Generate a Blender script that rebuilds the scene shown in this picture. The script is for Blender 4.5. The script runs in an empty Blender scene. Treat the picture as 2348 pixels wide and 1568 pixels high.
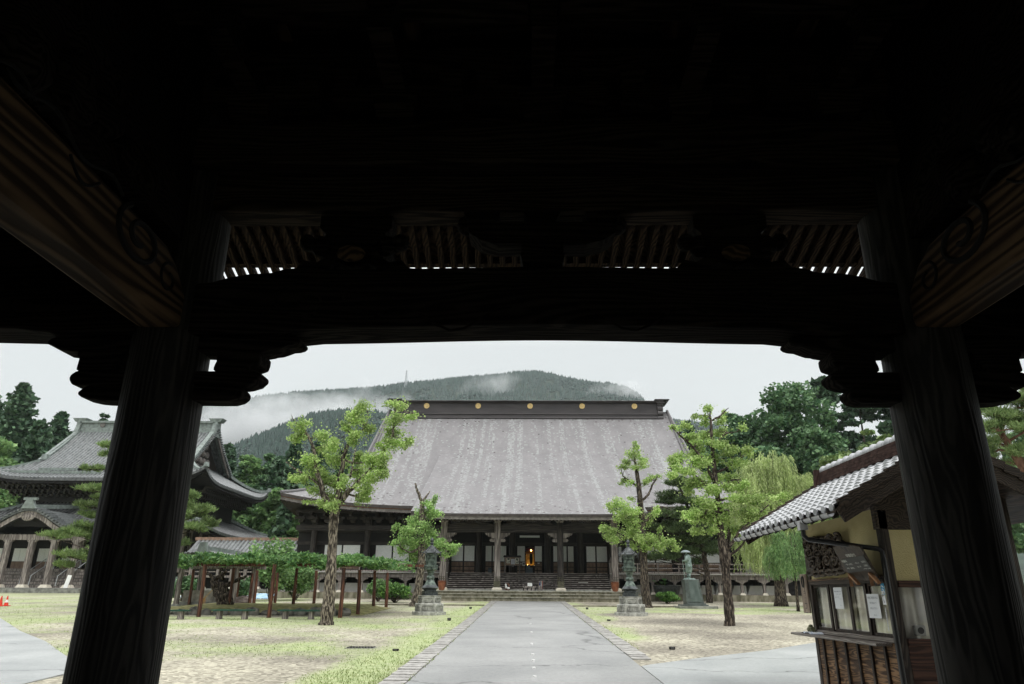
import bpy, math, random
import numpy as np
from mathutils import Vector, Matrix, noise as mnoise
random.seed(7); RNG = np.random.default_rng(7)
SC = bpy.context.scene
COL = SC.collection
rad = math.radians

# ------------------------------------------------------------------ camera
CAMZ = 2.0
TILT, YAW, ROLL, FPX = rad(19.77), rad(1.2), rad(0.44), 1621.8     # FPX: focal length for a 2347 px wide frame
cd = bpy.data.cameras.new('camera'); cam = bpy.data.objects.new('camera', cd); COL.objects.link(cam)
_F0 = Vector((-math.sin(YAW), math.cos(YAW), 0)); _R0 = Vector((math.cos(YAW), math.sin(YAW), 0)); _Z = Vector((0, 0, 1))
_F = math.cos(TILT)*_F0 + math.sin(TILT)*_Z
_U0 = -math.sin(TILT)*_F0 + math.cos(TILT)*_Z
_R = math.cos(ROLL)*_R0 + math.sin(ROLL)*_U0
_U = math.cos(ROLL)*_U0 - math.sin(ROLL)*_R0
cam.matrix_world = Matrix(((_R.x, _U.x, -_F.x, 0), (_R.y, _U.y, -_F.y, 0), (_R.z, _U.z, -_F.z, CAMZ), (0, 0, 0, 1)))
cd.sensor_width = 36.0; cd.lens = 36.0*FPX/2347.0
cd.clip_start = 0.05; cd.clip_end = 6000
SC.camera = cam

# ------------------------------------------------------------------ world, sun, exposure
SUN_EL, SUN_AZ = rad(64), rad(150)
w = bpy.data.worlds.new('World'); SC.world = w; w.use_nodes = True
nt = w.node_tree; nt.nodes.clear()
def N(t, typ, **kw):
    n = t.nodes.new(typ)
    for k, v in kw.items(): setattr(n, k, v)
    return n
wo = N(nt, 'ShaderNodeOutputWorld'); bg = N(nt, 'ShaderNodeBackground'); bg.inputs[1].default_value = 0.1
sky = N(nt, 'ShaderNodeTexSky'); sky.sky_type = 'NISHITA'; sky.sun_disc = False
sky.sun_elevation = SUN_EL; sky.sun_rotation = SUN_AZ
tc = N(nt, 'ShaderNodeTexCoord'); sx = N(nt, 'ShaderNodeSeparateXYZ'); nt.links.new(tc.outputs['Generated'], sx.inputs[0])
rp = N(nt, 'ShaderNodeValToRGB'); nt.links.new(sx.outputs['Z'], rp.inputs[0])
rp.color_ramp.elements[0].position = 0.0; rp.color_ramp.elements[0].color = (0.288, 0.302, 0.305, 1)
rp.color_ramp.elements[1].position = 1.0; rp.color_ramp.elements[1].color = (1.0, 1.0, 1.0, 1)
e = rp.color_ramp.elements.new(0.33); e.color = (0.300, 0.314, 0.317, 1)
e = rp.color_ramp.elements.new(0.6); e.color = (0.70, 0.715, 0.72, 1)
cl = N(nt, 'ShaderNodeTexNoise'); cl.inputs['Scale'].default_value = 2.2; cl.inputs['Detail'].default_value = 4
nt.links.new(tc.outputs['Generated'], cl.inputs['Vector'])
mr = N(nt, 'ShaderNodeMapRange'); mr.inputs['From Min'].default_value = .3; mr.inputs['From Max'].default_value = .7
mr.inputs['To Min'].default_value = 17.6; mr.inputs['To Max'].default_value = 19.0; nt.links.new(cl.outputs[0], mr.inputs[0])
vm = N(nt, 'ShaderNodeVectorMath', operation='SCALE'); nt.links.new(rp.outputs[0], vm.inputs[0]); nt.links.new(mr.outputs[0], vm.inputs['Scale'])
hs = N(nt, 'ShaderNodeHueSaturation'); hs.inputs['Saturation'].default_value = 0.25; nt.links.new(sky.outputs[0], hs.inputs['Color'])
mx = N(nt, 'ShaderNodeMixRGB'); mx.inputs[0].default_value = 0.93
nt.links.new(hs.outputs[0], mx.inputs[1]); nt.links.new(vm.outputs[0], mx.inputs[2])
nt.links.new(mx.outputs[0], bg.inputs[0]); nt.links.new(bg.outputs[0], wo.inputs[0])
ld = bpy.data.lights.new('sun', 'SUN'); ld.energy = 1.1; ld.angle = rad(14); ld.color = (1, 0.985, 0.95)
sun = bpy.data.objects.new('sun', ld); COL.objects.link(sun)
sd = Vector((math.sin(SUN_AZ)*math.cos(SUN_EL), math.cos(SUN_AZ)*math.cos(SUN_EL), math.sin(SUN_EL)))
sun.rotation_euler = (-sd).to_track_quat('-Z', 'Y').to_euler(); sun.location = (0, 0, 60)
vs = SC.view_settings
SC.display_settings.display_device = 'sRGB'
vs.view_transform = 'Standard'; vs.look = 'None'; vs.exposure = 0.5; vs.gamma = 1.0; vs.use_curve_mapping = False
cy = SC.cycles
cy.use_denoising = True; cy.max_bounces = 8; cy.diffuse_bounces = 4; cy.glossy_bounces = 3; cy.transparent_max_bounces = 8
cy.volume_bounces = 1; cy.volume_step_rate = 1.0; cy.caustics_reflective = False; cy.caustics_refractive = False
cy.sample_clamp_indirect = 4.0

# ------------------------------------------------------------------ measuring helpers
SLOPE = 0.0265                                        # the court climbs gently towards the hall
def gz(y): return SLOPE*min(max(y, -10), 104)
def at(px, py, Y):                                     # point at distance Y seen at (px, py)
    d = _F + (px-1173.5)/FPX*_R + (784-py)/FPX*_U
    return Vector((0, 0, CAMZ)) + d*(Y/d.y)
def gr(px, py):                                        # point on the court
    d = _F + (px-1173.5)/FPX*_R + (784-py)/FPX*_U
    return Vector((0, 0, CAMZ)) + d*(-CAMZ/(d.z-SLOPE*d.y))

# ------------------------------------------------------------------ materials
def rgb(c): return (c[0], c[1], c[2], 1)
def mat(name, col, rough=.7, var=.25, scale=4., stretch=(1, 1, 1), bump=.0, bscale=None, metal=0., spec=.3,
        col2=None, detail=6, lo=.35, hi=.65, island=0.):
    m = bpy.data.materials.new(name); m.use_nodes = True; t = m.node_tree
    b = t.nodes['Principled BSDF']
    tc = N(t, 'ShaderNodeTexCoord'); mp = N(t, 'ShaderNodeMapping'); mp.inputs['Scale'].default_value = stretch
    t.links.new(tc.outputs['Object'], mp.inputs['Vector'])
    no = N(t, 'ShaderNodeTexNoise'); no.inputs['Scale'].default_value = scale; no.inputs['Detail'].default_value = detail
    t.links.new(mp.outputs[0], no.inputs['Vector'])
    cr = N(t, 'ShaderNodeValToRGB'); t.links.new(no.outputs[0], cr.inputs[0])
    c2 = col2 or tuple(min(1, c*(1+var)) for c in col); c1 = tuple(c*(1-var) for c in col) if col2 is None else col
    cr.color_ramp.elements[0].position = lo; cr.color_ramp.elements[0].color = rgb(c1)
    cr.color_ramp.elements[1].position = hi; cr.color_ramp.elements[1].color = rgb(c2)
    out = cr.outputs[0]
    if island:
        ge = N(t, 'ShaderNodeNewGeometry'); hv = N(t, 'ShaderNodeHueSaturation')
        mr = N(t, 'ShaderNodeMapRange'); mr.inputs['To Min'].default_value = 1-island; mr.inputs['To Max'].default_value = 1+island
        t.links.new(ge.outputs['Random Per Island'], mr.inputs[0]); t.links.new(mr.outputs[0], hv.inputs['Value'])
        t.links.new(out, hv.inputs['Color']); out = hv.outputs[0]
    t.links.new(out, b.inputs['Base Color'])
    b.inputs['Roughness'].default_value = rough; b.inputs['Metallic'].default_value = metal
    b.inputs['Specular IOR Level'].default_value = spec
    if bump:
        n2 = N(t, 'ShaderNodeTexNoise'); n2.inputs['Scale'].default_value = bscale or scale*3; n2.inputs['Detail'].default_value = 5
        t.links.new(mp.outputs[0], n2.inputs['Vector'])
        bp = N(t, 'ShaderNodeBump'); bp.inputs['Strength'].default_value = bump; bp.inputs['Distance'].default_value = .03
        t.links.new(n2.outputs[0], bp.inputs['Height']); t.links.new(bp.outputs[0], b.inputs['Normal'])
    m['out'] = 1
    return m
def wood(name, col, col2, axis=2, rough=.6, ring=9., bump=.35, dist=5., warp=.6, spec=.3):
    """Weathered timber: distorted rings running along one axis."""
    m = bpy.data.materials.new(name); m.use_nodes = True; t = m.node_tree; b = t.nodes['Principled BSDF']
    tc = N(t, 'ShaderNodeTexCoord'); mp = N(t, 'ShaderNodeMapping')
    s = [1., 1., 1.]; s[axis] = .10; mp.inputs['Scale'].default_value = s
    t.links.new(tc.outputs['Object'], mp.inputs['Vector'])
    n1 = N(t, 'ShaderNodeTexNoise'); n1.inputs['Scale'].default_value = 2.2; n1.inputs['Detail'].default_value = 3
    t.links.new(mp.outputs[0], n1.inputs['Vector'])
    va = N(t, 'ShaderNodeVectorMath', operation='MULTIPLY_ADD'); va.inputs[1].default_value = (warp,)*3
    t.links.new(n1.outputs['Color'], va.inputs[0]); t.links.new(mp.outputs[0], va.inputs[2])
    wv = N(t, 'ShaderNodeTexWave'); wv.wave_type = 'RINGS'; wv.rings_direction = 'XYZ'[axis]
    wv.inputs['Scale'].default_value = ring; wv.inputs['Distortion'].default_value = dist; wv.inputs['Detail'].default_value = 3
    wv.inputs['Detail Scale'].default_value = 1.6
    t.links.new(va.outputs[0], wv.inputs['Vector'])
    n3 = N(t, 'ShaderNodeTexNoise'); n3.inputs['Scale'].default_value = 1.3; n3.inputs['Detail'].default_value = 5
    t.links.new(tc.outputs['Object'], n3.inputs['Vector'])
    ma = N(t, 'ShaderNodeMath', operation='MULTIPLY'); t.links.new(wv.outputs['Fac'], ma.inputs[0]); t.links.new(n3.outputs[0], ma.inputs[1])
    m2 = N(t, 'ShaderNodeMath', operation='MULTIPLY'); t.links.new(ma.outputs[0], m2.inputs[0]); m2.inputs[1].default_value = 1.8
    cr = N(t, 'ShaderNodeValToRGB'); t.links.new(m2.outputs[0], cr.inputs[0])
    cr.color_ramp.elements[0].color = rgb(col); cr.color_ramp.elements[1].color = rgb(col2)
    cr.color_ramp.elements[0].position = .15; cr.color_ramp.elements[1].position = .9
    t.links.new(cr.outputs[0], b.inputs['Base Color']); b.inputs['Roughness'].default_value = rough
    b.inputs['Specular IOR Level'].default_value = spec
    bp = N(t, 'ShaderNodeBump'); bp.inputs['Strength'].default_value = bump; bp.inputs['Distance'].default_value = .01
    t.links.new(wv.outputs['Fac'], bp.inputs['Height']); t.links.new(bp.outputs[0], b.inputs['Normal'])
    return m
def leafmat(name, c1, c2, trans=.35, isl=.35):
    m = bpy.data.materials.new(name); m.use_nodes = True; t = m.node_tree; b = t.nodes['Principled BSDF']
    ge = N(t, 'ShaderNodeNewGeometry'); cr = N(t, 'ShaderNodeValToRGB')
    t.links.new(ge.outputs['Random Per Island'], cr.inputs[0])
    cr.color_ramp.elements[0].color = rgb(c1); cr.color_ramp.elements[1].color = rgb(c2)
    tc = N(t, 'ShaderNodeTexCoord'); no = N(t, 'ShaderNodeTexNoise'); no.inputs['Scale'].default_value = .9; no.inputs['Detail'].default_value = 2
    t.links.new(tc.outputs['Object'], no.inputs['Vector'])
    mr = N(t, 'ShaderNodeMapRange'); mr.inputs['From Min'].default_value = .3; mr.inputs['From Max'].default_value = .7
    mr.inputs['To Min'].default_value = 1-isl; mr.inputs['To Max'].default_value = 1+isl
    t.links.new(no.outputs[0], mr.inputs[0])
    hv = N(t, 'ShaderNodeHueSaturation'); t.links.new(mr.outputs[0], hv.inputs['Value']); t.links.new(cr.outputs[0], hv.inputs['Color'])
    t.links.new(hv.outputs[0], b.inputs['Base Color']); b.inputs['Roughness'].default_value = .55
    b.inputs['Specular IOR Level'].default_value = .25
    tr = N(t, 'ShaderNodeBsdfTranslucent'); t.links.new(hv.outputs[0], tr.inputs['Color'])
    mi = N(t, 'ShaderNodeMixShader'); mi.inputs[0].default_value = trans
    t.links.new(b.outputs[0], mi.inputs[1]); t.links.new(tr.outputs[0], mi.inputs[2])
    t.links.new(mi.outputs[0], t.nodes['Material Output'].inputs['Surface'])
    return m

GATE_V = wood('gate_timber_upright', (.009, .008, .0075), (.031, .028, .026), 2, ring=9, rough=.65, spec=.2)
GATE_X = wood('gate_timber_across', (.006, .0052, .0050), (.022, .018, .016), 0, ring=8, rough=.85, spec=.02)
GATE_UP = wood('lightened_upper_timber', (.014, .011, .0095), (.045, .035, .028), 0, ring=8, rough=.85, spec=.02)  # same gate timber, lightened in colour for the light missing high up
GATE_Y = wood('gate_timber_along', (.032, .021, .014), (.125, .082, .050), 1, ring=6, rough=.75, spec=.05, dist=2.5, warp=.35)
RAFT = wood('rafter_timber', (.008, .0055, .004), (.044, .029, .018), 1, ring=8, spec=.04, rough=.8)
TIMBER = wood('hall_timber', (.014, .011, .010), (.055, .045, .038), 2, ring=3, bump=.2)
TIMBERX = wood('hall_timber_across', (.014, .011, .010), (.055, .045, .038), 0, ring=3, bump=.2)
GREYWOOD = wood('weathered_grey_timber', (.10, .085, .077), (.30, .265, .24), 2, ring=3, bump=.2)
STEPWOOD = wood('weathered_step_timber', (.13, .11, .10), (.42, .37, .34), 0, ring=5, bump=.3, warp=1.2)
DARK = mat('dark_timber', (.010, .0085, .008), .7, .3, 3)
SHOJI = mat('white_paper', (.82, .84, .81), .8, .05, 8)
BROWN = mat('brown_panel_timber', (.20, .135, .095), .65, .3, 5, (1, 1, .3))
STONE = mat('weathered_stone', (.20, .20, .18), .85, .4, 2.5, bump=.5, bscale=14)
MOSSTONE = mat('mossy_stone', (.10, .095, .06), .9, .5, 3, (1, 1, .35), bump=.5, bscale=10, col2=(.27, .25, .19))
WSTONE = mat('pale_stone', (.52, .48, .40), .85, .15, 5, bump=.2)
PLASTERW = mat('white_plaster', (.55, .54, .51), .9, .12, 1.5)
BRONZE = mat('green_bronze', (.022, .034, .029), .5, .5, 7, col2=(.14, .18, .15), metal=.35, bump=.25, bscale=20, spec=.5)
DBRONZE = mat('dark_bronze', (.018, .021, .022), .4, .4, 5, col2=(.07, .08, .08), metal=.5, bump=.2, bscale=18, spec=.5)
GOLD = mat('gold_leaf', (.85, .50, .10), .28, .2, 6, metal=1.0)
GOLDDISC = mat('gold_crest', (.75, .55, .25), .45, .15, 6, metal=.4)
RIDGE = mat('ridge_copper', (.038, .033, .034), .5, .3, 1.2, (.3, 1, 1), col2=(.060, .052, .053), spec=.4)
TILE = mat('grey_glazed_tile', (.060, .066, .066), .30, .35, 3, col2=(.15, .16, .16), spec=.6)
TILED = mat('dark_glazed_tile', (.045, .046, .048), .3, .35, 3, col2=(.12, .125, .125), spec=.6)
COPPERG = mat('verdigris_sheet', (.17, .20, .185), .5, .3, 3, spec=.5)
BARK = mat('furrowed_bark', (.026, .020, .015), .95, .4, 5.5, (3, 3, .8), bump=1., bscale=7, col2=(.30, .26, .20), lo=.44, hi=.66, detail=8)
BARKD = mat('dark_bark', (.018, .013, .010), .95, .4, 5.5, (3, 3, .8), bump=1., bscale=7, col2=(.19, .155, .12), lo=.46, hi=.70, detail=8)
BARKR = mat('reddish_bark', (.09, .045, .028), .95, .4, 4, (2, 2, .7), bump=.8, bscale=7, col2=(.22, .12, .08))
L_GINK = leafmat('ginkgo_leaf', (.20, .34, .07), (.52, .64, .26), .32, .34)
L_GINKD = leafmat('young_ginkgo_leaf', (.15, .31, .075), (.43, .58, .22), .32, .34)
L_WIL = leafmat('willow_leaf', (.25, .35, .11), (.52, .59, .28), .35)
L_PINE = leafmat('pine_needle', (.09, .16, .05), (.26, .34, .13), .15)
L_PINED = leafmat('dark_pine_needle', (.035, .065, .025), (.11, .16, .06), .1)
L_CEDAR = leafmat('cedar_foliage', (.028, .068, .036), (.105, .18, .095), .14)
L_BROAD = leafmat('broadleaf_foliage', (.050, .118, .056), (.155, .26, .115), .22, .4)
L_BROADL = leafmat('light_broadleaf_foliage', (.09, .19, .065), (.24, .37, .14), .3)
L_VINE = leafmat('wisteria_leaf', (.04, .12, .04), (.19, .32, .10), .3)
L_SHRUB = leafmat('shrub_leaf', (.035, .11, .025), (.15, .28, .06), .25)
L_GRASS = leafmat('grass_blade', (.19, .26, .09), (.38, .42, .19), .3)
L_MOUNT = leafmat('hillside_foliage', (.007, .026, .020), (.030, .066, .050), .0, .55)

# ------------------------------------------------------------------ mesh helper
class MB:
    def __init__(s): s.v = []; s.f = []
    def add(s, vs, fs):
        o = len(s.v); s.v.extend([tuple(p) for p in vs]); s.f.extend([tuple(i+o for i in f) for f in fs]); return s
    def box(s, x0, x1, y0, y1, z0, z1):
        return s.add([(x0, y0, z0), (x1, y0, z0), (x1, y1, z0), (x0, y1, z0), (x0, y0, z1), (x1, y0, z1), (x1, y1, z1), (x0, y1, z1)],
                     [(0, 3, 2, 1), (4, 5, 6, 7), (0, 1, 5, 4), (1, 2, 6, 5), (2, 3, 7, 6), (3, 0, 4, 7)])
    def cbox(s, c, d, b=0.):
        x, y, z = c; a, e, h = d[0]/2, d[1]/2, d[2]/2
        return s.box(x-a, x+a, y-e, y+e, z-h, z+h)
    def frust(s, c, z0, z1, d0, d1):                   # tapered block
        x, y = c; v = []
        for z, d in ((z0, d0), (z1, d1)):
            a, e = d[0]/2, d[1]/2
            v += [(x-a, y-e, z), (x+a, y-e, z), (x+a, y+e, z), (x-a, y+e, z)]
        return s.add(v, [(0, 3, 2, 1), (4, 5, 6, 7), (0, 1, 5, 4), (1, 2, 6, 5), (2, 3, 7, 6), (3, 0, 4, 7)])
    def bar(s, p, q, wd, ht, up=(0, 0, 1)):
        p, q = Vector(p), Vector(q); d = (q-p).normalized(); u = Vector(up)
        sd = d.cross(u)
        if sd.length < 1e-4: sd = d.cross(Vector((0, 1, 0)))
        sd.normalize(); u = sd.cross(d); a, b = sd*wd/2, u*ht/2
        v = [p-a-b, p+a-b, p+a+b, p-a+b, q-a-b, q+a-b, q+a+b, q-a+b]
        return s.add(v, [(0, 3, 2, 1), (4, 5, 6, 7), (0, 1, 5, 4), (1, 2, 6, 5), (2, 3, 7, 6), (3, 0, 4, 7)])
    def tube(s, pts, radii, n=8, cap=True):
        pts = [Vector(p) for p in pts]
        if not hasattr(radii, '__len__'): radii = [radii]*len(pts)
        vs = []; ref = None
        for i, p in enumerate(pts):
            d = (pts[min(i+1, len(pts)-1)]-pts[max(i-1, 0)]).normalized()
            if ref is None: ref = d.orthogonal().normalized()
            a = (ref-d*ref.dot(d))
            a = a.normalized() if a.length > 1e-5 else d.orthogonal().normalized()
            ref = a; b = d.cross(a)
            for k in range(n):
                t = 2*math.pi*k/n; vs.append(p+(a*math.cos(t)+b*math.sin(t))*radii[i])
        fs = []
        for i in range(len(pts)-1):
            for k in range(n):
                k2 = (k+1) % n; fs.append((i*n+k, i*n+k2, (i+1)*n+k2, (i+1)*n+k))
        if cap: fs.append(tuple(range(n-1, -1, -1))); fs.append(tuple((len(pts)-1)*n+k for k in range(n)))
        return s.add(vs, fs)
    def lathe(s, x, y, prof, n=16, ph=0., sx=1., sy=1.):
        vs = []; fs = []
        for r, z in prof:
            for k in range(n):
                t = ph+2*math.pi*k/n; vs.append((x+r*math.cos(t)*sx, y+r*math.sin(t)*sy, z))
        m = len(prof)
        for i in range(m-1):
            for k in range(n):
                k2 = (k+1) % n; fs.append((i*n+k, i*n+k2, (i+1)*n+k2, (i+1)*n+k))
        fs.append(tuple(range(n-1, -1, -1))); fs.append(tuple((m-1)*n+k for k in range(n)))
        return s.add(vs, fs)
    def prism(s, poly, fn, d0, d1):                     # outline poly in a plane, thickened d0..d1; fn(a, b, d) -> xyz
        n = len(poly); vs = [fn(a, b, d0) for a, b in poly]+[fn(a, b, d1) for a, b in poly]
        fs = [tuple(range(n)), tuple(range(2*n-1, n-1, -1))]
        fs += [(i, n+i, n+(i+1) % n, (i+1) % n) for i in range(n)]
        return s.add(vs, fs)
    def grid(s, fn, nu, nv, flip=False):
        vs = [fn(i/nu, j/nv) for i in range(nu+1) for j in range(nv+1)]; fs = []
        for i in range(nu):
            for j in range(nv):
                a = i*(nv+1)+j; q = (a, a+nv+1, a+nv+2, a+1)
                fs.append(q[::-1] if flip else q)
        return s.add(vs, fs)
    def slab(s, fn, nu, nv, th):                        # closed sheet of vertical thickness th below fn
        o = len(s.v); vs = []
        for dz in (0, -th):
            for i in range(nu+1):
                for j in range(nv+1):
                    p = fn(i/nu, j/nv); vs.append((p[0], p[1], p[2]+dz))
        m = (nu+1)*(nv+1); fs = []
        for i in range(nu):
            for j in range(nv):
                a = i*(nv+1)+j; q = (a, a+nv+1, a+nv+2, a+1); fs.append(q); fs.append(tuple(k+m for k in q[::-1]))
        for i in range(nu):
            for j in (0, nv):
                a, b = i*(nv+1)+j, (i+1)*(nv+1)+j; fs.append((a, a+m, b+m, b) if j == 0 else (a, b, b+m, a+m))
        for j in range(nv):
            for i in (0, nu):
                a, b = i*(nv+1)+j, i*(nv+1)+j+1; fs.append((a, b, b+m, a+m) if i == 0 else (a, a+m, b+m, b))
        return s.add(vs, fs)
    def sphere(s, c, r, n=12, m=8):
        prof = [(max(1e-3, r[0]*math.sin(math.pi*i/m)), c[2]-r[2]*math.cos(math.pi*i/m)) for i in range(m+1)]
        return s.lathe(c[0], c[1], prof, n, 0, 1, r[1]/r[0])

def rootof(o):
    while o.parent: o = o.parent
    return o
def build(mb, name, material, parent=None, smooth=False, bevel=0., origin=None, label=None, fixn=True):
    o0 = Vector(origin) if origin is not None else (Vector(rootof(parent).location) if parent else Vector((0, 0, 0)))
    me = bpy.data.meshes.new(name)
    if isinstance(mb, MB):
        me.from_pydata([(x-o0.x, y-o0.y, z-o0.z) for x, y, z in mb.v], [], mb.f)
    else:
        v, nq = mb                                     # numpy quads
        v = v-np.array(o0)
        k = len(v)//nq
        me.vertices.add(len(v)); me.vertices.foreach_set('co', v.astype(np.float32).ravel())
        me.loops.add(k*nq); me.loops.foreach_set('vertex_index', np.arange(k*nq, dtype=np.int32))
        me.polygons.add(k); me.polygons.foreach_set('loop_start', np.arange(0, k*nq, nq, dtype=np.int32))
        me.update(calc_edges=True)
    if isinstance(mb, MB):
        if fixn:
            import bmesh
            b = bmesh.new(); b.from_mesh(me); bmesh.ops.recalc_face_normals(b, faces=b.faces); b.to_mesh(me); b.free()
        me.update()
    if smooth: me.polygons.foreach_set('use_smooth', [True]*len(me.polygons))
    me.materials.append(material)
    o = bpy.data.objects.new(name, me); COL.objects.link(o)
    if parent: o.parent = parent
    else: o.location = o0
    if smooth and smooth != 'full':
        try: me.set_sharp_from_angle(angle=rad(40))
        except Exception: pass
    if bevel:
        bv = o.modifiers.new('bevel', 'BEVEL'); bv.width = bevel; bv.segments = 2; bv.limit_method = 'ANGLE'; bv.angle_limit = rad(40)
    if label: o['label'] = label
    return o
def thing(name, label, cat, loc, group=None):
    o = bpy.data.objects.new(name, None); COL.objects.link(o); o.location = loc; o.empty_display_size = .3
    o['label'] = label; o['category'] = cat
    if group: o['group'] = group
    return o
def tag(o, label, cat, group=None):
    o['label'] = label; o['category'] = cat
    if group: o['group'] = group
    return o
def setting(o, kind='structure'):
    o['kind'] = kind; return o
def copy_tree(o, parent=None):
    c = o.copy(); COL.objects.link(c)
    if parent: c.parent = parent
    for ch in list(o.children): copy_tree(ch, c)
    return c

# leaf clouds -------------------------------------------------------------
def leafquads(P, size, elong=1.4, up=0., jitter=.35):
    """one folded diamond leaf at each point"""
    n = len(P); nrm = RNG.normal(size=(n, 3)); nrm[:, 2] += up; nrm /= np.linalg.norm(nrm, axis=1)[:, None]
    t = RNG.normal(size=(n, 3)); t -= (t*nrm).sum(1)[:, None]*nrm; t /= np.linalg.norm(t, axis=1)[:, None]+1e-9
    b = np.cross(nrm, t); s = (size*(1+jitter*RNG.normal(size=n)).clip(.4, 1.9))[:, None]
    V = np.stack([P-t*s*elong*.5, P+b*s*.5+t*s*.1, P+t*s*elong*.5, P-b*s*.5+t*s*.1], 1)
    return V.reshape(-1, 3)
def needles(P, D, length, width):
    """thin blades at P along D"""
    n = len(P); D = D/(np.linalg.norm(D, axis=1)[:, None]+1e-9)
    r = RNG.normal(size=(n, 3)); b = np.cross(D, r); b /= np.linalg.norm(b, axis=1)[:, None]+1e-9
    L = (length*(1+.3*RNG.normal(size=n)).clip(.4, 1.7))[:, None]
    V = np.stack([P-b*width*.5, P+b*width*.5, P+D*L+b*width*.25, P+D*L-b*width*.25], 1)
    return V.reshape(-1, 3)
def blob(c, r, n):
    d = RNG.normal(size=(n, 3)); d /= np.linalg.norm(d, axis=1)[:, None]; k = RNG.random(n)**.45
    return np.array(c)+d*k[:, None]*np.array(r)
# ================================================================== GROUND, PATH, HILLS
AX = 0.20                                              # axis of gate, path and hall
def fbm(x, y, s, o=3): return mnoise.fractal(Vector((x*s, y*s, 3.1)), 1.0, 2.0, o)
def sstep(a, b, x):
    t = min(1, max(0, (x-a)/(b-a))); return t*t*(3-2*t)
def band(x, a, b, f): return sstep(a-f, a+f, x)*(1-sstep(b-f, b+f, x))
def grassiness(x, y):
    g = 0
    if x < AX:
        g = .36*band(x, -40, -3, 2)*band(y, 24, 60, 3)
        g = max(g, .95*band(x, -4.3, -2.7, .5)*band(y, 10, 60, 2))
        g = max(g, .70*band(y, 19.6, 23.8, 2.2)*band(x, -15, -3, 2))
        g = max(g, .68*band(y, 29, 37, 1.5)*band(x, -40, -3, 1))
        g = max(g, .55*band(y, 41, 56, 2)*band(x, -8, -2.8, 1))
        g = max(g, .62*band(x, -70, -17, 2)*band(y, 26, 70, 2))
        g = max(g, .85*band(x, -22, -9, 1)*band(y, 12, 18, 1)*.6)
    else:
        g = max(g, .70*band(x, 2.9, 4.3, .5)*band(y, 24, 60, 2))
        g = max(g, .68*band(y, 43, 52, 1.5)*band(x, 3, 17, 1))
        g = max(g, .5*band(y, 46, 62, 2)*band(x, 16, 30, 2))
    n = fbm(x, y, .35, 4)*.55+fbm(x+40, y, 1.3, 3)*.22
    return min(1, max(0, g+n*.9-.10)) if g > .08 else max(0, n*.5-.12)
xs = list(np.arange(-900, -60, 60))+list(np.arange(-60, 34, .6))+list(np.arange(34, 900, 60))
ys = [-60, -30, -10, 0, 6]+list(np.arange(10, 68, .6))+[70, 76, 84, 94, 104, 118, 140]
gv = []; gm = []
for x in xs:
    for y in ys:
        near = -60 < x < 34 and 8 < y < 68
        gv.append((x, y, gz(y)+(.015*fbm(x, y, .5) if near else 0)-(.5 if y > 110 else 0)))
        gm.append(grassiness(x, y) if near else .45)
ny = len(ys); gf = [(i*ny+j, (i+1)*ny+j, (i+1)*ny+j+1, i*ny+j+1) for i in range(len(xs)-1) for j in range(ny-1)]
me = bpy.data.meshes.new('ground'); me.from_pydata(gv, [], gf); me.update()
atr = me.attributes.new('grass', 'FLOAT', 'POINT'); atr.data.foreach_set('value', gm)
m = bpy.data.materials.new('gravel_and_grass'); m.use_nodes = True; t = m.node_tree; b = t.nodes['Principled BSDF']
tc = N(t, 'ShaderNodeTexCoord')
vo = N(t, 'ShaderNodeTexVoronoi'); vo.inputs['Scale'].default_value = 12; t.links.new(tc.outputs['Object'], vo.inputs['Vector'])
n1 = N(t, 'ShaderNodeTexNoise'); n1.inputs['Scale'].default_value = 3.5; n1.inputs['Detail'].default_value = 8; n1.inputs['Roughness'].default_value = .7
n2 = N(t, 'ShaderNodeTexNoise'); n2.inputs['Scale'].default_value = .22; n2.inputs['Detail'].default_value = 5
n4 = N(t, 'ShaderNodeTexNoise'); n4.inputs['Scale'].default_value = 9; n4.inputs['Detail'].default_value = 6; n4.inputs['Roughness'].default_value = .75
for q in (n1, n2, n4): t.links.new(tc.outputs['Object'], q.inputs['Vector'])
gc = N(t, 'ShaderNodeValToRGB'); t.links.new(vo.outputs['Color'], gc.inputs[0])
gc.color_ramp.elements[0].color = (.145, .135, .110, 1); gc.color_ramp.elements[1].color = (.55, .53, .445, 1)
gw = N(t, 'ShaderNodeValToRGB'); t.links.new(n2.outputs[0], gw.inputs[0])
gw.color_ramp.elements[0].position = .38; gw.color_ramp.elements[0].color = (.60, .57, .55, 1)
gw.color_ramp.elements[1].position = .62; gw.color_ramp.elements[1].color = (1.1, 1.07, 1.0, 1)
mg = N(t, 'ShaderNodeMixRGB', blend_type='MULTIPLY'); mg.inputs[0].default_value = 1
t.links.new(gc.outputs[0], mg.inputs[1]); t.links.new(gw.outputs[0], mg.inputs[2])
g2 = N(t, 'ShaderNodeValToRGB'); t.links.new(n1.outputs[0], g2.inputs[0])
g2.color_ramp.elements[0].position = .3; g2.color_ramp.elements[0].color = (.21, .28, .11, 1)
g2.color_ramp.elements[1].position = .68; g2.color_ramp.elements[1].color = (.42, .45, .25, 1)
ga = N(t, 'ShaderNodeAttribute'); ga.attribute_name = 'grass'
mm = N(t, 'ShaderNodeMath', operation='MULTIPLY_ADD'); t.links.new(n4.outputs[0], mm.inputs[0]); mm.inputs[1].default_value = 1.5
t.links.new(ga.outputs['Fac'], mm.inputs[2])
ms = N(t, 'ShaderNodeMapRange'); t.links.new(mm.outputs[0], ms.inputs[0]); ms.inputs['From Min'].default_value = .95; ms.inputs['From Max'].default_value = 1.55
mx = N(t, 'ShaderNodeMixRGB'); t.links.new(ms.outputs[0], mx.inputs[0]); t.links.new(mg.outputs[0], mx.inputs[1]); t.links.new(g2.outputs[0], mx.inputs[2])
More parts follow.
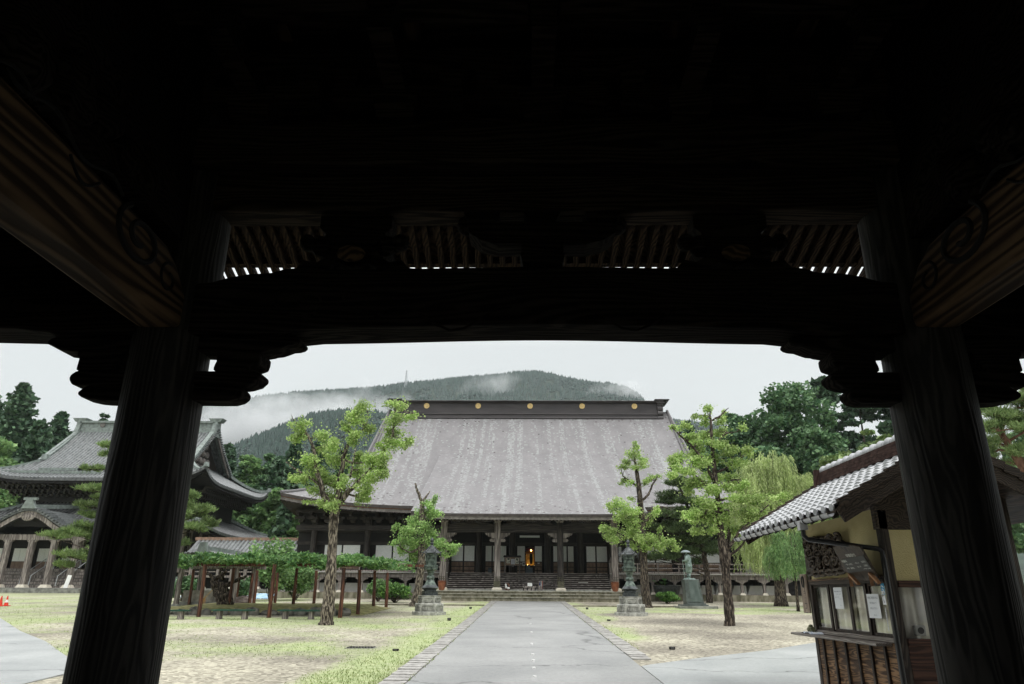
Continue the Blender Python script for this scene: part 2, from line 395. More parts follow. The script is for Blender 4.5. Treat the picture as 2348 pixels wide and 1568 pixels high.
t.links.new(mx.outputs[0], b.inputs['Base Color']); b.inputs['Roughness'].default_value = .85; b.inputs['Specular IOR Level'].default_value = .2
bp = N(t, 'ShaderNodeBump'); bp.inputs['Strength'].default_value = .8; bp.inputs['Distance'].default_value = .03
t.links.new(vo.outputs['Distance'], bp.inputs['Height']); t.links.new(bp.outputs[0], b.inputs['Normal'])
me.materials.append(m); go = bpy.data.objects.new('ground', me); COL.objects.link(go); setting(go)

def asphalt(name, c1, c2, crack=.22, tint=1.):
    m = bpy.data.materials.new(name); m.use_nodes = True; t = m.node_tree; b = t.nodes['Principled BSDF']
    tc = N(t, 'ShaderNodeTexCoord')
    n1 = N(t, 'ShaderNodeTexNoise'); n1.inputs['Scale'].default_value = 9; n1.inputs['Detail'].default_value = 10; n1.inputs['Roughness'].default_value = .85
    n2 = N(t, 'ShaderNodeTexNoise'); n2.inputs['Scale'].default_value = .5; n2.inputs['Detail'].default_value = 5
    nd = N(t, 'ShaderNodeTexNoise'); nd.inputs['Scale'].default_value = .9; nd.inputs['Detail'].default_value = 6
    for q in (n1, n2, nd): t.links.new(tc.outputs['Object'], q.inputs['Vector'])
    cr = N(t, 'ShaderNodeValToRGB'); t.links.new(n1.outputs[0], cr.inputs[0])
    cr.color_ramp.elements[0].position = .3; cr.color_ramp.elements[0].color = rgb(c1)
    cr.color_ramp.elements[1].position = .7; cr.color_ramp.elements[1].color = rgb(c2)
    c3 = N(t, 'ShaderNodeValToRGB'); t.links.new(n2.outputs[0], c3.inputs[0])
    c3.color_ramp.elements[0].position = .35; c3.color_ramp.elements[0].color = (.80, .81, .81, 1)
    c3.color_ramp.elements[1].position = .65; c3.color_ramp.elements[1].color = (1.08, 1.08, 1.07, 1)
    mg = N(t, 'ShaderNodeMixRGB', blend_type='MULTIPLY'); mg.inputs[0].default_value = 1
    t.links.new(cr.outputs[0], mg.inputs[1]); t.links.new(c3.outputs[0], mg.inputs[2])
    va = N(t, 'ShaderNodeVectorMath', operation='MULTIPLY_ADD'); va.inputs[1].default_value = (1.6, 1.6, 0)
    t.links.new(nd.outputs['Color'], va.inputs[0]); t.links.new(tc.outputs['Object'], va.inputs[2])
    vo = N(t, 'ShaderNodeTexVoronoi', feature='DISTANCE_TO_EDGE'); vo.inputs['Scale'].default_value = crack
    mq = N(t, 'ShaderNodeMapping'); mq.inputs['Scale'].default_value = (.30, 1, 1); t.links.new(va.outputs[0], mq.inputs['Vector']); t.links.new(mq.outputs[0], vo.inputs['Vector'])
    mr = N(t, 'ShaderNodeMapRange'); mr.inputs['From Min'].default_value = .0; mr.inputs['From Max'].default_value = .009
    mr.inputs['To Min'].default_value = .42; mr.inputs['To Max'].default_value = 1; t.links.new(vo.outputs['Distance'], mr.inputs[0])
    vs2 = N(t, 'ShaderNodeVectorMath', operation='SCALE'); t.links.new(mg.outputs[0], vs2.inputs[0]); t.links.new(mr.outputs[0], vs2.inputs['Scale'])
    t.links.new(vs2.outputs[0], b.inputs['Base Color']); b.inputs['Roughness'].default_value = .5; b.inputs['Specular IOR Level'].default_value = .35
    bp = N(t, 'ShaderNodeBump'); bp.inputs['Strength'].default_value = .35; bp.inputs['Distance'].default_value = .01
    t.links.new(n1.outputs[0], bp.inputs['Height']); t.links.new(bp.outputs[0], b.inputs['Normal'])
    return m
ASPH = asphalt('worn_asphalt', (.190, .191, .188), (.350, .351, .346), .26)
ASPHL = asphalt('pale_concrete_paving', (.25, .262, .26), (.40, .41, .407), .16)
PX0, PX1 = -2.29, 2.66
def onground(poly, dz, name, material, th=.05):
    mb = MB(); mb.prism(poly, lambda a, b, d: (a, b, gz(b)+d), dz-th, dz); return build(mb, name, material)
mb = MB(); mb.slab(lambda u, v: (PX0+(PX1-PX0)*v, 9+52.2*u, gz(9+52.2*u)+.022+.012*fbm(v*5, u*52, .4)), 40, 10, .08)
setting(build(mb, 'path', ASPH))
KERB = mat('kerb_stone', (.25, .24, .225), .85, .4, 6, bump=.4, col2=(.42, .41, .385))
for sx, x0, x1, ya, yb in ((-1, PX0-.50, PX0-.02, 11.5, 61), (1, PX1+.02, PX1+.50, 19.5, 61)):
    mb = MB(); y = ya
    while y < yb:
        L = .42+random.uniform(-.03, .03); dz = random.uniform(.035, .055)
        mb.box(x0+random.uniform(-.012, .012), x1+random.uniform(-.012, .012), y, y+L-.010, gz(y)-.05, gz(y)+dz); y += L
    setting(build(mb, 'kerb', KERB))
# side pavings that leave the path beside the gate
a = gr(1497, 1524); b = gr(1600, 1510); c = gr(1760, 1492); d = gr(1868, 1474)
setting(onground([(PX1+.03, 9.5), (30, 9.5), (30, 27), (d.x, d.y), (c.x, c.y), (b.x, b.y), (a.x, a.y), (PX1+.03, a.y-.4)], .018, 'pavement', ASPHL))
a = gr(0, 1417); b = gr(60, 1448); c = gr(155, 1508)
setting(onground([(-40, 34.5), (a.x, a.y), (b.x-.2, b.y), ((b.x+c.x)/2-.1, (b.y+c.y)/2+.25), (c.x, c.y), (-9.5, 16), (-9, 9.5), (-40, 9.5)], .018, 'pavement', ASPHL))
# low dark edging that crosses the court in front of the hall
for x0, x1 in ((-16, PX0-.55), (PX1+.55, 13)):
    mb = MB(); mb.box(x0, x1, 51.5, 51.72, gz(51.5)-.05, gz(51.5)+.09)
    setting(build(mb, 'kerb', MOSSTONE))
# grass tufts
pts = []; tries = 0
while len(pts) < 17000 and tries < 400000:
    tries += 1
    y = 13+47*random.random()**1.6; x = random.uniform(-.72, .62)*y
    if PX0-.5 < x < PX1+.5 or (x > 3 and y < 26) or (y < 35 and x < -11.1-(y-18.6)*.83) or (y < 18.8 and x < -9): continue
    g = grassiness(x, y)
    if random.random() < g**1.6*.7: pts.append((x, y, gz(y)))
for q in range(2500):                                  # weeds in the joint beside the kerbs
    s = random.random() < .6; y = 13+40*random.random()**1.7
    if not s and y < 20: continue
    if fbm(y, 7 if s else 3, .8) < .02: continue
    pts.append(((PX0-.5-abs(random.gauss(0, .12))) if s else (PX1+.52+abs(random.gauss(0, .1))), y, gz(y)))
    if q % 3 == 0: pts.append(((PX0-.01+random.gauss(0, .03)) if s else (PX1+.01+random.gauss(0, .03)), y, gz(y)+.02))
P = np.array(pts); D = np.stack([RNG.normal(size=len(P))*.45, RNG.normal(size=len(P))*.45, np.ones(len(P))], 1)
o = build((needles(P, D, .034, .018), 4), 'grass', L_GRASS); o['kind'] = 'stuff'

# hills --------------------------------------------------------------
SKYL = [(-500, 1075), (-200, 1045), (100, 1000), (300, 968), (400, 948), (470, 936), (540, 925), (620, 912), (700, 906), (780, 902), (850, 897), (930, 886), (1000, 880),
        (1060, 873), (1130, 868), (1180, 861), (1230, 859), (1262, 863), (1300, 872), (1340, 881), (1400, 888), (1440, 898), (1465, 913),
        (1490, 940), (1520, 964), (1560, 976), (1620, 982), (1700, 992), (1850, 1010), (2100, 1040), (2500, 1090), (2900, 1130)]
SKY3 = [at(x, y, 1500) for x, y in SKYL]; SKX = [p.x for p in SKY3]; SKZ = [p.z-9 for p in SKY3]
SPUR = [(420, 1085), (500, 1035), (560, 1008), (620, 985), (680, 962), (715, 948), (790, 936), (860, 942), (905, 955), (960, 985), (1030, 1030), (1100, 1100)]
SP3 = [at(x, y, 850) for x, y in SPUR]; SPX = [p.x for p in SP3]; SPZ = [p.z-9 for p in SP3]
def hill(x, y):
    a = x/y*1500
    zs = np.interp(a, SKX, SKZ)
    if y < 1500: k = max(0, (y-560)/940)**1.25
    else: k = max(0, 1-((y-1500)/500)**2)
    n = mnoise.fractal(Vector((x*.0045, y*.0035, 1.7)), 1.0, 2.1, 4)
    z = 3+zs*k+n*45*min(1, k*3)*(0 if y > 1490 else min(1, (1500-y)/140))+8*sstep(120, 400, y)
    s = np.interp(x/y*850, SPX, SPZ, 0, 0)*math.exp(-((y-850)/150)**2)
    return max(z, s+n*6)
hx = np.arange(-1500, 1320, 24.); hy = np.concatenate([[112, 140, 200, 300, 420, 540], np.arange(600, 1500, 24.), [1500, 1560, 1700, 1900]])
hv = [(x, y, hill(x, y)) for x in hx for y in hy]; ny = len(hy)
mb = MB(); mb.add(hv, [(i*ny+j, (i+1)*ny+j, (i+1)*ny+j+1, i*ny+j+1) for i in range(len(hx)-1) for j in range(ny-1)])
setting(build(mb, 'hills', mat('hill_soil', (.02, .035, .022), .95, .4, .05), fixn=False))
# the forest on the hillside
T = []
ico = []
ph = (1+5**.5)/2
iv = np.array([(-1, ph, 0), (1, ph, 0), (-1, -ph, 0), (1, -ph, 0), (0, -1, ph), (0, 1, ph), (0, -1, -ph), (0, 1, -ph), (ph, 0, -1), (ph, 0, 1), (-ph, 0, -1), (-ph, 0, 1)])/1.9
itri = [(0, 11, 5), (0, 5, 1), (0, 1, 7), (0, 7, 10), (0, 10, 11), (1, 5, 9), (5, 11, 4), (11, 10, 2), (10, 7, 6), (7, 1, 8), (3, 9, 4), (3, 4, 2), (3, 2, 6), (3, 6, 8), (3, 8, 9), (4, 9, 5), (2, 4, 11), (6, 2, 10), (8, 6, 7), (9, 8, 1)]
cone = []
for z0, z1, r in ((.12, .62, .30), (.40, 1.0, .20)):
    for k in range(6):
        a0, a1 = math.pi*k/3, math.pi*(k+1)/3
        cone.append([(r*math.cos(a0), r*math.sin(a0), z0), (r*math.cos(a1), r*math.sin(a1), z0), (0, 0, z1)])
cone = np.array(cone); TB = iv[np.array(itri)]
cnt = 0
while cnt < 26000:
    y = random.uniform(690, 1512); a = random.uniform(-780, 470); x = a*y/1500
    if cnt % 8 == 0: y = random.uniform(740, 900); x = random.uniform(-400, -60)
    if cnt % 6 == 1: y = random.uniform(1478, 1508); x = a*y/1500
    z = hill(x, y); c = fbm(x, y, .006) > .02
    if c or random.random() < .3:
        h = random.uniform(8, 14); V = cone*np.array([h*.95, h*.95, h])*random.uniform(.9, 1.1)
    else:
        h = random.uniform(5, 9.5); V = (TB*RNG.uniform(.75, 1.2, (20, 1, 1))*.5+np.array([0, 0, .35]))*np.array([h*1.15, h*1.15, h*.95])
    t_ = random.uniform(0, 6.28); ca, sa = math.cos(t_), math.sin(t_)
    V = V@np.array([[ca, sa, 0], [-sa, ca, 0], [0, 0, 1]])+np.array([x, y, z-1.5])
    T.append(V.reshape(-1, 3)); cnt += 1
o = build((np.concatenate(T), 3), 'hillside_forest', L_MOUNT); o['kind'] = 'stuff'
# lattice pylon on the crest
pb = at(930, 886, 1485); pt_ = at(930, 849, 1485); H = pt_.z-pb.z+10
py = thing('power_pylon', 'tall pale lattice pylon standing on the misty mountain crest', 'pylon', (pb.x, pb.y, pb.z-10))
STEEL = mat('galvanised_steel', (.42, .44, .45), .5, .1, 2, metal=.3)
mb = MB()
for sx in (-1, 1):
    for sy in (-1, 1):
        mb.bar((pb.x+sx*3, pb.y+sy*3, pb.z-10), (pb.x+sx*.7, pb.y+sy*.7, pb.z-10+H), .55, .55)
build(mb, 'tower_leg', STEEL, py); mb = MB()
for k in range(9):
    z0 = pb.z-10+H*k/9; z1 = pb.z-10+H*(k+1)/9; r0 = 3-2.3*k/9; r1 = 3-2.3*(k+1)/9
    for sy in (-1, 1):
        mb.bar((pb.x-r0, pb.y+sy*r0, z0), (pb.x+r1, pb.y+sy*r1, z1), .3, .3); mb.bar((pb.x+r0, pb.y+sy*r0, z0), (pb.x-r1, pb.y+sy*r1, z1), .3, .3)
build(mb, 'lattice_brace', STEEL, py); mb = MB()
for k in (.68, .82, .95): mb.bar((pb.x-2.6, pb.y, pb.z-10+H*k), (pb.x+2.6, pb.y, pb.z-10+H*k), .35, .35)
build(mb, 'cross_arm', STEEL, py)

# ================================================================== THE GATE WE STAND IN
PLX = at(300, 1319, 5.3).x; PRX = at(2216, 1319, 5.3).x; GX = (PLX+PRX)/2; PR = .295
gate = thing('temple_gate', 'huge dark timber temple gate framing the whole view from inside', 'gate', (GX, 3.0, 0))
GS = mat('gate_floor_stone', (.24, .235, .22), .8, .3, 2)
mb = MB(); mb.box(GX-9, GX+9, -9, 7.2, -.2, .22); build(mb, 'platform', GS, gate)
def pillar(x, y):
    mb = MB(); prof = [(PR*.98, .36), (PR, 1.0), (PR, 3.4), (PR*.99, 5.0), (PR*.97, 6.4)]
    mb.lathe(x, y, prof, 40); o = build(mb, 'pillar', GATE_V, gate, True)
    mb = MB(); mb.lathe(x, y, [(.46, .2), (.46, .26), (.40, .34), (.37, .37)], 24); build(mb, 'base_stone', WSTONE, o, True)
    return o
for x in (PLX, PRX):
    for y in (5.3, -.9, -6.5): pillar(x, y)
for x in (PLX-5.2, PRX+5.2): pillar(x, 5.3)
# rainbow lintels across the front bays
def lintel(xa, xb):
    L = xb-xa; n = 40; bot = []; top = []
    for i in range(n+1):
        u = i/n; d = min(u, 1-u)*L
        zb = 3.90+.05*sstep(.55, 1.0, d)+.035*sstep(.8, L/2, d)
        zt = 4.33+.08*sstep(.05, .4, d)+.04*sstep(.3, 1.0, d)+.025*sstep(1, L/2, d)
        bot.append((xa+u*L, zb)); top.append((xa+u*L, zt))
    mb = MB(); mb.prism(bot+top[::-1], lambda a, b, d: (a, d, b), 5.09, 5.51)
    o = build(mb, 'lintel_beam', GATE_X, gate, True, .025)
    # carved end scrolls
    mb = MB()
    for xe, s in ((xa+.55, 1), (xb-.55, -1)):
        pts = [(xe+s*(.10+.32*(1-k/26)*math.cos(k*.42)+.25), 5.083, 4.16+.20*(1-k/30)*math.sin(k*.42)) for k in range(26)]
        mb.tube(pts, .012, 6)
        mb.tube([(xe+s*(.9+q*.12), 5.084, 4.02+.10*math.sin(q*.9)) for q in range(10)], .010, 6)
    build(mb, 'scroll_carving', GATE_X, o)
    return o
lintel(PLX+.2, PRX-.2); lintel(PLX-5.0, PLX-.2); lintel(PRX+.2, PRX+5.0)
def z8(x, y): return ((250+x/2.348)/1.7452, (1300+y/2.348)/1.7452)
ARMU = [(120, 490), (135, 440), (170, 416), (240, 414), (400, 430), (1400, 435), (1720, 414), (1815, 424), (1878, 460), (1894, 520), (1870, 592), (1800, 628), (1730, 640), (1650, 632), (220, 625), (165, 570), (140, 535)]
ARML = [(200, 660), (212, 612), (245, 560), (1650, 560), (1722, 630), (1738, 690), (1712, 742), (1650, 770), (1560, 770), (1340, 766), (550, 766), (470, 762), (380, 750), (270, 720), (225, 690)]
BLKL = [(210, 318), (238, 350), (232, 480), (450, 480), (560, 480), (575, 435), (640, 345), (640, 280), (210, 280)]
BLKR = [(1495, 280), (1502, 385), (1490, 425), (1480, 480), (1780, 480), (1815, 435), (1895, 405), (1905, 345), (1905, 280)]
CORB = [(-95, 120), (-85, 205), (-40, 230), (15, 240), (45, 272), (90, 298), (160, 310), (215, 320), (640, 330), (1400, 330), (1500, 336), (1900, 345), (1935, 335), (2000, 316), (2020, 303), (2065, 297),
        (2110, 268), (2150, 236), (2200, 230), (2238, 210), (2252, 175), (2245, 130), (2190, 105)]
def outline(P, ya, yb):                                # undersides show their far edge, tops their near edge
    y0, y1 = min(y for x, y in P), max(y for x, y in P)
    return [(lambda q: (q.x, q.z))(at(*z8(x, y), ya+(yb-ya)*(y-y0)/(y1-y0))) for x, y in P]
for name, P, ya, yb in (('bracket_arm', ARMU, 5.19, 5.41), ('bracket_arm', ARML, 5.20, 5.40), ('bearing_block', BLKL, 5.17, 5.43), ('bearing_block', BLKR, 5.17, 5.43), ('corbel', CORB, 5.18, 5.42)):
    ol = outline(P, ya, yb) if name != 'bearing_block' else outline(P, 5.27, 5.33)
    for s in (0, 1):
        mb = MB(); mb.prism(ol if not s else [(2*GX-x, z) for x, z in ol], lambda a, b, d: (a, d, b), ya, yb)
        build(mb, name, GATE_X, gate, False, .02)
# tie beams, boards and bracket courses over the lintel
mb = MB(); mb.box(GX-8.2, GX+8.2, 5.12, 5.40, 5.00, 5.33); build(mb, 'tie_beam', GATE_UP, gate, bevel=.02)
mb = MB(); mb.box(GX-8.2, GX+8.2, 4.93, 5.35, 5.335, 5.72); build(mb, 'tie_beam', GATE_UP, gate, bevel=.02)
mb = MB(); mb.box(GX-8.2, GX+8.2, 5.2, 5.3, 5.725, 6.6); build(mb, 'wall_board', GATE_UP, gate)
for xa, xb in ((GX-8.2, PLX-.25), (PRX+.25, GX+8.2)):
    mb = MB(); mb.box(xa, xb, 5.24, 5.34, 4.3, 4.998); build(mb, 'wall_board', GATE_UP, gate)
for k in range(-4, 5):
    x = GX+k*1.22; mb = MB()
    mb.frust((x, 5.0), 5.73, 5.93, (.30, .30), (.40, .40)); mb.box(x-.55, x+.55, 4.9, 5.1, 5.93, 6.08)
    mb.box(x-.09, x+.09, 4.1, 5.1, 5.935, 6.085)
    for q in (-.45, 0, .45): mb.frust((x+q, 5.0), 6.09, 6.22, (.16, .2), (.24, .26))
    mb.frust((x, 4.25), 6.09, 6.22, (.16, .16), (.24, .24)); build(mb, 'bracket_set', GATE_UP, gate)
mb = MB(); mb.box(GX-8.2, GX+8.2, 4.12, 4.36, 6.225, 6.45); build(mb, 'purlin', GATE_UP, gate)
mb = MB(); mb.box(GX-8.2, GX+8.2, 4.88, 5.12, 6.225, 6.45); build(mb, 'purlin', GATE_UP, gate)
for k in range(-6, 7):
    mb = MB(); mb.box(GX+k*1.1-.07, GX+k*1.1+.07, -7, 4.8, 6.46, 6.6); build(mb, 'ceiling_joist', GATE_Y, gate)
mb = MB(); mb.box(GX-9, GX+9, -8, 5.4, 6.61, 6.7); build(mb, 'ceiling', GATE_UP, gate)
# the bracket and the frog-leg struts seen against the rafters
mb = MB()
mb.frust((GX-.0, 5.3), 4.47, 4.60, (.30, .30), (.36, .36)); mb.box(GX-.17, GX+.17, 5.18, 5.42, 4.60, 4.72)
ol = [(-.62, .10), (-.60, .02), (-.50, -.05), (-.36, -.08), (.36, -.08), (.50, -.05), (.60, .02), (.62, .10), (.5, .12), (-.5, .12)]
mb.prism(ol, lambda a, b, d: (GX+a, d, 4.80+b), 5.18, 5.42)
for q in (-.50, 0, .50): mb.frust((GX+q, 5.3), 4.92, 5.0, (.22, .26), (.30, .30))
for q in (-.62, .62): mb.sphere((GX+q, 5.3, 4.95), (.10, .1, .09), 10, 6)
build(mb, 'bracket_set', GATE_X, gate)
for sx in (-1, 1):
    cx = GX+sx*1.55; mb = MB()
    half = [(0, .53), (.30, .53), (.30, .42), (.24, .36), (.28, .30), (.30, .22), (.24, .14), (.30, .10), (.40, .12), (.46, .05), (.56, .04), (.66, .0), (.66, -.06), (.18, -.06), (.20, .06), (.12, .10), (0, .05)]
    for s2 in (-1, 1): mb.prism([(s2*a, b) for a, b in half], lambda a, b, d: (cx+a, d, 4.46+b), 5.2, 5.4)
    for q, r in ((.27, .09), (-.27, .09), (.38, .07), (-.38, .07)): mb.sphere((cx+q, 5.2, 4.62+abs(q)*.3), (r, .09, r), 10, 6)
    o = build(mb, 'frog_leg_strut', GATE_X, gate)
    mb = MB(); mb.sphere((cx, 5.12, 4.60), (.12, .06, .07), 12, 6); mb.frust((cx, 5.1), 4.53, 4.6, (.03, .03), (.06, .06)); build(mb, 'carved_flower', GATE_Y, o)
# transverse rainbow beams from the front pillars to the middle row
GROOVE_SHADE = mat('painted_groove_shade', (.005, .004, .0035), .8, .2, 4)  # near-black colour paints the shade inside the scroll lines
def cross_beam(s):
    def mx(x): return x if s < 0 else 2*GX-x
    xi = at(410, 750, 5.0).x; xo = at(333, 750, 5.0).x-.06
    zt0 = at(443, 637, 5.0).z; zb0 = at(410, 750, 5.0).z
    n = 30; bot = []; top = []
    for i in range(n+1):
        y = 5.05-i/n*5.75; d = min(5.05-y, y+.70)
        bot.append((y, zb0+.02*sstep(.25, 2.0, d))); top.append((y, zt0-.14+.12*sstep(0, .14, d)+.14*sstep(.05, .45, d)+.03*sstep(.4, 2.6, d)))
    mb = MB(); ol = bot+top[::-1]
    mb.prism(ol, lambda a, b, d: (mx(d), a, b), xo-.02, xi+.0)
    o = build(mb, 'rainbow_beam', GATE_Y, gate, True, .05)
    x = mx(xi)+(.004 if s < 0 else -.004)
    mb = MB()
    cyy, czz = 4.28, (zt0+zb0)/2+.17
    pts = [(x, cyy+.30*(1-k/40)*math.cos(2.2+k*.30), czz+.20*(1-k/40)*math.sin(2.2+k*.30)) for k in range(32)]; mb.tube(pts, .022, 6)
    pts = [(x, 4.72+.13*(1-k/30)*math.cos(1.5+k*.33), czz-.10+.12*(1-k/30)*math.sin(1.5+k*.33)) for k in range(20)]; mb.tube(pts, .012, 6)
    pts = [(x, 4.0-k*.075, czz+.16+.05*math.sin(k*.8)+k*.006) for k in range(16)]; mb.tube(pts, [.012]*15+[.004], 6)
    pts = [(x, 3.75-k*.03, czz+.10-.09*math.sin(k*.32)) for k in range(11)]; mb.tube(pts, .011, 6)
    pts = [(x, 3.1-k*.05, czz+.20+.07*math.sin(k*.5)) for k in range(14)]; mb.tube(pts, .011, 6)
    pts = [(x, 2.2-k*.06, czz+.16+.10*math.sin(k*.45)) for k in range(16)]; mb.tube(pts, .012, 6)
    build(mb, 'scroll_carving', GROOVE_SHADE, o)
    mb = MB()
    for y in (4.3, 3.6, 2.9, 2.2, 1.4):                # carving that stands on the beam
        for q in range(4): mb.sphere((mx(xi-.15)+random.uniform(-.06, .06), y+random.uniform(-.25, .25), zt0+.34+random.uniform(0, .35)), (.13, .2, .14), 8, 5)
    mb.box(min(mx(xi-.2), mx(xi-.1)), max(mx(xi-.2), mx(xi-.1)), -.6, 5.0, zt0+.33, 6.5)
    build(mb, 'carved_panel', GATE_X, gate)
    return o
cross_beam(-1); cross_beam(1)
# eaves beyond: soffit boards and rafters
RZ0, RZ1, RY0, RY1 = 7.50, 6.234, 5.45, 9.23
sl = (RZ1-RZ0)/(RY1-RY0)
mb = MB(); mb.slab(lambda u, v: (GX-9.5+19*v, RY0-.2+(RY1-.18-RY0+.2)*u, RZ0+.16+sl*((RY1-.18-RY0+.2)*u-.2)), 4, 4, .05); build(mb, 'soffit', RAFT, gate)
mb = MB(); mb.slab(lambda u, v: (GX-9.5+19*v, RY0-.8+(RY1-.20-RY0+.8)*u, RZ0+.9+(sl-.05)*((RY1-.2-RY0+.8)*u-.8)), 4, 4, .35); build(mb, 'roof', TILED, gate)
mb = MB(); mb.box(GX-9.5, GX+9.5, RY1-.34, RY1-.22, RZ1+.12, RZ1+.24); build(mb, 'eave_board', RAFT, gate)
rm = None
for k in range(100):
    x = GX-8.45+k*.17
    if rm is None:
        mb = MB(); p0 = (x, RY0-.1, RZ0+.03); mb.bar(p0, (x, RY1+.12, RZ1+sl*.12+.05), .075, .10); rm = build(mb, 'rafter', RAFT, gate)
    else:
        c = rm.copy(); COL.objects.link(c); c.parent = gate; c.location = (k*.17, 0, 0)
mb = MB()
mb.slab(lambda u, v: (GX-9.5+19*v, -7.6-3.2*u, 7.2-1.1*u), 3, 3, .3); build(mb, 'rear_eave', TILED, gate)
for s in (-1, 1):
    mb = MB(); mb.slab(lambda u, v: (GX+s*(8.6+2.0*u), -10+16*v, 7.4-1.0*u), 3, 3, .3); build(mb, 'side_eave', TILED, gate)
    mb = MB(); xa = GX+s*3.4; xb = GX+s*8.4; mb.box(min(xa, xb), max(xa, xb), -.95, -.85, .22, 6.4); build(mb, 'unseen_wall_panel', GATE_X, gate)  # unseen walls behind the camera, added to keep the gate interior dark
    mb = MB(); mb.box(min(GX+s*8.3, GX+s*8.4), max(GX+s*8.3, GX+s*8.4), -6.5, 5.3, .22, 6.4); build(mb, 'unseen_wall_panel', GATE_X, gate)
mb = MB(); mb.box(GX-3.3, GX+3.3, -1.05, -.75, 4.2, 6.4); build(mb, 'unseen_wall_panel', GATE_X, gate)
# ================================================================== ROOFS
def roof_material(name, courses, streak, base1, base2, pale):
    """Sheet roof laid in fine level courses, with pale run-off streaks down the slope."""
    m = bpy.data.materials.new(name); m.use_nodes = True; t = m.node_tree; b = t.nodes['Principled BSDF']
    tc = N(t, 'ShaderNodeTexCoord'); sx = N(t, 'ShaderNodeSeparateXYZ'); t.links.new(tc.outputs['UV'], sx.inputs[0])
    # level courses: u runs down the slope in metres
    fr = N(t, 'ShaderNodeMath', operation='MULTIPLY'); t.links.new(sx.outputs['Y'], fr.inputs[0]); fr.inputs[1].default_value = 1/courses
    ff = N(t, 'ShaderNodeMath', operation='FRACT'); t.links.new(fr.outputs[0], ff.inputs[0])
    fl = N(t, 'ShaderNodeMath', operation='FLOOR'); t.links.new(fr.outputs[0], fl.inputs[0])
    # shingle cells
    mu = N(t, 'ShaderNodeMath', operation='MULTIPLY'); t.links.new(sx.outputs['X'], mu.inputs[0]); mu.inputs[1].default_value = 1/.20
    fx = N(t, 'ShaderNodeMath', operation='FLOOR'); t.links.new(mu.outputs[0], fx.inputs[0])
    cb = N(t, 'ShaderNodeCombineXYZ'); t.links.new(fx.outputs[0], cb.inputs[0]); t.links.new(fl.outputs[0], cb.inputs[1])
    wn = N(t, 'ShaderNodeTexWhiteNoise', noise_dimensions='2D'); t.links.new(cb.outputs[0], wn.inputs['Vector'])
    # streaks: noise squeezed across, stretched down
    mp = N(t, 'ShaderNodeMapping'); mp.inputs['Scale'].default_value = (1.25, .022, 1); t.links.new(tc.outputs['UV'], mp.inputs['Vector'])
    ns = N(t, 'ShaderNodeTexNoise'); ns.inputs['Scale'].default_value = 1.0; ns.inputs['Detail'].default_value = 4; ns.inputs['Roughness'].default_value = .6
    t.links.new(mp.outputs[0], ns.inputs['Vector'])
    mp2 = N(t, 'ShaderNodeMapping'); mp2.inputs['Scale'].default_value = (.5, .25, 1); t.links.new(tc.outputs['UV'], mp2.inputs['Vector'])
    n2 = N(t, 'ShaderNodeTexNoise'); n2.inputs['Scale'].default_value = 1.5; n2.inputs['Detail'].default_value = 6; t.links.new(mp2.outputs[0], n2.inputs['Vector'])
    s1 = N(t, 'ShaderNodeMapRange'); s1.inputs['From Min'].default_value = .49; s1.inputs['From Max'].default_value = .66; t.links.new(ns.outputs[0], s1.inputs[0])
    # a shingle turns pale where its own number is under the streak strength
    lt = N(t, 'ShaderNodeMath', operation='MULTIPLY_ADD'); t.links.new(s1.outputs[0], lt.inputs[0]); lt.inputs[1].default_value = streak; lt.inputs[2].default_value = .03
    cmp_ = N(t, 'ShaderNodeMath', operation='LESS_THAN'); t.links.new(wn.outputs['Value'], cmp_.inputs[0]); t.links.new(lt.outputs[0], cmp_.inputs[1])
    cm = N(t, 'ShaderNodeMath', operation='MULTIPLY'); t.links.new(cmp_.outputs[0], cm.inputs[0]); cm.inputs[1].default_value = .44
    cr = N(t, 'ShaderNodeValToRGB'); t.links.new(n2.outputs[0], cr.inputs[0])
    cr.color_ramp.elements[0].position = .3; cr.color_ramp.elements[0].color = rgb(base1)
    cr.color_ramp.elements[1].position = .7; cr.color_ramp.elements[1].color = rgb(base2)
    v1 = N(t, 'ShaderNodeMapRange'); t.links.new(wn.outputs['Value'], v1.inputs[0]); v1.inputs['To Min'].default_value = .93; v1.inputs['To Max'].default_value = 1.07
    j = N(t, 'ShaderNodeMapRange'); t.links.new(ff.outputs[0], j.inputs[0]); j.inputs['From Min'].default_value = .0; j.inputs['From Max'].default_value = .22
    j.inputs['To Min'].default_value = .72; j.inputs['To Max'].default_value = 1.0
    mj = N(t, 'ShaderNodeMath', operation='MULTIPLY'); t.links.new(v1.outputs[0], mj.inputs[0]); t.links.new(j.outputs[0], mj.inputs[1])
    mx = N(t, 'ShaderNodeMixRGB'); t.links.new(cm.outputs[0], mx.inputs[0]); t.links.new(cr.outputs[0], mx.inputs[1]); mx.inputs[2].default_value = rgb(pale)
    vs2 = N(t, 'ShaderNodeVectorMath', operation='SCALE'); t.links.new(mx.outputs[0], vs2.inputs[0]); t.links.new(mj.outputs[0], vs2.inputs['Scale'])
    # dark shingles scattered near the top and the eave
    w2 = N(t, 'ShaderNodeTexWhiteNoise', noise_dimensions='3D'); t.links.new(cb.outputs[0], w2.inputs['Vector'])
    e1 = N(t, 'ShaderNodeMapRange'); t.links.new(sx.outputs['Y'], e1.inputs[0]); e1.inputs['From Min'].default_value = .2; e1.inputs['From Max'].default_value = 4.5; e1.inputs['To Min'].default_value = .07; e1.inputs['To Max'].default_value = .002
    e2 = N(t, 'ShaderNodeMapRange'); t.links.new(sx.outputs['Y'], e2.inputs[0]); e2.inputs['From Min'].default_value = 20.5; e2.inputs['From Max'].default_value = 22.5; e2.inputs['To Min'].default_value = .0; e2.inputs['To Max'].default_value = .16
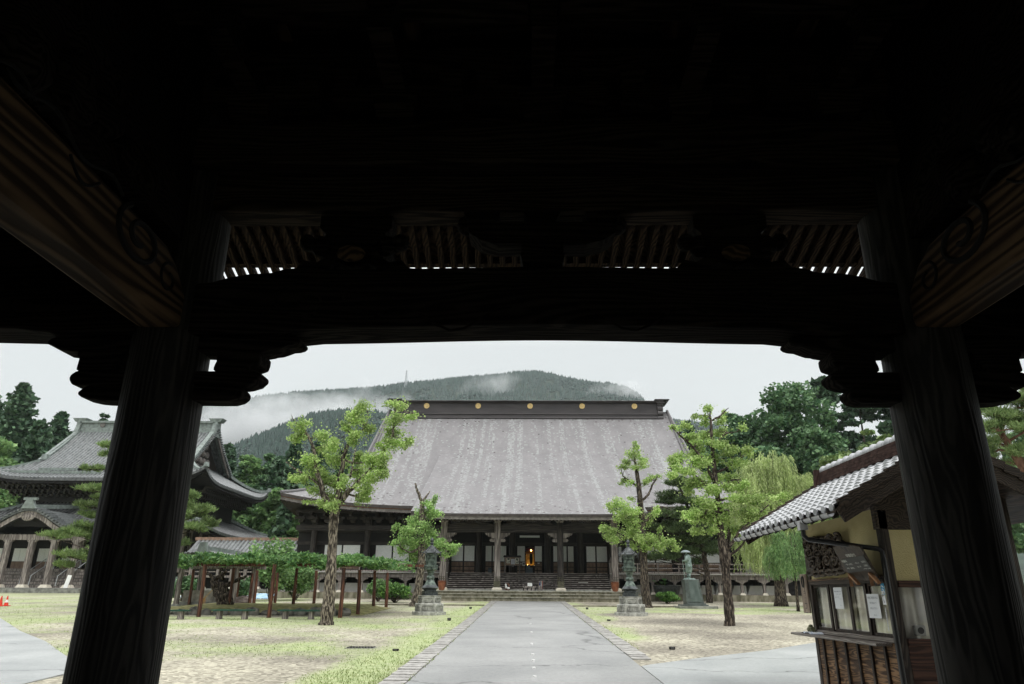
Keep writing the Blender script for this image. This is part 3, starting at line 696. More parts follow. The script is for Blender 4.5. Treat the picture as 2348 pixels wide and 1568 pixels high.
    ea = N(t, 'ShaderNodeMath', operation='ADD'); t.links.new(e1.outputs[0], ea.inputs[0]); t.links.new(e2.outputs[0], ea.inputs[1])
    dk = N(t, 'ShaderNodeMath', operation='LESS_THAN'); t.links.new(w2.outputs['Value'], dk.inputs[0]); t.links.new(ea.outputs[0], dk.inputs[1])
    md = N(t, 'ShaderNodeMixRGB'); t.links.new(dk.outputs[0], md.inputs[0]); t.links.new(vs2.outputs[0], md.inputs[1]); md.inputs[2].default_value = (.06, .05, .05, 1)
    t.links.new(md.outputs[0], b.inputs['Base Color'])
    b.inputs['Roughness'].default_value = .55; b.inputs['Specular IOR Level'].default_value = .35
    bp = N(t, 'ShaderNodeBump'); bp.inputs['Strength'].default_value = .25; bp.inputs['Distance'].default_value = .02
    t.links.new(ff.outputs[0], bp.inputs['Height']); t.links.new(bp.outputs[0], b.inputs['Normal'])
    return m
ROOFM = roof_material('shingled_sheet_roof', .24, .70, (.154, .147, .150), (.196, .187, .190), (.355, .38, .365))

class Irimoya:
    def __init__(s, X0, W, Yf, Yb, ze, zr, vh, kh=1., up=1., bend=.25, upow=4, ribs=0., pitch=.35):
        s.X0, s.W, s.Yf, s.Yb, s.ze, s.zr, s.vh, s.up, s.bend, s.upow, s.ribs, s.pitch = X0, W, Yf, Yb, ze, zr, vh, up, bend, upow, ribs, pitch
        s.Yr = (Yf+Yb)/2; s.D = s.Yr-Yf; s.Yh = Yf+(W-vh)*kh; s.sh = (s.Yh-Yf)/s.D
    def p(s, q): return (1-s.bend)*q+s.bend*q*q
    def z(s, q): return s.ze+(s.zr-s.ze)*s.p(q)
    def front(s, ax, t, side=1):                        # ax = offset from the axis, t 0..1 up the slope
        a = abs(ax); qm = 1. if a <= s.vh else s.sh*(s.W-a)/(s.W-s.vh)
        q = t*qm
        z = s.z(q)+s.up*(a/s.W)**s.upow*max(0, 1-q/s.sh)**1.5
        y = s.Yf+q*s.D
        return (s.X0+ax, y if side > 0 else 2*s.Yr-y, z)
    def side(s, y, t, sg):
        dy = abs(y-s.Yr); tm = min(1, max(0, (s.D-dy)/(s.Yh-s.Yf))); tau = t*tm
        z = s.z(s.sh*tau)+s.up*(dy/s.D)**s.upow*max(0, 1-tau)**1.5
        return (s.X0+sg*(s.W-(s.W-s.vh+.9)*tau), y, z)
    def cols(s, L):
        if not s.ribs: return list(np.linspace(-L, L, 61)), [0]*61
        n = int(2*L/s.pitch)*8; c = list(np.linspace(-L, L, n+1)); return c, [[0, 0, 0, .62, .93, 1, .93, .62][i % 8]*s.ribs for i in range(n+1)]
    def surface(s, nt=14, dz=0., tmax=1.):
        mb = MB(); uv = []
        for sg in (1, -1):
            c, r = s.cols(s.W); o = len(mb.v)
            vs = []
            for x, h in zip(c, r):
                L = 0; pr = None
                for j in range(nt+1):
                    p = s.front(x, j/nt*tmax, sg)
                    if pr: L += math.dist(pr, p)
                    pr = p; vs.append((p[0], p[1], p[2]+h+dz)); uv.append((p[0], L))
            n = nt+1; mb.add(vs, [(i*n+j, (i+1)*n+j, (i+1)*n+j+1, i*n+j+1) for i in range(len(c)-1) for j in range(nt)])
        for sg in (1, -1):
            c, r = s.cols(s.D); vs = []
            for y, h in zip(c, r):
                L = 0; pr = None
                for j in range(nt+1):
                    p = s.side(s.Yr+y, j/nt*tmax, sg)
                    if pr: L += math.dist(pr, p)
                    pr = p; vs.append((p[0], p[1], p[2]+h+dz)); uv.append((p[1], L))
            n = nt+1; mb.add(vs, [(i*n+j, (i+1)*n+j, (i+1)*n+j+1, i*n+j+1) for i in range(len(c)-1) for j in range(nt)])
        mb.uv = uv; return mb
    def hip(s, sx, sy, n=12):                           # points along a hip, from corner to verge foot
        pts = []
        for i in range(n+1):
            a = s.W+(s.vh-s.W)*i/n; p = s.front(sx*a, 1., 1); pts.append((p[0], p[1] if sy < 0 else 2*s.Yr-p[1], p[2]))
        return pts
    def verge(s, sx, sy, n=12, inset=0.):
        pts = []
        for i in range(n+1):
            q = s.sh+(1-s.sh)*i/n; p = s.front(sx*(s.vh-inset), q); pts.append((p[0], p[1] if sy < 0 else 2*s.Yr-p[1], p[2]))
        return pts
    def edge(s, h0, h1, back=0.):                       # fascia that follows the eave all round
        mb = MB()
        for sg in (1, -1):
            pr = [s.front(x, 0, sg) for x in np.linspace(-s.W, s.W, 49)]
            for a, b in zip(pr[:-1], pr[1:]): mb.add([(a[0], a[1]+sg*back, a[2]-h0), (b[0], b[1]+sg*back, b[2]-h0), (b[0], b[1]+sg*back, b[2]-h1), (a[0], a[1]+sg*back, a[2]-h1)], [(0, 1, 2, 3)])
            pr = [s.side(y, 0, sg) for y in np.linspace(s.Yf, s.Yb, 49)]
            for a, b in zip(pr[:-1], pr[1:]): mb.add([(a[0]-sg*back, a[1], a[2]-h0), (b[0]-sg*back, b[1], b[2]-h0), (b[0]-sg*back, b[1], b[2]-h1), (a[0]-sg*back, a[1], a[2]-h1)], [(0, 1, 2, 3)])
        return mb
    def soffit(s, depth, drop, pitch=.45, rise=.25):
        """underside with rafters, rising gently from the eave towards the wall"""
        mb = MB()
        def row(fn, L):
            n = int(2*L/pitch)*2; vs = []
            for i in range(n+1):
                x = -L+2*L*i/n
                for j in range(5):
                    p = fn(x, j/4); vs.append((p[0], p[1], p[2]-drop-(.12 if i % 2 else 0)))
            mb.add(vs, [(i*5+j, i*5+j+1, (i+1)*5+j+1, (i+1)*5+j) for i in range(n) for j in range(4)])
        for sg in (1, -1):
            def fn(x, t):
                p = s.front(x, 0, sg); d = min(depth*t, max(0, (s.W-abs(x)))*1.0); return (p[0], p[1]+sg*d, p[2]+rise*d)
            row(fn, s.W)
            def fs(y, t):
                p = s.side(s.Yr+y, 0, sg); d = min(depth*t, max(0, s.D-abs(y))); return (p[0]-sg*d, p[1], p[2]+rise*d)
            row(fs, s.D)
        return mb
    def gable(s, sx, inset, zlow):
        v = s.verge(sx, -1, 12, inset); w_ = s.verge(sx, 1, 12, inset)
        pts = v+w_[::-1][1:]; x = v[0][0]
        mb = MB(); poly = [(p[1], p[2]-.05) for p in pts]; poly = [(poly[0][0], zlow)]+poly+[(poly[-1][0], zlow)]
        mb.prism(poly, lambda a, b, d: (x+d, a, b), -.1, .1); return mb
def set_uv(o, uv):
    me = o.data; l = me.uv_layers.new(name='UVMap'); idx = np.empty(len(me.loops), dtype=np.int32); me.loops.foreach_get('vertex_index', idx)
    l.data.foreach_set('uv', np.array(uv, dtype=np.float32)[idx].ravel())

# ================================================================== MAIN HALL
HX = 0.25; HZ = 1.68                                    # axis, level of its yard
hall = thing('main_hall', 'vast dark timber temple hall under a huge grey lilac shingled roof with gold crests', 'temple hall', (HX, 71, HZ))
R1 = Irimoya(HX, 23.3, 67.0, 105.0, 9.80, 23.7, 17.3, 1.33, 1.25, .28)
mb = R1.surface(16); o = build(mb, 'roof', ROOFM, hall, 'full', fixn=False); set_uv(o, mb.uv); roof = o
# canopy roof over the steps, laid in one sweep with the main slope
KW = 9.75
def kohai(u, v):
    y = 59.6+18.2*u; k = y-59.6; z = 8.40+.405*k+.0030*k*k
    return (HX-KW+2*KW*v, y, z+.20*abs(2*v-1)**6*(1-u))
mb = MB(); n, m_ = 24, 30; uv = []
vs = []
for i in range(n+1):
    for j in range(m_+1):
        p = kohai(i/n, j/m_); vs.append(p); uv.append((p[0], (p[1]-59.6)*1.11+1.1))
mb.add(vs, [(i*(m_+1)+j, (i+1)*(m_+1)+j, (i+1)*(m_+1)+j+1, i*(m_+1)+j+1) for i in range(n) for j in range(m_)])
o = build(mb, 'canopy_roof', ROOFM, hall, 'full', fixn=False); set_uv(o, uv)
mb = MB()
for sx in (0, 1):                                       # canopy cheeks
    pts = [kohai(i/n, sx) for i in range(n+1)]
    for a, b in zip(pts[:-1], pts[1:]): mb.add([a, b, (b[0], b[1], b[2]-.42), (a[0], a[1], a[2]-.42)], [(0, 1, 2, 3)])
pts = [kohai(0, j/m_) for j in range(m_+1)]
EDGEB = mat('eave_edge_timber', (.05, .042, .038), .6, .3, 4)
EDGEG = mat('eave_edge_grey', (.20, .18, .165), .7, .3, 4)
COPR = mat('orange_eave_trim', (.20, .075, .03), .5, .3, 4)
build(mb, 'canopy_cheek', ROOFM, hall)
def strip(pts, h0, h1, dy):
    mb = MB()
    for a, b in zip(pts[:-1], pts[1:]):
        mb.add([(a[0], a[1]+dy, a[2]-h0), (b[0], b[1]+dy, b[2]-h0), (b[0], b[1]+dy, b[2]-h1), (a[0], a[1]+dy, a[2]-h1),
                (a[0], a[1]+dy+.3, a[2]-h1), (b[0], b[1]+dy+.3, b[2]-h1)], [(0, 1, 2, 3), (3, 2, 5, 4)])
    return mb
build(strip(pts, .0, .22, 0.0), 'canopy_edge', EDGEB, hall)
build(strip(pts, .22, .46, .10), 'canopy_fascia', EDGEG, hall)
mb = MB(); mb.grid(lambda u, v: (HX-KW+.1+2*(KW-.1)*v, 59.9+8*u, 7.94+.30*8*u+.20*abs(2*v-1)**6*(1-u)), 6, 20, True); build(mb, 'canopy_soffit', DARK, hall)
mb = MB()
for k in range(62):
    x = HX-9.5+19*k/61; mb.bar((x, 59.85, 7.92), (x, 64.5, 9.0), .13, .16)
o = build(mb, 'rafter_row', TIMBER, hall)
# eaves of the main roof
build(R1.edge(0, .28), 'eave_edge', EDGEB, hall)
build(R1.edge(.28, .34, .08), 'eave_trim', COPR, hall)
build(R1.edge(.34, .62, .14), 'eave_fascia', EDGEG, hall)
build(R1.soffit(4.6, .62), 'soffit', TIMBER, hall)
mb = MB()
for sx in (-1, 1):
    build(R1.gable(sx, 1.0, 13.0), 'gable_wall', TIMBER, hall)
    for sy in (-1, 1):
        v = R1.verge(sx, sy); mbv = MB()
        for a, b in zip(v[:-1], v[1:]): mbv.bar((a[0]+sx*.02, a[1], a[2]-.28), (b[0]+sx*.02, b[1], b[2]-.28), .22, .6)
        build(mbv, 'verge_board', RIDGE, hall)
        mbv = MB(); mbv.tube([(p[0], p[1], p[2]+.12) for p in v], .17, 8); mbv.tube([(p[0], p[1], p[2]+.06) for p in R1.hip(sx, sy)], .16, 8)
        build(mbv, 'hip_ridge', ROOFM, hall)
# box ridge
RW = 16.0; RYc = R1.Yr
RL = at(905, 918.5, 85.0).z; RB = at(1200, 952, 85.3).z; HR = RL-RB
mb = MB()
for z0, z1, d in ((0, .08, 1.5), (.08, .24, 1.25), (.24, .28, 1.35), (.28, .87, 1.1), (.87, .92, 1.35), (.92, .97, 1.6)):
    mb.box(HX-RW-(.5 if z0 > .8 else .0), HX+RW+(.5 if z0 > .8 else 0), RYc-d, RYc+d, RB-.6+(HR+.6)*z0, RB-.6+(HR+.6)*z1)
rdg = build(mb, 'ridge', RIDGE, hall, bevel=.05)
cz = RB+HR*.61
for px in (978, 1096, 1215, 1334, 1454):
    p = at(px, 930, RYc-1.15); mb = MB()
    mb.prism([(.34*math.cos(k*math.pi/16), .34*math.sin(k*math.pi/16)) for k in range(32)], lambda a, b, d: (p.x+a, RYc-1.1-d, cz+b), .0, .10)
    for k in range(16):
        t_ = k*math.pi/8; mb.bar((p.x+.06*math.cos(t_), RYc-1.21, cz+.06*math.sin(t_)), (p.x+.34*math.cos(t_), RYc-1.21, cz+.29*math.sin(t_)), .035, .03, (0, 1, 0))
    build(mb, 'crest', GOLDDISC, rdg)
for sx in (-1, 1):                                      # ridge-end ornaments
    mb = MB(); x = HX+sx*RW
    for k, (dz, r) in enumerate(((.25, .55), (-.35, .6), (-1.0, .62), (-1.65, .66), (-2.3, .7))):
        zc = RB+HR*.62+dz*.95; ol = [(r*math.cos(q*math.pi/8)*.95, .36*math.sin(q*math.pi/8)) for q in range(16)]
        mb.prism(ol, lambda a, b, d: (x+sx*d, RYc-1.1+a*.55, zc+b), -.15, .55)
    mb.box(min(x-sx*.25, x+sx*.7), max(x-sx*.25, x+sx*.7), RYc-1.5, RYc+1.5, RB+HR*.78, RB+HR*.93)
    mb.frust((x+sx*.45, RYc), RB+HR*.972, RB+HR*1.05, (1.5, 3.2), (1.9, 3.6))
    build(mb, 'ridge_end_ornament', RIDGE, rdg, bevel=.06)
# platform, plinth, plaster mound
EDGEST = mat('pale_step_edge_stone', (.20, .19, .14), .8, .3, 4, (1, 3, 1), col2=(.36, .35, .29))  # paler strip along the top edge of each step
FL = 3.98; PT = 2.42                                    # floor level, step platform level
mb = MB(); mb.box(HX-23.5, HX+23.5, 64.4, 104, HZ-.3, HZ+.55); build(mb, 'plinth', MOSSTONE, hall)
for k, (z0, z1, y0) in enumerate(((HZ-.2, HZ+.27, 60.75), (HZ+.275, HZ+.52, 61.1), (HZ+.525, PT, 61.45))):
    w_ = 9.3-.25*k; mb = MB(); x = -w_
    while x < w_-.05:
        L = min(1.6+random.uniform(-.3, .3), w_-x); mb.box(HX+x, HX+x+L-.012, y0, 64.6, z0, z1-.062); x += L
    o = build(mb, 'stone_step', MOSSTONE, hall); mb = MB(); mb.box(HX-w_-.04, HX+w_+.04, y0-.06, 64.55, z1-.06, z1); build(mb, 'step_edge', EDGEST, o)
LAND = mat('pale_landing_stone', (.22, .22, .19), .7, .3, 4, (1, 3, 1), col2=(.42, .42, .38))  # paler stone: the sky's reflection on the landing is put into the colour
mb = MB(); mb.box(HX-8.75, HX+8.75, 61.5, 64.7, PT, PT+.035); mb.box(HX-7.6, HX+7.6, 62.6, 64.9, PT+.04, PT+.13)
build(mb, 'landing', LAND, hall)
for sx in (-1, 1):
    for k in range(9):
        x0 = 9.3+k*1.42; mb = MB()
        mb.prism([(x0, HZ+.55), (x0+.12, HZ+.9), (x0+.3, HZ+1.35), (x0+1.3, HZ+1.35), (x0+1.40, HZ+.55)], lambda a, b, d: (HX+sx*a, d, b), 66.3, 67.5)
        build(mb, 'plaster_mound', PLASTERW, hall)
# timber stair
mb = MB(); nst = 9
for k in range(nst):
    z1 = PT+.04+(FL-PT-.04)*(k+1)/nst; y0 = 63.1+(67.0-63.1)*k/nst
    mb.box(HX-7.0, HX+7.0, y0-.06, y0+.40, z1-.07, z1)
o = build(mb, 'stair', STEPWOOD, hall)
mb = MB()
for k in range(nst):
    z1 = PT+.04+(FL-PT-.04)*(k+1)/nst; y0 = 63.1+(67.0-63.1)*k/nst; mb.box(HX-6.98, HX+6.98, y0+.03, y0+.09, z1-(FL-PT)/nst, z1-.072)
build(mb, 'riser', DARK, o)
mb = MB()
for px in (568, 1688):
    p = at((1650+px/2.4716)/1.7452, (2100+583/2.4716)/1.7452, 64.5); mb.box(p.x-.42, p.x+.42, 64.45, 64.5, p.z-.13, p.z+.13)
WHITE = mat('white_card', (.72, .72, .70), .7, .04, 3)
build(mb, 'step_notice', WHITE, o)
# veranda floor, its edge, posts, brackets and railing
VF = 3.92
for sx in (-1, 1):
    xa, xb = sorted((HX+sx*7.1, HX+sx*22.6))
    mb = MB(); mb.box(xa, xb, 65.3, 71.2, VF-.14, VF-.03); build(mb, 'veranda_floor', GREYWOOD, hall)
    mb = MB(); mb.box(xa, xb, 65.12, 65.6, VF-.03, VF+.02); build(mb, 'veranda_edge', mat('bleached_edge_board', (.36, .36, .34), .7, .3, 3, (.3, 2, 1), col2=(.6, .6, .57)), hall)
    mb = MB(); mb.box(xa, xb, 65.35, 65.6, VF-.42, VF-.145); build(mb, 'veranda_beam', GREYWOOD, hall)
    mb = MB(); mb.box(xa, xb, 65.35, 65.45, HZ+.555, HZ+.62); build(mb, 'ground_sill', GREYWOOD, hall)
    for k in range(8):
        x = HX+sx*(8.9+k*1.93); mb = MB()
        mb.box(x-.11, x+.11, 65.4, 65.62, HZ+.74, VF-.42); o = build(mb, 'veranda_post', GREYWOOD, hall)
        mb = MB(); mb.frust((x, 65.5), HZ+.55, HZ+.74, (.5, .5), (.30, .30)); build(mb, 'base_stone', WSTONE, o)
        mb = MB(); ol = [(-.55, .12), (-.52, .02), (-.36, -.05), (-.2, -.10), (-.12, -.2), (.12, -.2), (.2, -.10), (.36, -.05), (.52, .02), (.55, .12)]
        mb.prism(ol, lambda a, b, d: (x+a, d, VF-.56+b), 65.36, 65.66); build(mb, 'bracket', GREYWOOD, o)
    rl = MB(); xa2, xb2 = sorted((HX+sx*7.6, HX+sx*22.4))
    for z, h in ((VF+.12, .12), (VF+.48, .08), (VF+.86, .10)): rl.box(xa2, xb2, 65.52, 65.62, z-h/2, z+h/2)
    rr = build(rl, 'railing', GREYWOOD, hall)
    for k in range(9):
        x = HX+sx*(7.8+k*1.8); mb = MB(); mb.box(x-.05, x+.05, 65.53, 65.61, VF+.18, VF+.81); build(mb, 'baluster', GREYWOOD, rr)
    xa2, xb2 = sorted((HX+sx*7.1, HX+sx*7.5)); mb = MB(); mb.box(xa2, xb2, 65.4, 65.8, PT, VF+.9); mb.lathe((xa2+xb2)/2, 65.6, [(.14, VF+.9), (.2, VF+.98), (.2, VF+1.1), (.12, VF+1.2), (.02, VF+1.4)], 10)
    build(mb, 'newel_post', GREYWOOD, hall)
mb = MB(); mb.box(HX-7.05, HX+7.05, 66.9, 71.3, FL-.2, FL); build(mb, 'porch_floor', STEPWOOD, hall)
mb = MB(); mb.box(HX-22, HX+22, 67.6, 67.8, HZ+.55, VF-.2); build(mb, 'underfloor_wall', DARK, hall)
# porch pillars
KP = [(1650+q/2.4716)/1.7452 for q in (302, 838, 1463, 2002)]
KX = [at(px, 1300, 62).x for px in KP]
KT = at(1140, 1205, 62).z
for x in KX:
    mb = MB(); mb.box(x-.26, x+.26, 61.74, 62.26, PT+.22, 8.2); o = build(mb, 'porch_pillar', GREYWOOD if x != KX[2] else TIMBER, hall, bevel=.04)
    mb = MB(); mb.frust((x, 62), PT+.02, PT+.16, (.86, .86), (.86, .86)); mb.frust((x, 62), PT+.16, PT+.26, (.86, .86), (.64, .64)); build(mb, 'base_stone', WSTONE, o, bevel=.02)
    mb = MB(); mb.box(x-.275, x+.275, 61.725, 62.275, PT+.27, PT+.78)
    for q in (-1, 0, 1):
        for s2 in (-1, 1): mb.tube([(x+q*.17+.10*math.cos(t_*.785), 61.72, PT+.92+s2*.09+.10*math.sin(t_*.785)) for t_ in range(9)], .016, 5)
    build(mb, 'metal_shoe', mat('olive_metal_shoe', (.075, .07, .045), .6, .3, 6), o)
# beams between the porch pillars, with carved ends
zb = at(1213, 1222, 62).z; zt = at(1213, 1199, 62).z
for a, b in zip(KX[:-1], KX[1:]):
    L = b-a-.5; n = 24; bot = []; top = []
    for i in range(n+1):
        u = i/n; d = min(u, 1-u)*L; bot.append((a+.25+u*L, zb-.10+.16*sstep(.2, .9, d))); top.append((a+.25+u*L, zt-.18+.20*sstep(.1, .7, d)))
    mb = MB(); mb.prism(bot+top[::-1], lambda p, q, d: (p, d, q), 61.86, 62.14); build(mb, 'porch_beam', TIMBERX, hall)
for x in KX:
    for s in (-1, 1):
        mb = MB(); ol = [(.26, zb-.02), (1.05, zb-.02), (1.0, zb-.16), (.85, zb-.18), (.78, zb-.30), (.6, zb-.30), (.52, zb-.44), (.26, zb-.44)]
        mb.prism([(x+s*a, b) for a, b in ol], lambda a, b, d: (a, d, b), 61.8, 62.2)
        mb.prism([(x+s*a, b) for a, b in ((.26, zb-.48), (.62, zb-.5), (.7, zb-.6), (.62, zb-.72), (.26, zb-.74))], lambda a, b, d: (a, d, b), 61.84, 62.16)
        build(mb, 'carved_nose', GREYWOOD, hall)
    mb = MB()
    mb.frust((x, 62), 8.2-.02, 8.2+.02, (.6, .6), (.6, .6)); mb.frust((x, 61.9), zt+.02, zt+.22, (.5, .5), (.72, .72)); mb.box(x-.9, x+.9, 61.8, 62.1, zt+.22, zt+.38)
    for q in (-.75, 0, .75): mb.frust((x+q, 61.95), zt+.38, zt+.52, (.24, .3), (.36, .4))
    build(mb, 'bracket_set', GREYWOOD, hall)
mb = MB(); mb.box(KX[0]-2.3, KX[3]+2.3, 61.8, 62.12, zt+.53, zt+.78); build(mb, 'porch_purlin', TIMBERX, hall)
for a, b in zip(KX[:-1], KX[1:]):
    for k in range(1, 4):
        x = a+(b-a)*k/4; mb = MB(); mb.sphere((x, 61.8, zt+.26), (.34, .14, .22), 10, 6); mb.sphere((x-.35, 61.8, zt+.18), (.22, .12, .12), 8, 5); mb.sphere((x+.35, 61.8, zt+.18), (.22, .12, .12), 8, 5)
        build(mb, 'beam_carving', TIMBER, hall)
# facade: posts, lintels, doors
FY = 71.3
def fx(q, y=FY): return at((1650+q/2.4716)/1.7452, 1275, y).x
zd0 = FL; zmid = at(1213, (2100+363/2.4716)/1.7452, FY).z; zd1 = at(1213, (2100+210/2.4716)/1.7452, FY).z
doors = [(383, 503), (507, 617), (718, 786), (790, 930), (1031, 1115), (1205, 1283), (1388, 1528), (1532, 1597), (1715, 1812), (1816, 1928), (2035, 2140), (2144, 2240)]
for a, b in doors:
    xa, xb = fx(a), fx(b); mb = MB(); mb.box(xa, xb, FY, FY+.05, zd0+.06, zmid-.03); d = build(mb, 'door', BROWN, hall)
    mb = MB(); mb.box(xa+.03, xb-.03, FY-.008, FY+.03, zmid, zd1); build(mb, 'paper_screen', SHOJI, d)
    mb = MB(); mb.box(xa+.0, xa+.05, FY-.03, FY+.01, zd0+.06, zd1); mb.box(xb-.05, xb, FY-.03, FY+.01, zd0+.06, zd1)
    for zz in (zmid-.02, zd0+.35, zd0+.7): mb.box(xa+.055, xb-.055, FY-.028, FY+.0, zz-.035, zz+.035)
    build(mb, 'door_frame', TIMBER, d)
for sx, q in ((-1, (118, 272)), (1, None)):             # further screens of the side bays
    pass
for k, (xa, xb) in enumerate(((-19.6, -17.9), (-17.8, -16.1), (-14.6, -13.0), (-12.9, -11.3), (-10.2, -8.9), (9.2, 10.3), (10.9, 12.4), (12.5, 14.0), (15.4, 17.0), (17.1, 18.7))):
    mb = MB(); mb.box(xa, xb, FY, FY+.05, zd0+.06, zmid-.03); d = build(mb, 'door', BROWN, hall)
    mb = MB(); mb.box(xa+.03, xb-.03, FY-.008, FY+.03, zmid, zd1); build(mb, 'paper_screen', SHOJI, d)
    mb = MB()
    for zz in (zmid-.02, zd0+.35, zd0+.7): mb.box(xa+.05, xb-.05, FY-.028, FY, zz-.035, zz+.035)
    build(mb, 'door_frame', TIMBER, d)
for q in (340, 655, 985, 1335, 1660, 1965): 
    x = fx(q, 70.4); mb = MB(); mb.lathe(x, 70.6, [(.30, FL), (.30, 9.2)], 20); build(mb, 'pillar', TIMBER, hall, True)
for x in (-20.5, -15.3, -10.6, 10.6, 14.7, 20.0):
    mb = MB(); mb.lathe(x, 70.6, [(.30, VF), (.30, 9.2)], 20); build(mb, 'pillar', TIMBER, hall, True)
xg0, xg1 = fx(1118), fx(1203)
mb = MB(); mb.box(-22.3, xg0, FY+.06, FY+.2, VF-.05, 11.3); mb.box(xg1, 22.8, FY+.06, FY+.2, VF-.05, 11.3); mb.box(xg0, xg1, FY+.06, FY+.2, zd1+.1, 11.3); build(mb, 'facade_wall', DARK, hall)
mb = MB()
for sx in (-22.3, 22.6): mb.box(sx, sx+.2, FY+.21, 100, VF-.05, 11.3)
mb.box(-22.3, 22.8, 100, 100.2, VF-.05, 11.3); build(mb, 'outer_wall', DARK, hall)
mb = MB(); mb.box(-22.3, 22.8, FY-.12, FY-.02, zd1+.03, zd1+.33); mb.box(-22.3, 22.8, FY-.16, FY-.02, zd1+1.2, zd1+1.5); build(mb, 'head_beam', TIMBERX, hall)
mb = MB(); mb.box(-22.3, 22.8, FY-.10, FY-.03, FL-.14, FL+.05); build(mb, 'threshold', TIMBERX, hall)
mb = MB()
for k in range(36):                                     # bracket frieze under the main eaves
    x = -21.8+k*1.26
    mb.frust((x, 70.2), 8.6, 8.85, (.4, .4), (.55, .55)); mb.box(x-.5, x+.5, 69.6, 69.9, 8.9, 9.1); mb.box(x-.12, x+.12, 68.8, 70.2, 9.15, 9.35); mb.frust((x, 69.0), 9.36, 9.5, (.25, .25), (.36, .36))
build(mb, 'bracket_frieze', TIMBER, hall)
mb = MB(); mb.box(-22.3, 22.8, 70.3, 70.7, 7.9, 8.4); mb.box(-22.3, 22.8, 69.85, 70.15, 9.5, 9.8); build(mb, 'eave_beam', TIMBERX, hall)
LAMPM = bpy.data.materials.new('lit_lamp'); LAMPM.use_nodes = True
LAMPM.node_tree.nodes['Principled BSDF'].inputs['Emission Color'].default_value = (1, .55, .18, 1); LAMPM.node_tree.nodes['Principled BSDF'].inputs['Emission Strength'].default_value = 40
mb = MB(); xc = fx(1158); pz = at(1213, (2100+115/2.4716)/1.7452, 70).z; mb.box(xc-.95, xc+.95, 69.9, 70.05, pz-.09, pz+.09); build(mb, 'porch_strip_lamp', WHITE, hall, label='long white strip lamp, unlit, hung over the doorway')
# inside, seen through the open door: a gilded altar lamp
ax = fx(1172, 77); alt = thing('golden_altar', 'gilded altar lantern glowing inside the open middle doorway of the hall', 'altar', (ax, 77, FL))
za = lambda y6: at(1215, (2150+y6/6.272)/1.7452, 77).z
mb = MB(); mb.lathe(ax, 77, [(.30, FL), (.34, za(760)), (.5, za(745)), (.52, za(715)), (.38, za(705))], 8, .39); build(mb, 'altar_base', DARK, alt)
zA, zB = za(690), za(390)
for s in (-1, 1):
    mb = MB(); ol = [(.10, zA+.05), (.46, zA), (.66, zA+(zB-zA)*.35), (.66, zA+(zB-zA)*.6), (.5, zB-.1), (.12, zB-.1), (.16, zA+(zB-zA)*.6), (.14, zA+.4)]
    mb.prism([(ax+s*a, b) for a, b in ol], lambda a, b, d: (a, 77+d, b), -.08, .08)
    for q in range(9): mb.sphere((ax+s*random.uniform(.25, .55), 76.9, zA+(zB-zA)*random.uniform(.1, .85)), (.09, .06, .12), 8, 5)
    build(mb, 'gilded_leaf', GOLD, alt)
mb = MB(); mb.lathe(ax, 77, [(.62, zB-.05), (.72, zB+.0), (.5, zB+.15), (.3, zB+.25)], 8, .39); mb.lathe(ax, 77, [(.35, za(715)), (.55, za(700)), (.55, za(680)), (.4, za(670))], 8, .39); build(mb, 'gilded_crown', GOLD, alt)
mb = MB(); mb.lathe(ax, 77, [(.7, zB+.26), (.75, zB+.34), (.45, zB+.5), (.1, zB+.6)], 8, .39); build(mb, 'canopy', mat('red_lacquer', (.12, .02, .012), .3, .2, 4), alt)
mb = MB(); mb.sphere((ax-.35, 75.6, zA-.1), (.045, .045, .08), 10, 8); mb.sphere((ax+.35, 75.6, zA-.1), (.045, .045, .08), 10, 8); mb.sphere((ax, 76.2, zB+.2), (.05, .05, .05), 10, 8); build(mb, 'lamp', LAMPM, alt)
mb = MB(); mb.box(ax-6, ax+6, 80, 80.1, FL, 11); mb.box(ax-6, ax+6, FY+.25, 80, FL-.1, FL-.01); build(mb, 'inner_screen', DARK, hall)

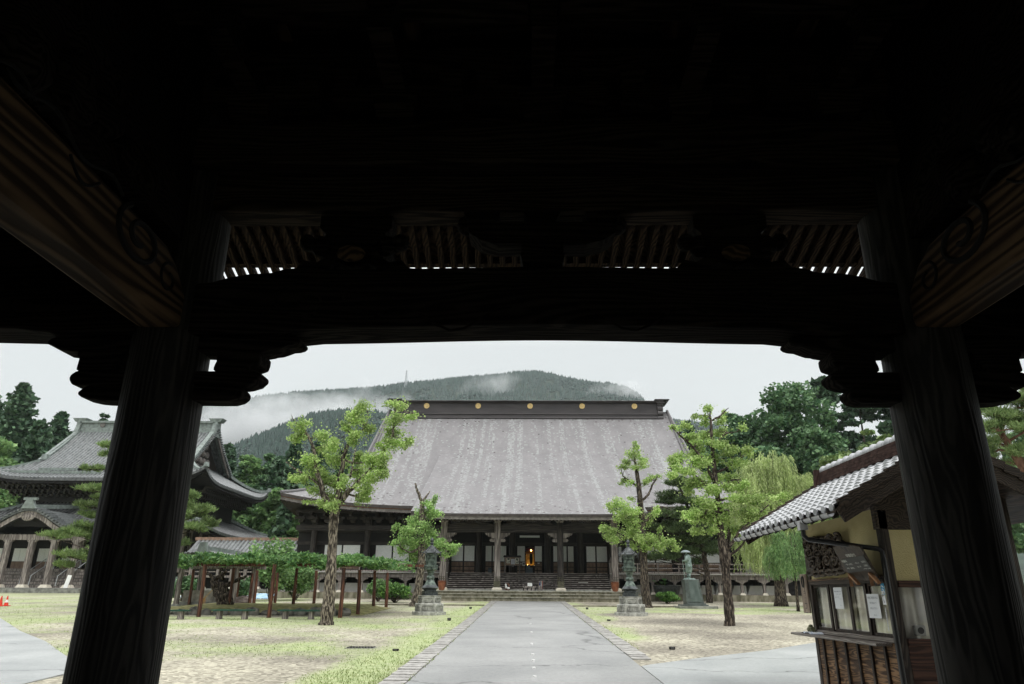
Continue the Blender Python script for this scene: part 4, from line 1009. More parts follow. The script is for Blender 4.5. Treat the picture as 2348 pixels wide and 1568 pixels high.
# ================================================================== LEFT HALL
LX = -49.6; LYf, LYb = 80., 101.
le = at(120, 1097, LYf).z; lr = at(330, 985, 90.5).z; lrt = at(330, 967, 90.5).z
left = thing('side_hall', 'two roofed temple hall at the left with ribbed grey tiles and a curved porch gable', 'temple hall', (LX, 82, gz(80)))
R2 = Irimoya(LX, 13.2, LYf, LYb, le, lr, 8.9, 1.12, 1.5, .32, 6, .17, .44)
o = build(R2.surface(16), 'upper_roof', TILE, left, False, fixn=False)
build(R2.edge(-.08, .22), 'eave_edge', TILED, left); build(R2.edge(.22, .5, .2), 'eave_fascia', DARK, left); build(R2.soffit(3.6, .5, .5), 'soffit', DARK, left)
for sx in (-1, 1):
    build(R2.gable(sx, 1.3, le+1.6), 'gable_wall', TIMBER, left)
    mb = MB()
    for q in range(5):
        for r in range(5-q): mb.sphere((LX+sx*(R2.vh-1.15), R2.Yr+(r-(4-q)/2)*1.15, le+3.0+q*.95), (.25, .48, .42), 8, 6)
    build(mb, 'gable_carving', GREYWOOD, left)
    for sy in (-1, 1):
        v = R2.verge(sx, sy); mb = MB()
        for a, b in zip(v[:-1], v[1:]): mb.bar((a[0], a[1], a[2]+.14), (b[0], b[1], b[2]+.14), .55, .42)
        h = R2.hip(sx, sy)
        for a, b in zip(h[:-1], h[1:]): mb.bar((a[0], a[1], a[2]+.10), (b[0], b[1], b[2]+.10), .4, .34)
        mb.frust((v[0][0], v[0][1]), v[0][2]-.1, v[0][2]+.6, (.8, .8), (.6, .5)); mb.frust((h[0][0], h[0][1]), h[0][2]-.05, h[0][2]+.45, (.5, .5), (.35, .35))
        build(mb, 'descending_ridge', COPPERG, left)
        mb = MB()
        for a, b in zip(v[:-1], v[1:]): mb.bar((a[0]+sx*.25, a[1], a[2]-.22), (b[0]+sx*.25, b[1], b[2]-.22), .14, .5)
        build(mb, 'barge_board', GREYWOOD, left)
        mb = MB()
        for i in range(22):
            f_ = i/21*12; i0 = min(11, int(f_)); k = f_-i0; a, b = v[i0], v[i0+1]; p = [a[q]+(b[q]-a[q])*k for q in range(3)]
            mb.tube([(p[0]+sx*.0, p[1], p[2]+.03), (p[0]+sx*.62, p[1], p[2]-.03)], .11, 6)
        build(mb, 'verge_tile', TILE, left)
mb = MB(); rl_ = R2.vh-.2
for z0, z1, d in ((-.5, .12, .55), (.12, .75, .40), (.75, 1.0, .6)): mb.box(LX-rl_-(0.25 if z0 > .5 else 0), LX+rl_+(.25 if z0 > .5 else 0), 90.5-d, 90.5+d, lr+(lrt-lr)*z0, lr+(lrt-lr)*z1)
rg = build(mb, 'ridge', COPPERG, left)
for sx in (-1, 1):
    mb = MB(); x = LX+sx*(rl_+.3)
    mb.frust((x, 90.5), lr-1.0, lr+.5, (.6, 2.2), (.5, 1.4)); mb.frust((x, 90.5), lrt-.1, lrt+.35, (1.2, 1.1), (1.9, 1.3)); mb.box(x-.3, x+.3, 89.9, 91.1, lr+.5, lrt-.1)
    build(mb, 'ridge_end_ornament', COPPERG, rg)
mb = MB(); mb.prism([(.34*math.cos(k*.39), .34*math.sin(k*.39)) for k in range(16)], lambda a, b, d: (at(235, 975, 90).x+a, 90.1-d, (lr+lrt)/2+b), 0, .12); build(mb, 'crest', mat('dull_crest', (.13, .12, .11), .6, .2, 4), rg)
for px, y6 in ((470, 492), (230, 518), (600, 518), (760, 492)):    # snow guards on the slope
    mb = MB(); p = at(px/885*480/1.7452, (1600+y6/1.844)/1.7452, 82.0)
    z = R2.front(p.x-LX, .19 if y6 < 500 else .11); mb.box(z[0]-2.9, z[0]+2.9, z[1]-.05, z[1]+.05, z[2]+.12, z[2]+.42); build(mb, 'snow_guard', COPPERG, left)
# brackets below the upper eave
for k in range(34):
    mb = MB(); x = LX-10.6+k*.64
    for r in range(3):
        y = LYf+3.4-r*.75; z = le-1.55+r*.45; mb.frust((x, y), z, z+.2, (.22, .22), (.36, .34)); mb.box(x-.1, x+.1, y-.9, y, z+.2, z+.45)
    build(mb, 'bracket_set', TIMBER, left)
for k in range(26):
    mb = MB(); y = LYf+3.8+k*.6
    for r in range(3):
        x = LX+10.2+r*.75; z = le-1.55+r*.45; mb.frust((x, y), z, z+.2, (.22, .22), (.34, .36)); mb.box(x, x+.9, y-.1, y+.1, z+.2, z+.45)
    build(mb, 'bracket_set', TIMBER, left)
mb = MB(); mb.box(LX-9.8, LX+9.8, LYf+3.6, LYb-3.6, le-4, le+1.2); build(mb, 'upper_wall', DARK, left)
# lower roof
l2t = at(150, 1143, LYf+3.4).z; l2e = at(560, 1216, LYf-1.5).z
R3 = Irimoya(LX, 14.6, LYf-2.0, LYb+2.0, l2e, l2t+4.0, 8.6, .92, .95, .1, 4, .15, .44)
o = build(R3.surface(10, 0., .98), 'lower_roof', TILED, left, False, fixn=False)
build(R3.edge(-.08, .2), 'eave_edge', TILED, left); build(R3.edge(.2, .5, .2), 'eave_fascia', DARK, left); build(R3.soffit(3.5, .5, .5), 'soffit', DARK, left)
for sx in (-1, 1):
    for sy in (-1, 1):
        h = R3.hip(sx, sy); mb = MB()
        for a, b in zip(h[:-2], h[1:-1]): mb.bar((a[0], a[1], a[2]+.10), (b[0], b[1], b[2]+.10), .4, .34)
        build(mb, 'hip_ridge', COPPERG, left)
# body
bz = at(100, 1352, 76).z; fl2 = at(100, 1303, 79).z
mb = MB(); mb.box(LX-11.2, LX+11.2, LYf+1.6, LYb-1.6, fl2-.3, l2e+1.5); build(mb, 'wall', DARK, left)
mb = MB(); mb.box(LX-13.5, LX+13.5, LYf-1.2, LYb+1, gz(80)-.4, bz+.02); build(mb, 'plinth', MOSSTONE, left)
mb = MB(); mb.box(LX-12.6, LX+12.6, LYf-.4, LYf+2, fl2-.25, fl2); build(mb, 'veranda_floor', GREYWOOD, left)
for k in range(9):
    x = LX-11.2+k*2.8; mb = MB(); mb.box(x-.22, x+.22, LYf+1.1, LYf+1.55, fl2, l2e+.6); build(mb, 'pillar', GREYWOOD, left)
for k in range(8):
    x = LX-9.8+k*2.8; mb = MB(); mb.box(x-.75, x+.75, LYf+1.5, LYf+1.58, fl2, fl2+.8); d = build(mb, 'door', BROWN, left)
    mb = MB(); mb.box(x-.72, x-.02, LYf+1.48, LYf+1.56, fl2+.82, fl2+2.2); mb.box(x+.02, x+.72, LYf+1.48, LYf+1.56, fl2+.82, fl2+2.2); build(mb, 'paper_screen', SHOJI, d)
for k in range(8):
    y = LYf+3+k*2.5; mb = MB(); mb.box(LX+11.0, LX+11.4, y-.2, y+.2, gz(80), l2e+1); build(mb, 'side_post', GREYWOOD, left)
# porch with the curved gable
KYf = 74.6; kx0 = at(59, 1200, KYf).x
kzt = at(100, 1192, KYf).z; kzb = at(190, 1209, KYf).z
def kara(u):                                            # u -1..1 across the gable
    a = abs(u); return kzb+(at(100, 1166, KYf).z-kzb)*(.5+.5*math.cos(math.pi*min(1, a/.92)))+.25*max(0, a-.85)/.15*.6
KHW = 5.3
mb = MB(); n = 60
vs = []
for i in range(n+1):
    u = -1+2*i/n
    for j in range(9): vs.append((kx0+u*KHW, KYf+j*1.35, kara(u)+.12*j*.12*8/8*1.35+(.09 if i % 2 else 0)))
mb.add(vs, [(i*9+j, (i+1)*9+j, (i+1)*9+j+1, i*9+j+1) for i in range(n) for j in range(8)]); build(mb, 'porch_roof', TILE, left, fixn=False)
mb = MB()
for i in range(n):
    u0, u1 = -1+2*i/n, -1+2*(i+1)/n
    mb.add([(kx0+u0*KHW, KYf, kara(u0)-.02), (kx0+u1*KHW, KYf, kara(u1)-.02), (kx0+u1*KHW, KYf, kara(u1)-.2), (kx0+u0*KHW, KYf, kara(u0)-.2)], [(0, 1, 2, 3)])
build(mb, 'porch_edge', TILE, left)
mb = MB()
for i in range(0, n+1, 2):
    u = -1+2*i/n; mb.tube([(kx0+u*KHW, KYf-.16, kara(u)+.06), (kx0+u*KHW, KYf+1.6, kara(u)+.16)], .12, 6)
build(mb, 'edge_tile', TILE, left)
mb = MB()
for i in range(n):
    u0, u1 = -1+2*i/n, -1+2*(i+1)/n; s = .93
    mb.add([(kx0+u0*KHW*s, KYf+.12, kara(u0)-.22), (kx0+u1*KHW*s, KYf+.12, kara(u1)-.22), (kx0+u1*KHW*s, KYf+.12, kara(u1)-.75), (kx0+u0*KHW*s, KYf+.12, kara(u0)-.75)], [(0, 1, 2, 3)])
for q in (0,): mb.sphere((kx0, KYf+.1, kara(0)-.85), (.7, .12, .4), 12, 6)
build(mb, 'curved_barge', GREYWOOD, left)
mb = MB(); mb.prism([(kx0-KHW*.8, kzt-.6)]+[(kx0+u*KHW*.8, kara(u)-.5) for u in np.linspace(-1, 1, 21)]+[(kx0+KHW*.8, kzt-.6)], lambda a, b, d: (a, KYf+.9+d, b), 0, .1); build(mb, 'gable_panel', DARK, left)
mb = MB()
for a, b in ((0, 10.0),): mb.bar((kx0, KYf+.05, kara(0)+.22), (kx0, KYf+b, kara(0)+.22+.11*b), .55, .42)
mb.frust((kx0, KYf-.05), kara(0)+.0, kara(0)+1.0, (1.5, .4), (.6, .4)); mb.bar((kx0-.7, KYf-.05, kara(0)+1.0), (kx0+.7, KYf-.05, kara(0)+1.0), .3, .25); build(mb, 'porch_ridge', COPPERG, left)
PLs = [at(px, 1290, 75.6).x for px in (8, 63, 115, 166)]
pzb = at(100, 1343, 75.6).z; pzt = at(100, 1238, 75.6).z
for x in PLs+[PLs[0]-2.8]:
    mb = MB(); mb.box(x-.24, x+.24, 75.4, 75.85, pzb+.1, pzt); o = build(mb, 'porch_pillar', GREYWOOD, left)
    mb = MB(); mb.frust((x, 75.62), pzb-.2, pzb+.12, (.95, .95), (.65, .65)); build(mb, 'base_stone', WSTONE, o)
mb = MB(); mb.box(PLs[0]-3.4, PLs[3]+1.4, 75.45, 75.8, pzt, pzt+.55); build(mb, 'porch_beam', GREYWOOD, left)
mb = MB()
for x in PLs: mb.prism([(x-.6, pzt), (x-.4, pzt-.2), (x-.24, pzt-.25), (x-.24, pzt)], lambda a, b, d: (a, d, b), 75.5, 75.75); mb.prism([(x+.6, pzt), (x+.4, pzt-.2), (x+.24, pzt-.25), (x+.24, pzt)], lambda a, b, d: (a, d, b), 75.5, 75.75)
build(mb, 'carved_nose', GREYWOOD, left)
mb = MB(); mb.box(PLs[0]-4, PLs[3]+2, 74.4, 78.9, gz(76)-.4, gz(76)+.38); mb.box(PLs[0]-3.8, PLs[3]+1.8, 74.8, 78.9, gz(76)+.385, pzb-.19); build(mb, 'stone_step', STONE, left)
mb = MB()
for k in range(6): mb.box(PLs[0]-2.5, PLs[3]+1.0, 76.3+k*.55, 80, pzb-.2+(fl2-pzb+.2)*k/6, pzb-.2+(fl2-pzb+.2)*(k+1)/6-.05)
build(mb, 'stair', GREYWOOD, left)
for px in (180, 450): 
    mb = MB(); x = at(px/885*275, 1330, 76).x
    for q in (-.5, .5): mb.tube([(x+q, 76.0, pzb), (x+q*1.0, 76.1, pzb+1.0), (x+q+.2, 79.2, fl2+1.0), (x+q+.2, 79.2, fl2)], .04, 6)
    build(mb, 'handrail', STEEL, left)
p = at(158, 1325, 75.3); sg_ = MB(); sg_.bar((p.x-.06, 75.1, pzb-.19), (p.x+.06, 75.3, pzb+1.05), .42, .05, (0, 1, 0)); tag(build(sg_, 'standing_signboard', WHITE, origin=(p.x, 75.2, pzb-.19)), 'white standing signboard leaning on the porch steps of the left hall', 'signboard')

# ================================================================== CORRIDOR BETWEEN THE HALLS
CY = 76.
cze = at(700, 1270, CY-2.4).z; czr = at(700, 1238, CY).z
cx0 = at(452, 1250, CY).x; cx1 = at(842, 1250, CY).x
cor = thing('roofed_corridor', 'long low corridor with ribbed tile roof joining the two halls', 'corridor', ((cx0+cx1)/2, CY, gz(CY)))
mb = MB(); n = int((cx1-cx0)/.42)*8
for sg in (1, -1):
    vs = []
    for i in range(n+1):
        x = cx0+(cx1-cx0)*i/n; h = [0, 0, 0, .62, .93, 1, .93, .62][i % 8]*.14
        for j in range(7): u = j/6; vs.append((x, CY-sg*2.4*(1-u), cze+(czr-cze)*(.75*u+.25*u*u)+h))
    mb.add(vs, [(i*7+j, (i+1)*7+j, (i+1)*7+j+1, i*7+j+1) for i in range(n) for j in range(6)])
build(mb, 'roof', TILE, cor, fixn=False)
mb = MB(); mb.box(cx0-.2, cx1+.2, CY-.22, CY+.22, czr-.1, czr+.22); build(mb, 'ridge', mat('reddish_ridge', (.22, .14, .10), .6, .3, 3), cor)
mb = MB(); mb.box(cx0, cx1, CY-2.38, CY-2.28, cze-.22, cze-.01); mb.box(cx0, cx1, CY-2.2, CY+2.2, cze-.3, cze-.22); build(mb, 'eave_board', TIMBER, cor)
mb = MB()
for i in range(int((cx1-cx0)/.42)): mb.sphere((cx0+.42*i, CY-2.42, cze+.05), (.11, .06, .11), 8, 5)
build(mb, 'eave_tile_ends', TILED, cor)
mb = MB(); mb.box(cx0, cx1, CY-.1, CY+.1, gz(CY), cze-.3); build(mb, 'wall', DARK, cor)
for k in range(13):
    x = cx0+.6+k*(cx1-cx0-1.2)/12; mb = MB(); mb.box(x-.14, x+.14, CY-2.0, CY-1.72, gz(CY)+.7, cze-.3); o = build(mb, 'post', GREYWOOD, cor)
    mb = MB(); mb.frust((x, CY-1.86), gz(CY)+.5, gz(CY)+.72, (.55, .55), (.34, .34)); build(mb, 'base_stone', WSTONE, o)
mb = MB(); mb.box(cx0, cx1, CY-1.9, CY-.15, gz(CY)+1.55, gz(CY)+1.75); build(mb, 'floor', GREYWOOD, cor)
mb = MB(); mb.box(cx0-3, cx1+1, CY-2.6, CY+.0, gz(CY)-.3, gz(CY)+.5); build(mb, 'plinth', STONE, cor)
mb = MB()
for z in (2.1, 2.5): mb.box(cx0, cx1, CY-1.9, CY-1.8, gz(CY)+z-.05, gz(CY)+z+.05)
build(mb, 'railing', GREYWOOD, cor)
# sloping covered stair at the corridor's hall end
p0 = at(800, 1245, 73.5)
lean = thing('stair_canopy', 'small pale sheet roof over the stair where the corridor meets the main hall', 'canopy', (p0.x, 73.5, gz(73.5)))
q = [at(x, y, 73.2) for x, y in ((722, 1252), (773, 1252), (785, 1232), (745, 1232))]
mb = MB(); mb.prism([(a.x, a.z) for a in q], lambda a, b, d: (a, 73.2+d, b), 0, 2.2); build(mb, 'roof', mat('pale_sheet_roof', (.36, .37, .37), .5, .1, 3), lean)
for px in (752, 770):
    x = at(px, 1260, 74).x; mb = MB(); mb.box(x-.09, x+.09, 73.9, 74.08, gz(74)+.5, q[0].z); build(mb, 'post', GREYWOOD, lean)

# ================================================================== WATER PAVILION BEHIND THE TRELLIS
wx = [at(px, 1330, 47.5).x for px in (412, 540)]
pav = thing('water_pavilion', 'small grey post pavilion with tiled roof behind the wisteria trellis', 'pavilion', (sum(wx)/2, 48.5, gz(48.5)))
wz = at(470, 1300, 47.5).z; wt = at(470, 1280, 47).z
for x in wx:
    for y in (47.5, 50.5):
        mb = MB(); mb.frust((x, y), gz(y)+.12, wz, (.26, .26), (.22, .22)); o = build(mb, 'post', GREYWOOD, pav)
        mb = MB(); mb.frust((x, y), gz(y)-.1, gz(y)+.14, (.5, .5), (.36, .36)); build(mb, 'base_stone', STONE, o)
mb = MB(); mb.box(wx[0]-.8, wx[1]+.8, 47.35, 47.6, wz-.02, wz+.22); mb.box(wx[0]-.8, wx[1]+.8, 50.4, 50.6, wz-.02, wz+.22); build(mb, 'beam', GREYWOOD, pav)
mb = MB()
mid = (wx[0]+wx[1])/2
for s in (-1, 1):
    n = 48; vs = []
    for i in range(n+1):
        y = 46.3+5.4*i/n; h = [1, .5, 0, .5][i % 4]*.06
        for j in range(7): u = j/6; vs.append((mid+s*(2.6*(1-u)), y, wz+.25+(wt+.5-wz-.25)*(.6*u+.4*u*u)+h))
    mb.add(vs, [(i*7+j, (i+1)*7+j, (i+1)*7+j+1, i*7+j+1) for i in range(n) for j in range(6)])
build(mb, 'roof', TILED, pav, fixn=False)
mb = MB(); mb.bar((mid, 46.1, wt+.55), (mid, 51.9, wt+.55), .35, .35); mb.frust((mid, 46.15), wt+.3, wt+.95, (.7, .3), (.4, .2)); build(mb, 'ridge', COPPERG, pav)
mb = MB(); bx = at(455, 1360, 48.6).x
mb.box(bx-1.4, bx+1.4, 48.2, 49.6, gz(48)-.1, gz(48)+.25); build(mb, 'paving', STONE, pav)
bas = thing('water_basin', 'square pale stone water basin under the small pavilion', 'basin', (bx, 48.9, gz(48)+.25)); mb = MB()
mb.box(bx-.95, bx+.95, 48.45, 48.6, gz(48)+.255, gz(48)+.95); mb.box(bx-.95, bx+.95, 49.2, 49.35, gz(48)+.255, gz(48)+.95); mb.box(bx-.95, bx-.8, 48.605, 49.195, gz(48)+.255, gz(48)+.95); mb.box(bx+.8, bx+.95, 48.605, 49.195, gz(48)+.255, gz(48)+.95)
mb.box(bx-.79, bx+.79, 48.605, 49.195, gz(48)+.255, gz(48)+.5); build(mb, 'trough', mat('basin_stone', (.28, .26, .22), .8, .3, 4, bump=.3), bas)
mb = MB(); mb.box(bx-.79, bx+.79, 48.605, 49.195, gz(48)+.505, gz(48)+.85); build(mb, 'water', mat('basin_water', (.03, .04, .04), .08, .1, 2, spec=.5), bas)
# low building to the right of the hall
rx0 = at(1728, 1330, 68).x
an = thing('side_annex', 'dark boarded annex with slim posts beyond the right end of the hall veranda', 'annex', (rx0+4, 70, gz(68)))
az = at(1750, 1330, 68).z
mb = MB(); mb.box(rx0, rx0+12, 67.9, 68.1, gz(68)-.2, az); build(mb, 'board_wall', DARK, an)
mb = MB(); mb.box(rx0-.3, rx0+12, 67.5, 72, az, az+.18); build(mb, 'deck', GREYWOOD, an)
for k in range(7):
    x = rx0+.4+k*1.9; mb = MB(); mb.box(x-.09, x+.09, 67.8, 67.98, az+.18, az+3.2); build(mb, 'post', TIMBER, an)
mb = MB()
for z in (.5, .95): mb.box(rx0, rx0+12, 67.84, 67.94, az+.18+z-.04, az+.18+z+.04)
build(mb, 'railing', GREYWOOD, an)
mb = MB(); mb.slab(lambda u, v: (rx0-1.2+14*v, 66.4+4*u, az+3.2+1.9*u), 4, 4, .2); build(mb, 'roof', TILED, an)
mb = MB(); mb.box(rx0, rx0+12, 70.2, 70.3, az+.18, az+4.5); build(mb, 'wall', PLASTERW, an)
mb = MB(); mb.box(rx0-2, rx0+13, 66.9, 72, gz(68)-.3, gz(68)+.3); build(mb, 'plinth', MOSSTONE, an)
# ================================================================== TREES
def c2(x, y): return ((700+x/1.4255)/1.7452, (1500+y/1.4255)/1.7452)
def c3(x, y): return ((1450+x/1.568)/1.7452, (1450+y/1.568)/1.7452)
def c4(x, y): return ((2300+x/1.4255)/1.7452, (1500+y/1.4255)/1.7452)
def c5(x, y): return (x/3.218, (1600+y/1.844)/1.7452)
def c1(x, y): return (x/2.048, (1400+y/1.1736)/1.7452)
def smooth(pts, k=4):
    """Catmull-Rom through (pos, radius) rows"""
    out = []; n = len(pts)
    for i in range(n-1):
        p0, p1, p2, p3 = (np.array(pts[max(0, min(n-1, q))]) for q in (i-1, i, i+1, i+2))
        for j in range(k):
            t = j/k; out.append(.5*((2*p1)+(-p0+p2)*t+(2*p0-5*p1+4*p2-p3)*t*t+(-p0+3*p1-3*p2+p3)*t**3))
    out.append(np.array(pts[-1])); return out
def limb(mb, conv, Y, pts, unit, wob=.04, n=9, dy=None):
    rows = []; d0 = 0
    for i, (x, y, r) in enumerate(pts):
        yy = Y+(dy[i] if dy else 0)
        p = at(*conv(x, y), yy); rows.append((p.x, p.y, p.z, r*unit))
    sm = smooth(rows); P = []; R_ = []
    for i, q in enumerate(sm):
        k = wob if 0 < i < len(sm)-1 else 0
        P.append((q[0]+random.uniform(-k, k), q[1]+random.uniform(-k, k), q[2]+random.uniform(-k, k)*.5)); R_.append(max(.006, q[3]*random.uniform(.9, 1.1)))
    mb.tube(P, R_, n); return P
def traced_tree(name, label, conv, Y, unit, trunk, limbs, clusters, lm, bark, leaf, dens, spread=1.0, cat='tree', group=None, twig=True, sub=7):
    base = at(*conv(*trunk[0][:2]), Y)
    root = thing(name, label, cat, (base.x, Y, gz(Y)), group)
    mb = MB(); t0 = [(trunk[0][0], trunk[0][1]+6, trunk[0][2]*1.25)]+list(trunk)
    allp = limb(mb, conv, Y, t0, unit, .012, 14)
    build(mb, 'trunk', bark, root, 'full')
    mb = MB()
    for i, L in enumerate(limbs):
        s = (random.uniform(.2, .9) if i % 2 else -random.uniform(.1, .5))*spread
        allp = allp+limb(mb, conv, Y, L, unit, .03, 8, [s*k/max(1, len(L)-1) for k in range(len(L))])
    A = np.array(allp); C = []; tw = MB()
    for cx, cy, rx, ry in clusters:
        p = at(*conv(cx, cy), Y); k = np.argmin((A[:, 0]-p.x)**2+(A[:, 2]-p.z)**2)
        c = np.array([p.x, A[k, 1]+random.gauss(0, .45*spread), p.z]); RX, RZ = rx*unit, ry*unit
        RY = (RX+RZ)*.5*1.15; area = rx*ry
        n = int(dens*area*unit*unit/(leaf*leaf))
        ns = max(3, int(sub*math.sqrt(area)/45)); sc = blob(c, (RX*.95, RY, RZ*.95), ns)
        for q in sc:
            C.append(blob(q, (RX*.5+leaf, RY*.5+leaf, RZ*.5+leaf), max(5, n//ns)))
        C.append(blob(c, (RX*1.45+.1, RY*1.4, RZ*1.4+.1), max(4, n//8)))
        for q in sc[:3] if twig else []:
            a = A[k]; m_ = (np.array(a)+q)/2+np.array([random.gauss(0, .05), random.gauss(0, .05), .06]); tw.tube([a, m_, q], [.022, .015, .006], 5)
    if limbs or twig:
        mb.add(tw.v, tw.f) if tw.v else None
        build(mb, 'limbs', bark, root, 'full')
    build((leafquads(np.concatenate(C), leaf, 1.1, .5), 4), 'crown', lm, root)
    return root
U = lambda Y: Y*.945/1621.8*.402                          # metres per crop pixel at distance Y
DN = 1.0
traced_tree('ginkgo_tree', 'big forked pollarded ginkgo with bright lime leaves and a speckled trunk left of the path', c2, 31.2, U(31.2),
    [(862, 1428, 42), (872, 1330, 38), (880, 1240, 34), (893, 1060, 30), (903, 860, 28), (912, 770, 30)],
    [[(905, 770, 22), (850, 690, 18), (828, 610, 14), (802, 520, 12), (792, 430, 10), (760, 350, 9), (715, 295, 7), (675, 258, 4), (662, 225, 1)],
     [(832, 630, 9), (762, 580, 7), (700, 545, 5), (632, 497, 3)],
     [(922, 760, 22), (936, 650, 17), (950, 550, 15), (965, 450, 13), (1000, 370, 9), (1045, 330, 7), (1085, 290, 5), (1100, 215, 3)],
     [(925, 750, 22), (975, 680, 18), (1040, 620, 15), (1110, 545, 13), (1170, 460, 12), (1230, 370, 9), (1245, 290, 7), (1262, 200, 5), (1320, 215, 3), (1390, 214, 1.5)],
     [(1110, 545, 7), (1180, 520, 5), (1225, 550, 3)], [(985, 680, 8), (1050, 690, 5), (1080, 660, 3)], [(960, 480, 7), (1010, 500, 6), (1085, 500, 3)], [(1000, 590, 7), (1018, 480, 5), (1030, 420, 3)]],
    [(740, 300, 55, 32), (712, 355, 50, 28), (840, 335, 48, 38), (860, 400, 70, 40), (930, 430, 50, 40), (900, 480, 75, 45), (760, 500, 70, 40), (820, 560, 80, 45), (735, 590, 45, 35), (870, 620, 70, 45), (800, 640, 50, 36),
     (760, 715, 45, 14), (850, 680, 50, 36), (915, 690, 28, 25), (925, 750, 40, 35), (848, 735, 28, 28), (1090, 225, 58, 40), (1060, 280, 70, 42), (1105, 325, 52, 36), (1000, 328, 46, 28), (1060, 380, 58, 44), (1030, 450, 44, 52),
     (1000, 540, 52, 55), (1060, 575, 66, 34), (1130, 500, 78, 40), (1200, 488, 52, 44), (1192, 555, 52, 44), (1150, 590, 58, 30), (1080, 645, 66, 36), (1072, 705, 46, 40), (1045, 680, 36, 34), (1285, 198, 60, 30), (1352, 215, 42, 20),
     (1258, 250, 56, 46), (1232, 310, 58, 46), (1300, 360, 44, 40), (1252, 385, 58, 40), (1200, 360, 34, 24), (1188, 420, 38, 26), (975, 620, 36, 34), (695, 372, 28, 16), (678, 590, 28, 20), (950, 640, 40, 30)],
    L_GINK, BARK, .066, 27, 1.2)
traced_tree('ginkgo_tree', 'short ginkgo with bare dead forked tips behind the left bronze lantern', c3, 50, U(50)*1.4255/1.568,
    [(318, 1532, 30), (338, 1480, 26), (355, 1380, 24), (366, 1280, 24), (374, 1160, 24), (376, 1050, 22), (374, 950, 18), (372, 870, 14)],
    [[(372, 880, 12), (350, 815, 9), (340, 790, 7), (332, 757, 5)], [(378, 870, 8), (402, 835, 6), (424, 806, 2.5)], [(376, 1150, 9), (300, 1190, 6), (240, 1160, 3)], [(378, 1130, 9), (450, 1160, 7), (540, 1160, 4), (610, 1145, 2)], [(376, 1040, 8), (300, 1060, 5), (235, 1045, 2)], [(378, 960, 8), (430, 910, 5), (465, 850, 2)]],
    [(450, 858, 26, 26), (405, 905, 44, 34), (350, 965, 38, 44), (432, 960, 58, 34), (315, 1010, 48, 34), (400, 1040, 66, 44), (290, 1062, 66, 34), (228, 1045, 24, 24), (440, 1080, 48, 34), (360, 1110, 58, 44), (268, 1130, 58, 34),
     (205, 1128, 30, 20), (300, 1188, 66, 30), (245, 1182, 36, 26), (420, 1150, 56, 38), (482, 1122, 44, 20), (525, 1152, 58, 26), (592, 1146, 30, 12), (560, 1182, 36, 26), (512, 1205, 28, 26), (470, 1170, 46, 30), (455, 938, 44, 20), (330, 1230, 44, 16)],
    L_GINKD, BARK, .085, 23, .8)
traced_tree('ginkgo_tree', 'slender ginkgo with a bare mid trunk standing behind the right bronze lantern', c4, 50.8, U(50.8),
    [(412, 1325, 30), (402, 1240, 25), (394, 1120, 23), (390, 1000, 21), (381, 850, 20), (372, 720, 17), (360, 610, 14), (350, 545, 11)],
    [[(350, 550, 9), (342, 490, 6), (332, 420, 3)], [(374, 720, 10), (418, 682, 7), (448, 615, 5), (470, 580, 3)], [(384, 850, 12), (440, 800, 9), (490, 752, 5), (552, 772, 2)], [(362, 640, 7), (320, 612, 5), (272, 575, 3)],
     [(385, 890, 10), (310, 830, 7), (240, 780, 4)], [(388, 960, 9), (310, 930, 6), (200, 880, 3)], [(390, 980, 9), (460, 960, 7), (560, 970, 3)], [(352, 540, 6), (395, 500, 3)]],
    [(345, 408, 26, 22), (335, 455, 42, 32), (308, 490, 34, 26), (392, 480, 36, 32), (360, 522, 46, 20), (268, 532, 34, 18), (280, 592, 34, 20), (320, 622, 30, 14), (440, 585, 42, 20), (482, 575, 24, 14), (395, 622, 20, 14), (322, 704, 22, 12),
     (250, 742, 56, 34), (310, 772, 56, 38), (198, 762, 30, 24), (280, 822, 56, 34), (182, 872, 34, 28), (230, 902, 56, 34), (340, 842, 64, 42), (425, 825, 36, 34), (452, 780, 28, 24), (330, 912, 56, 34), (390, 932, 56, 34), (462, 942, 56, 28),
     (532, 950, 46, 22), (566, 992, 26, 14), (480, 982, 56, 24), (420, 972, 46, 34), (330, 980, 34, 24), (492, 888, 16, 22), (240, 940, 36, 24)],
    L_GINK, BARKD, .085, 24, .8)
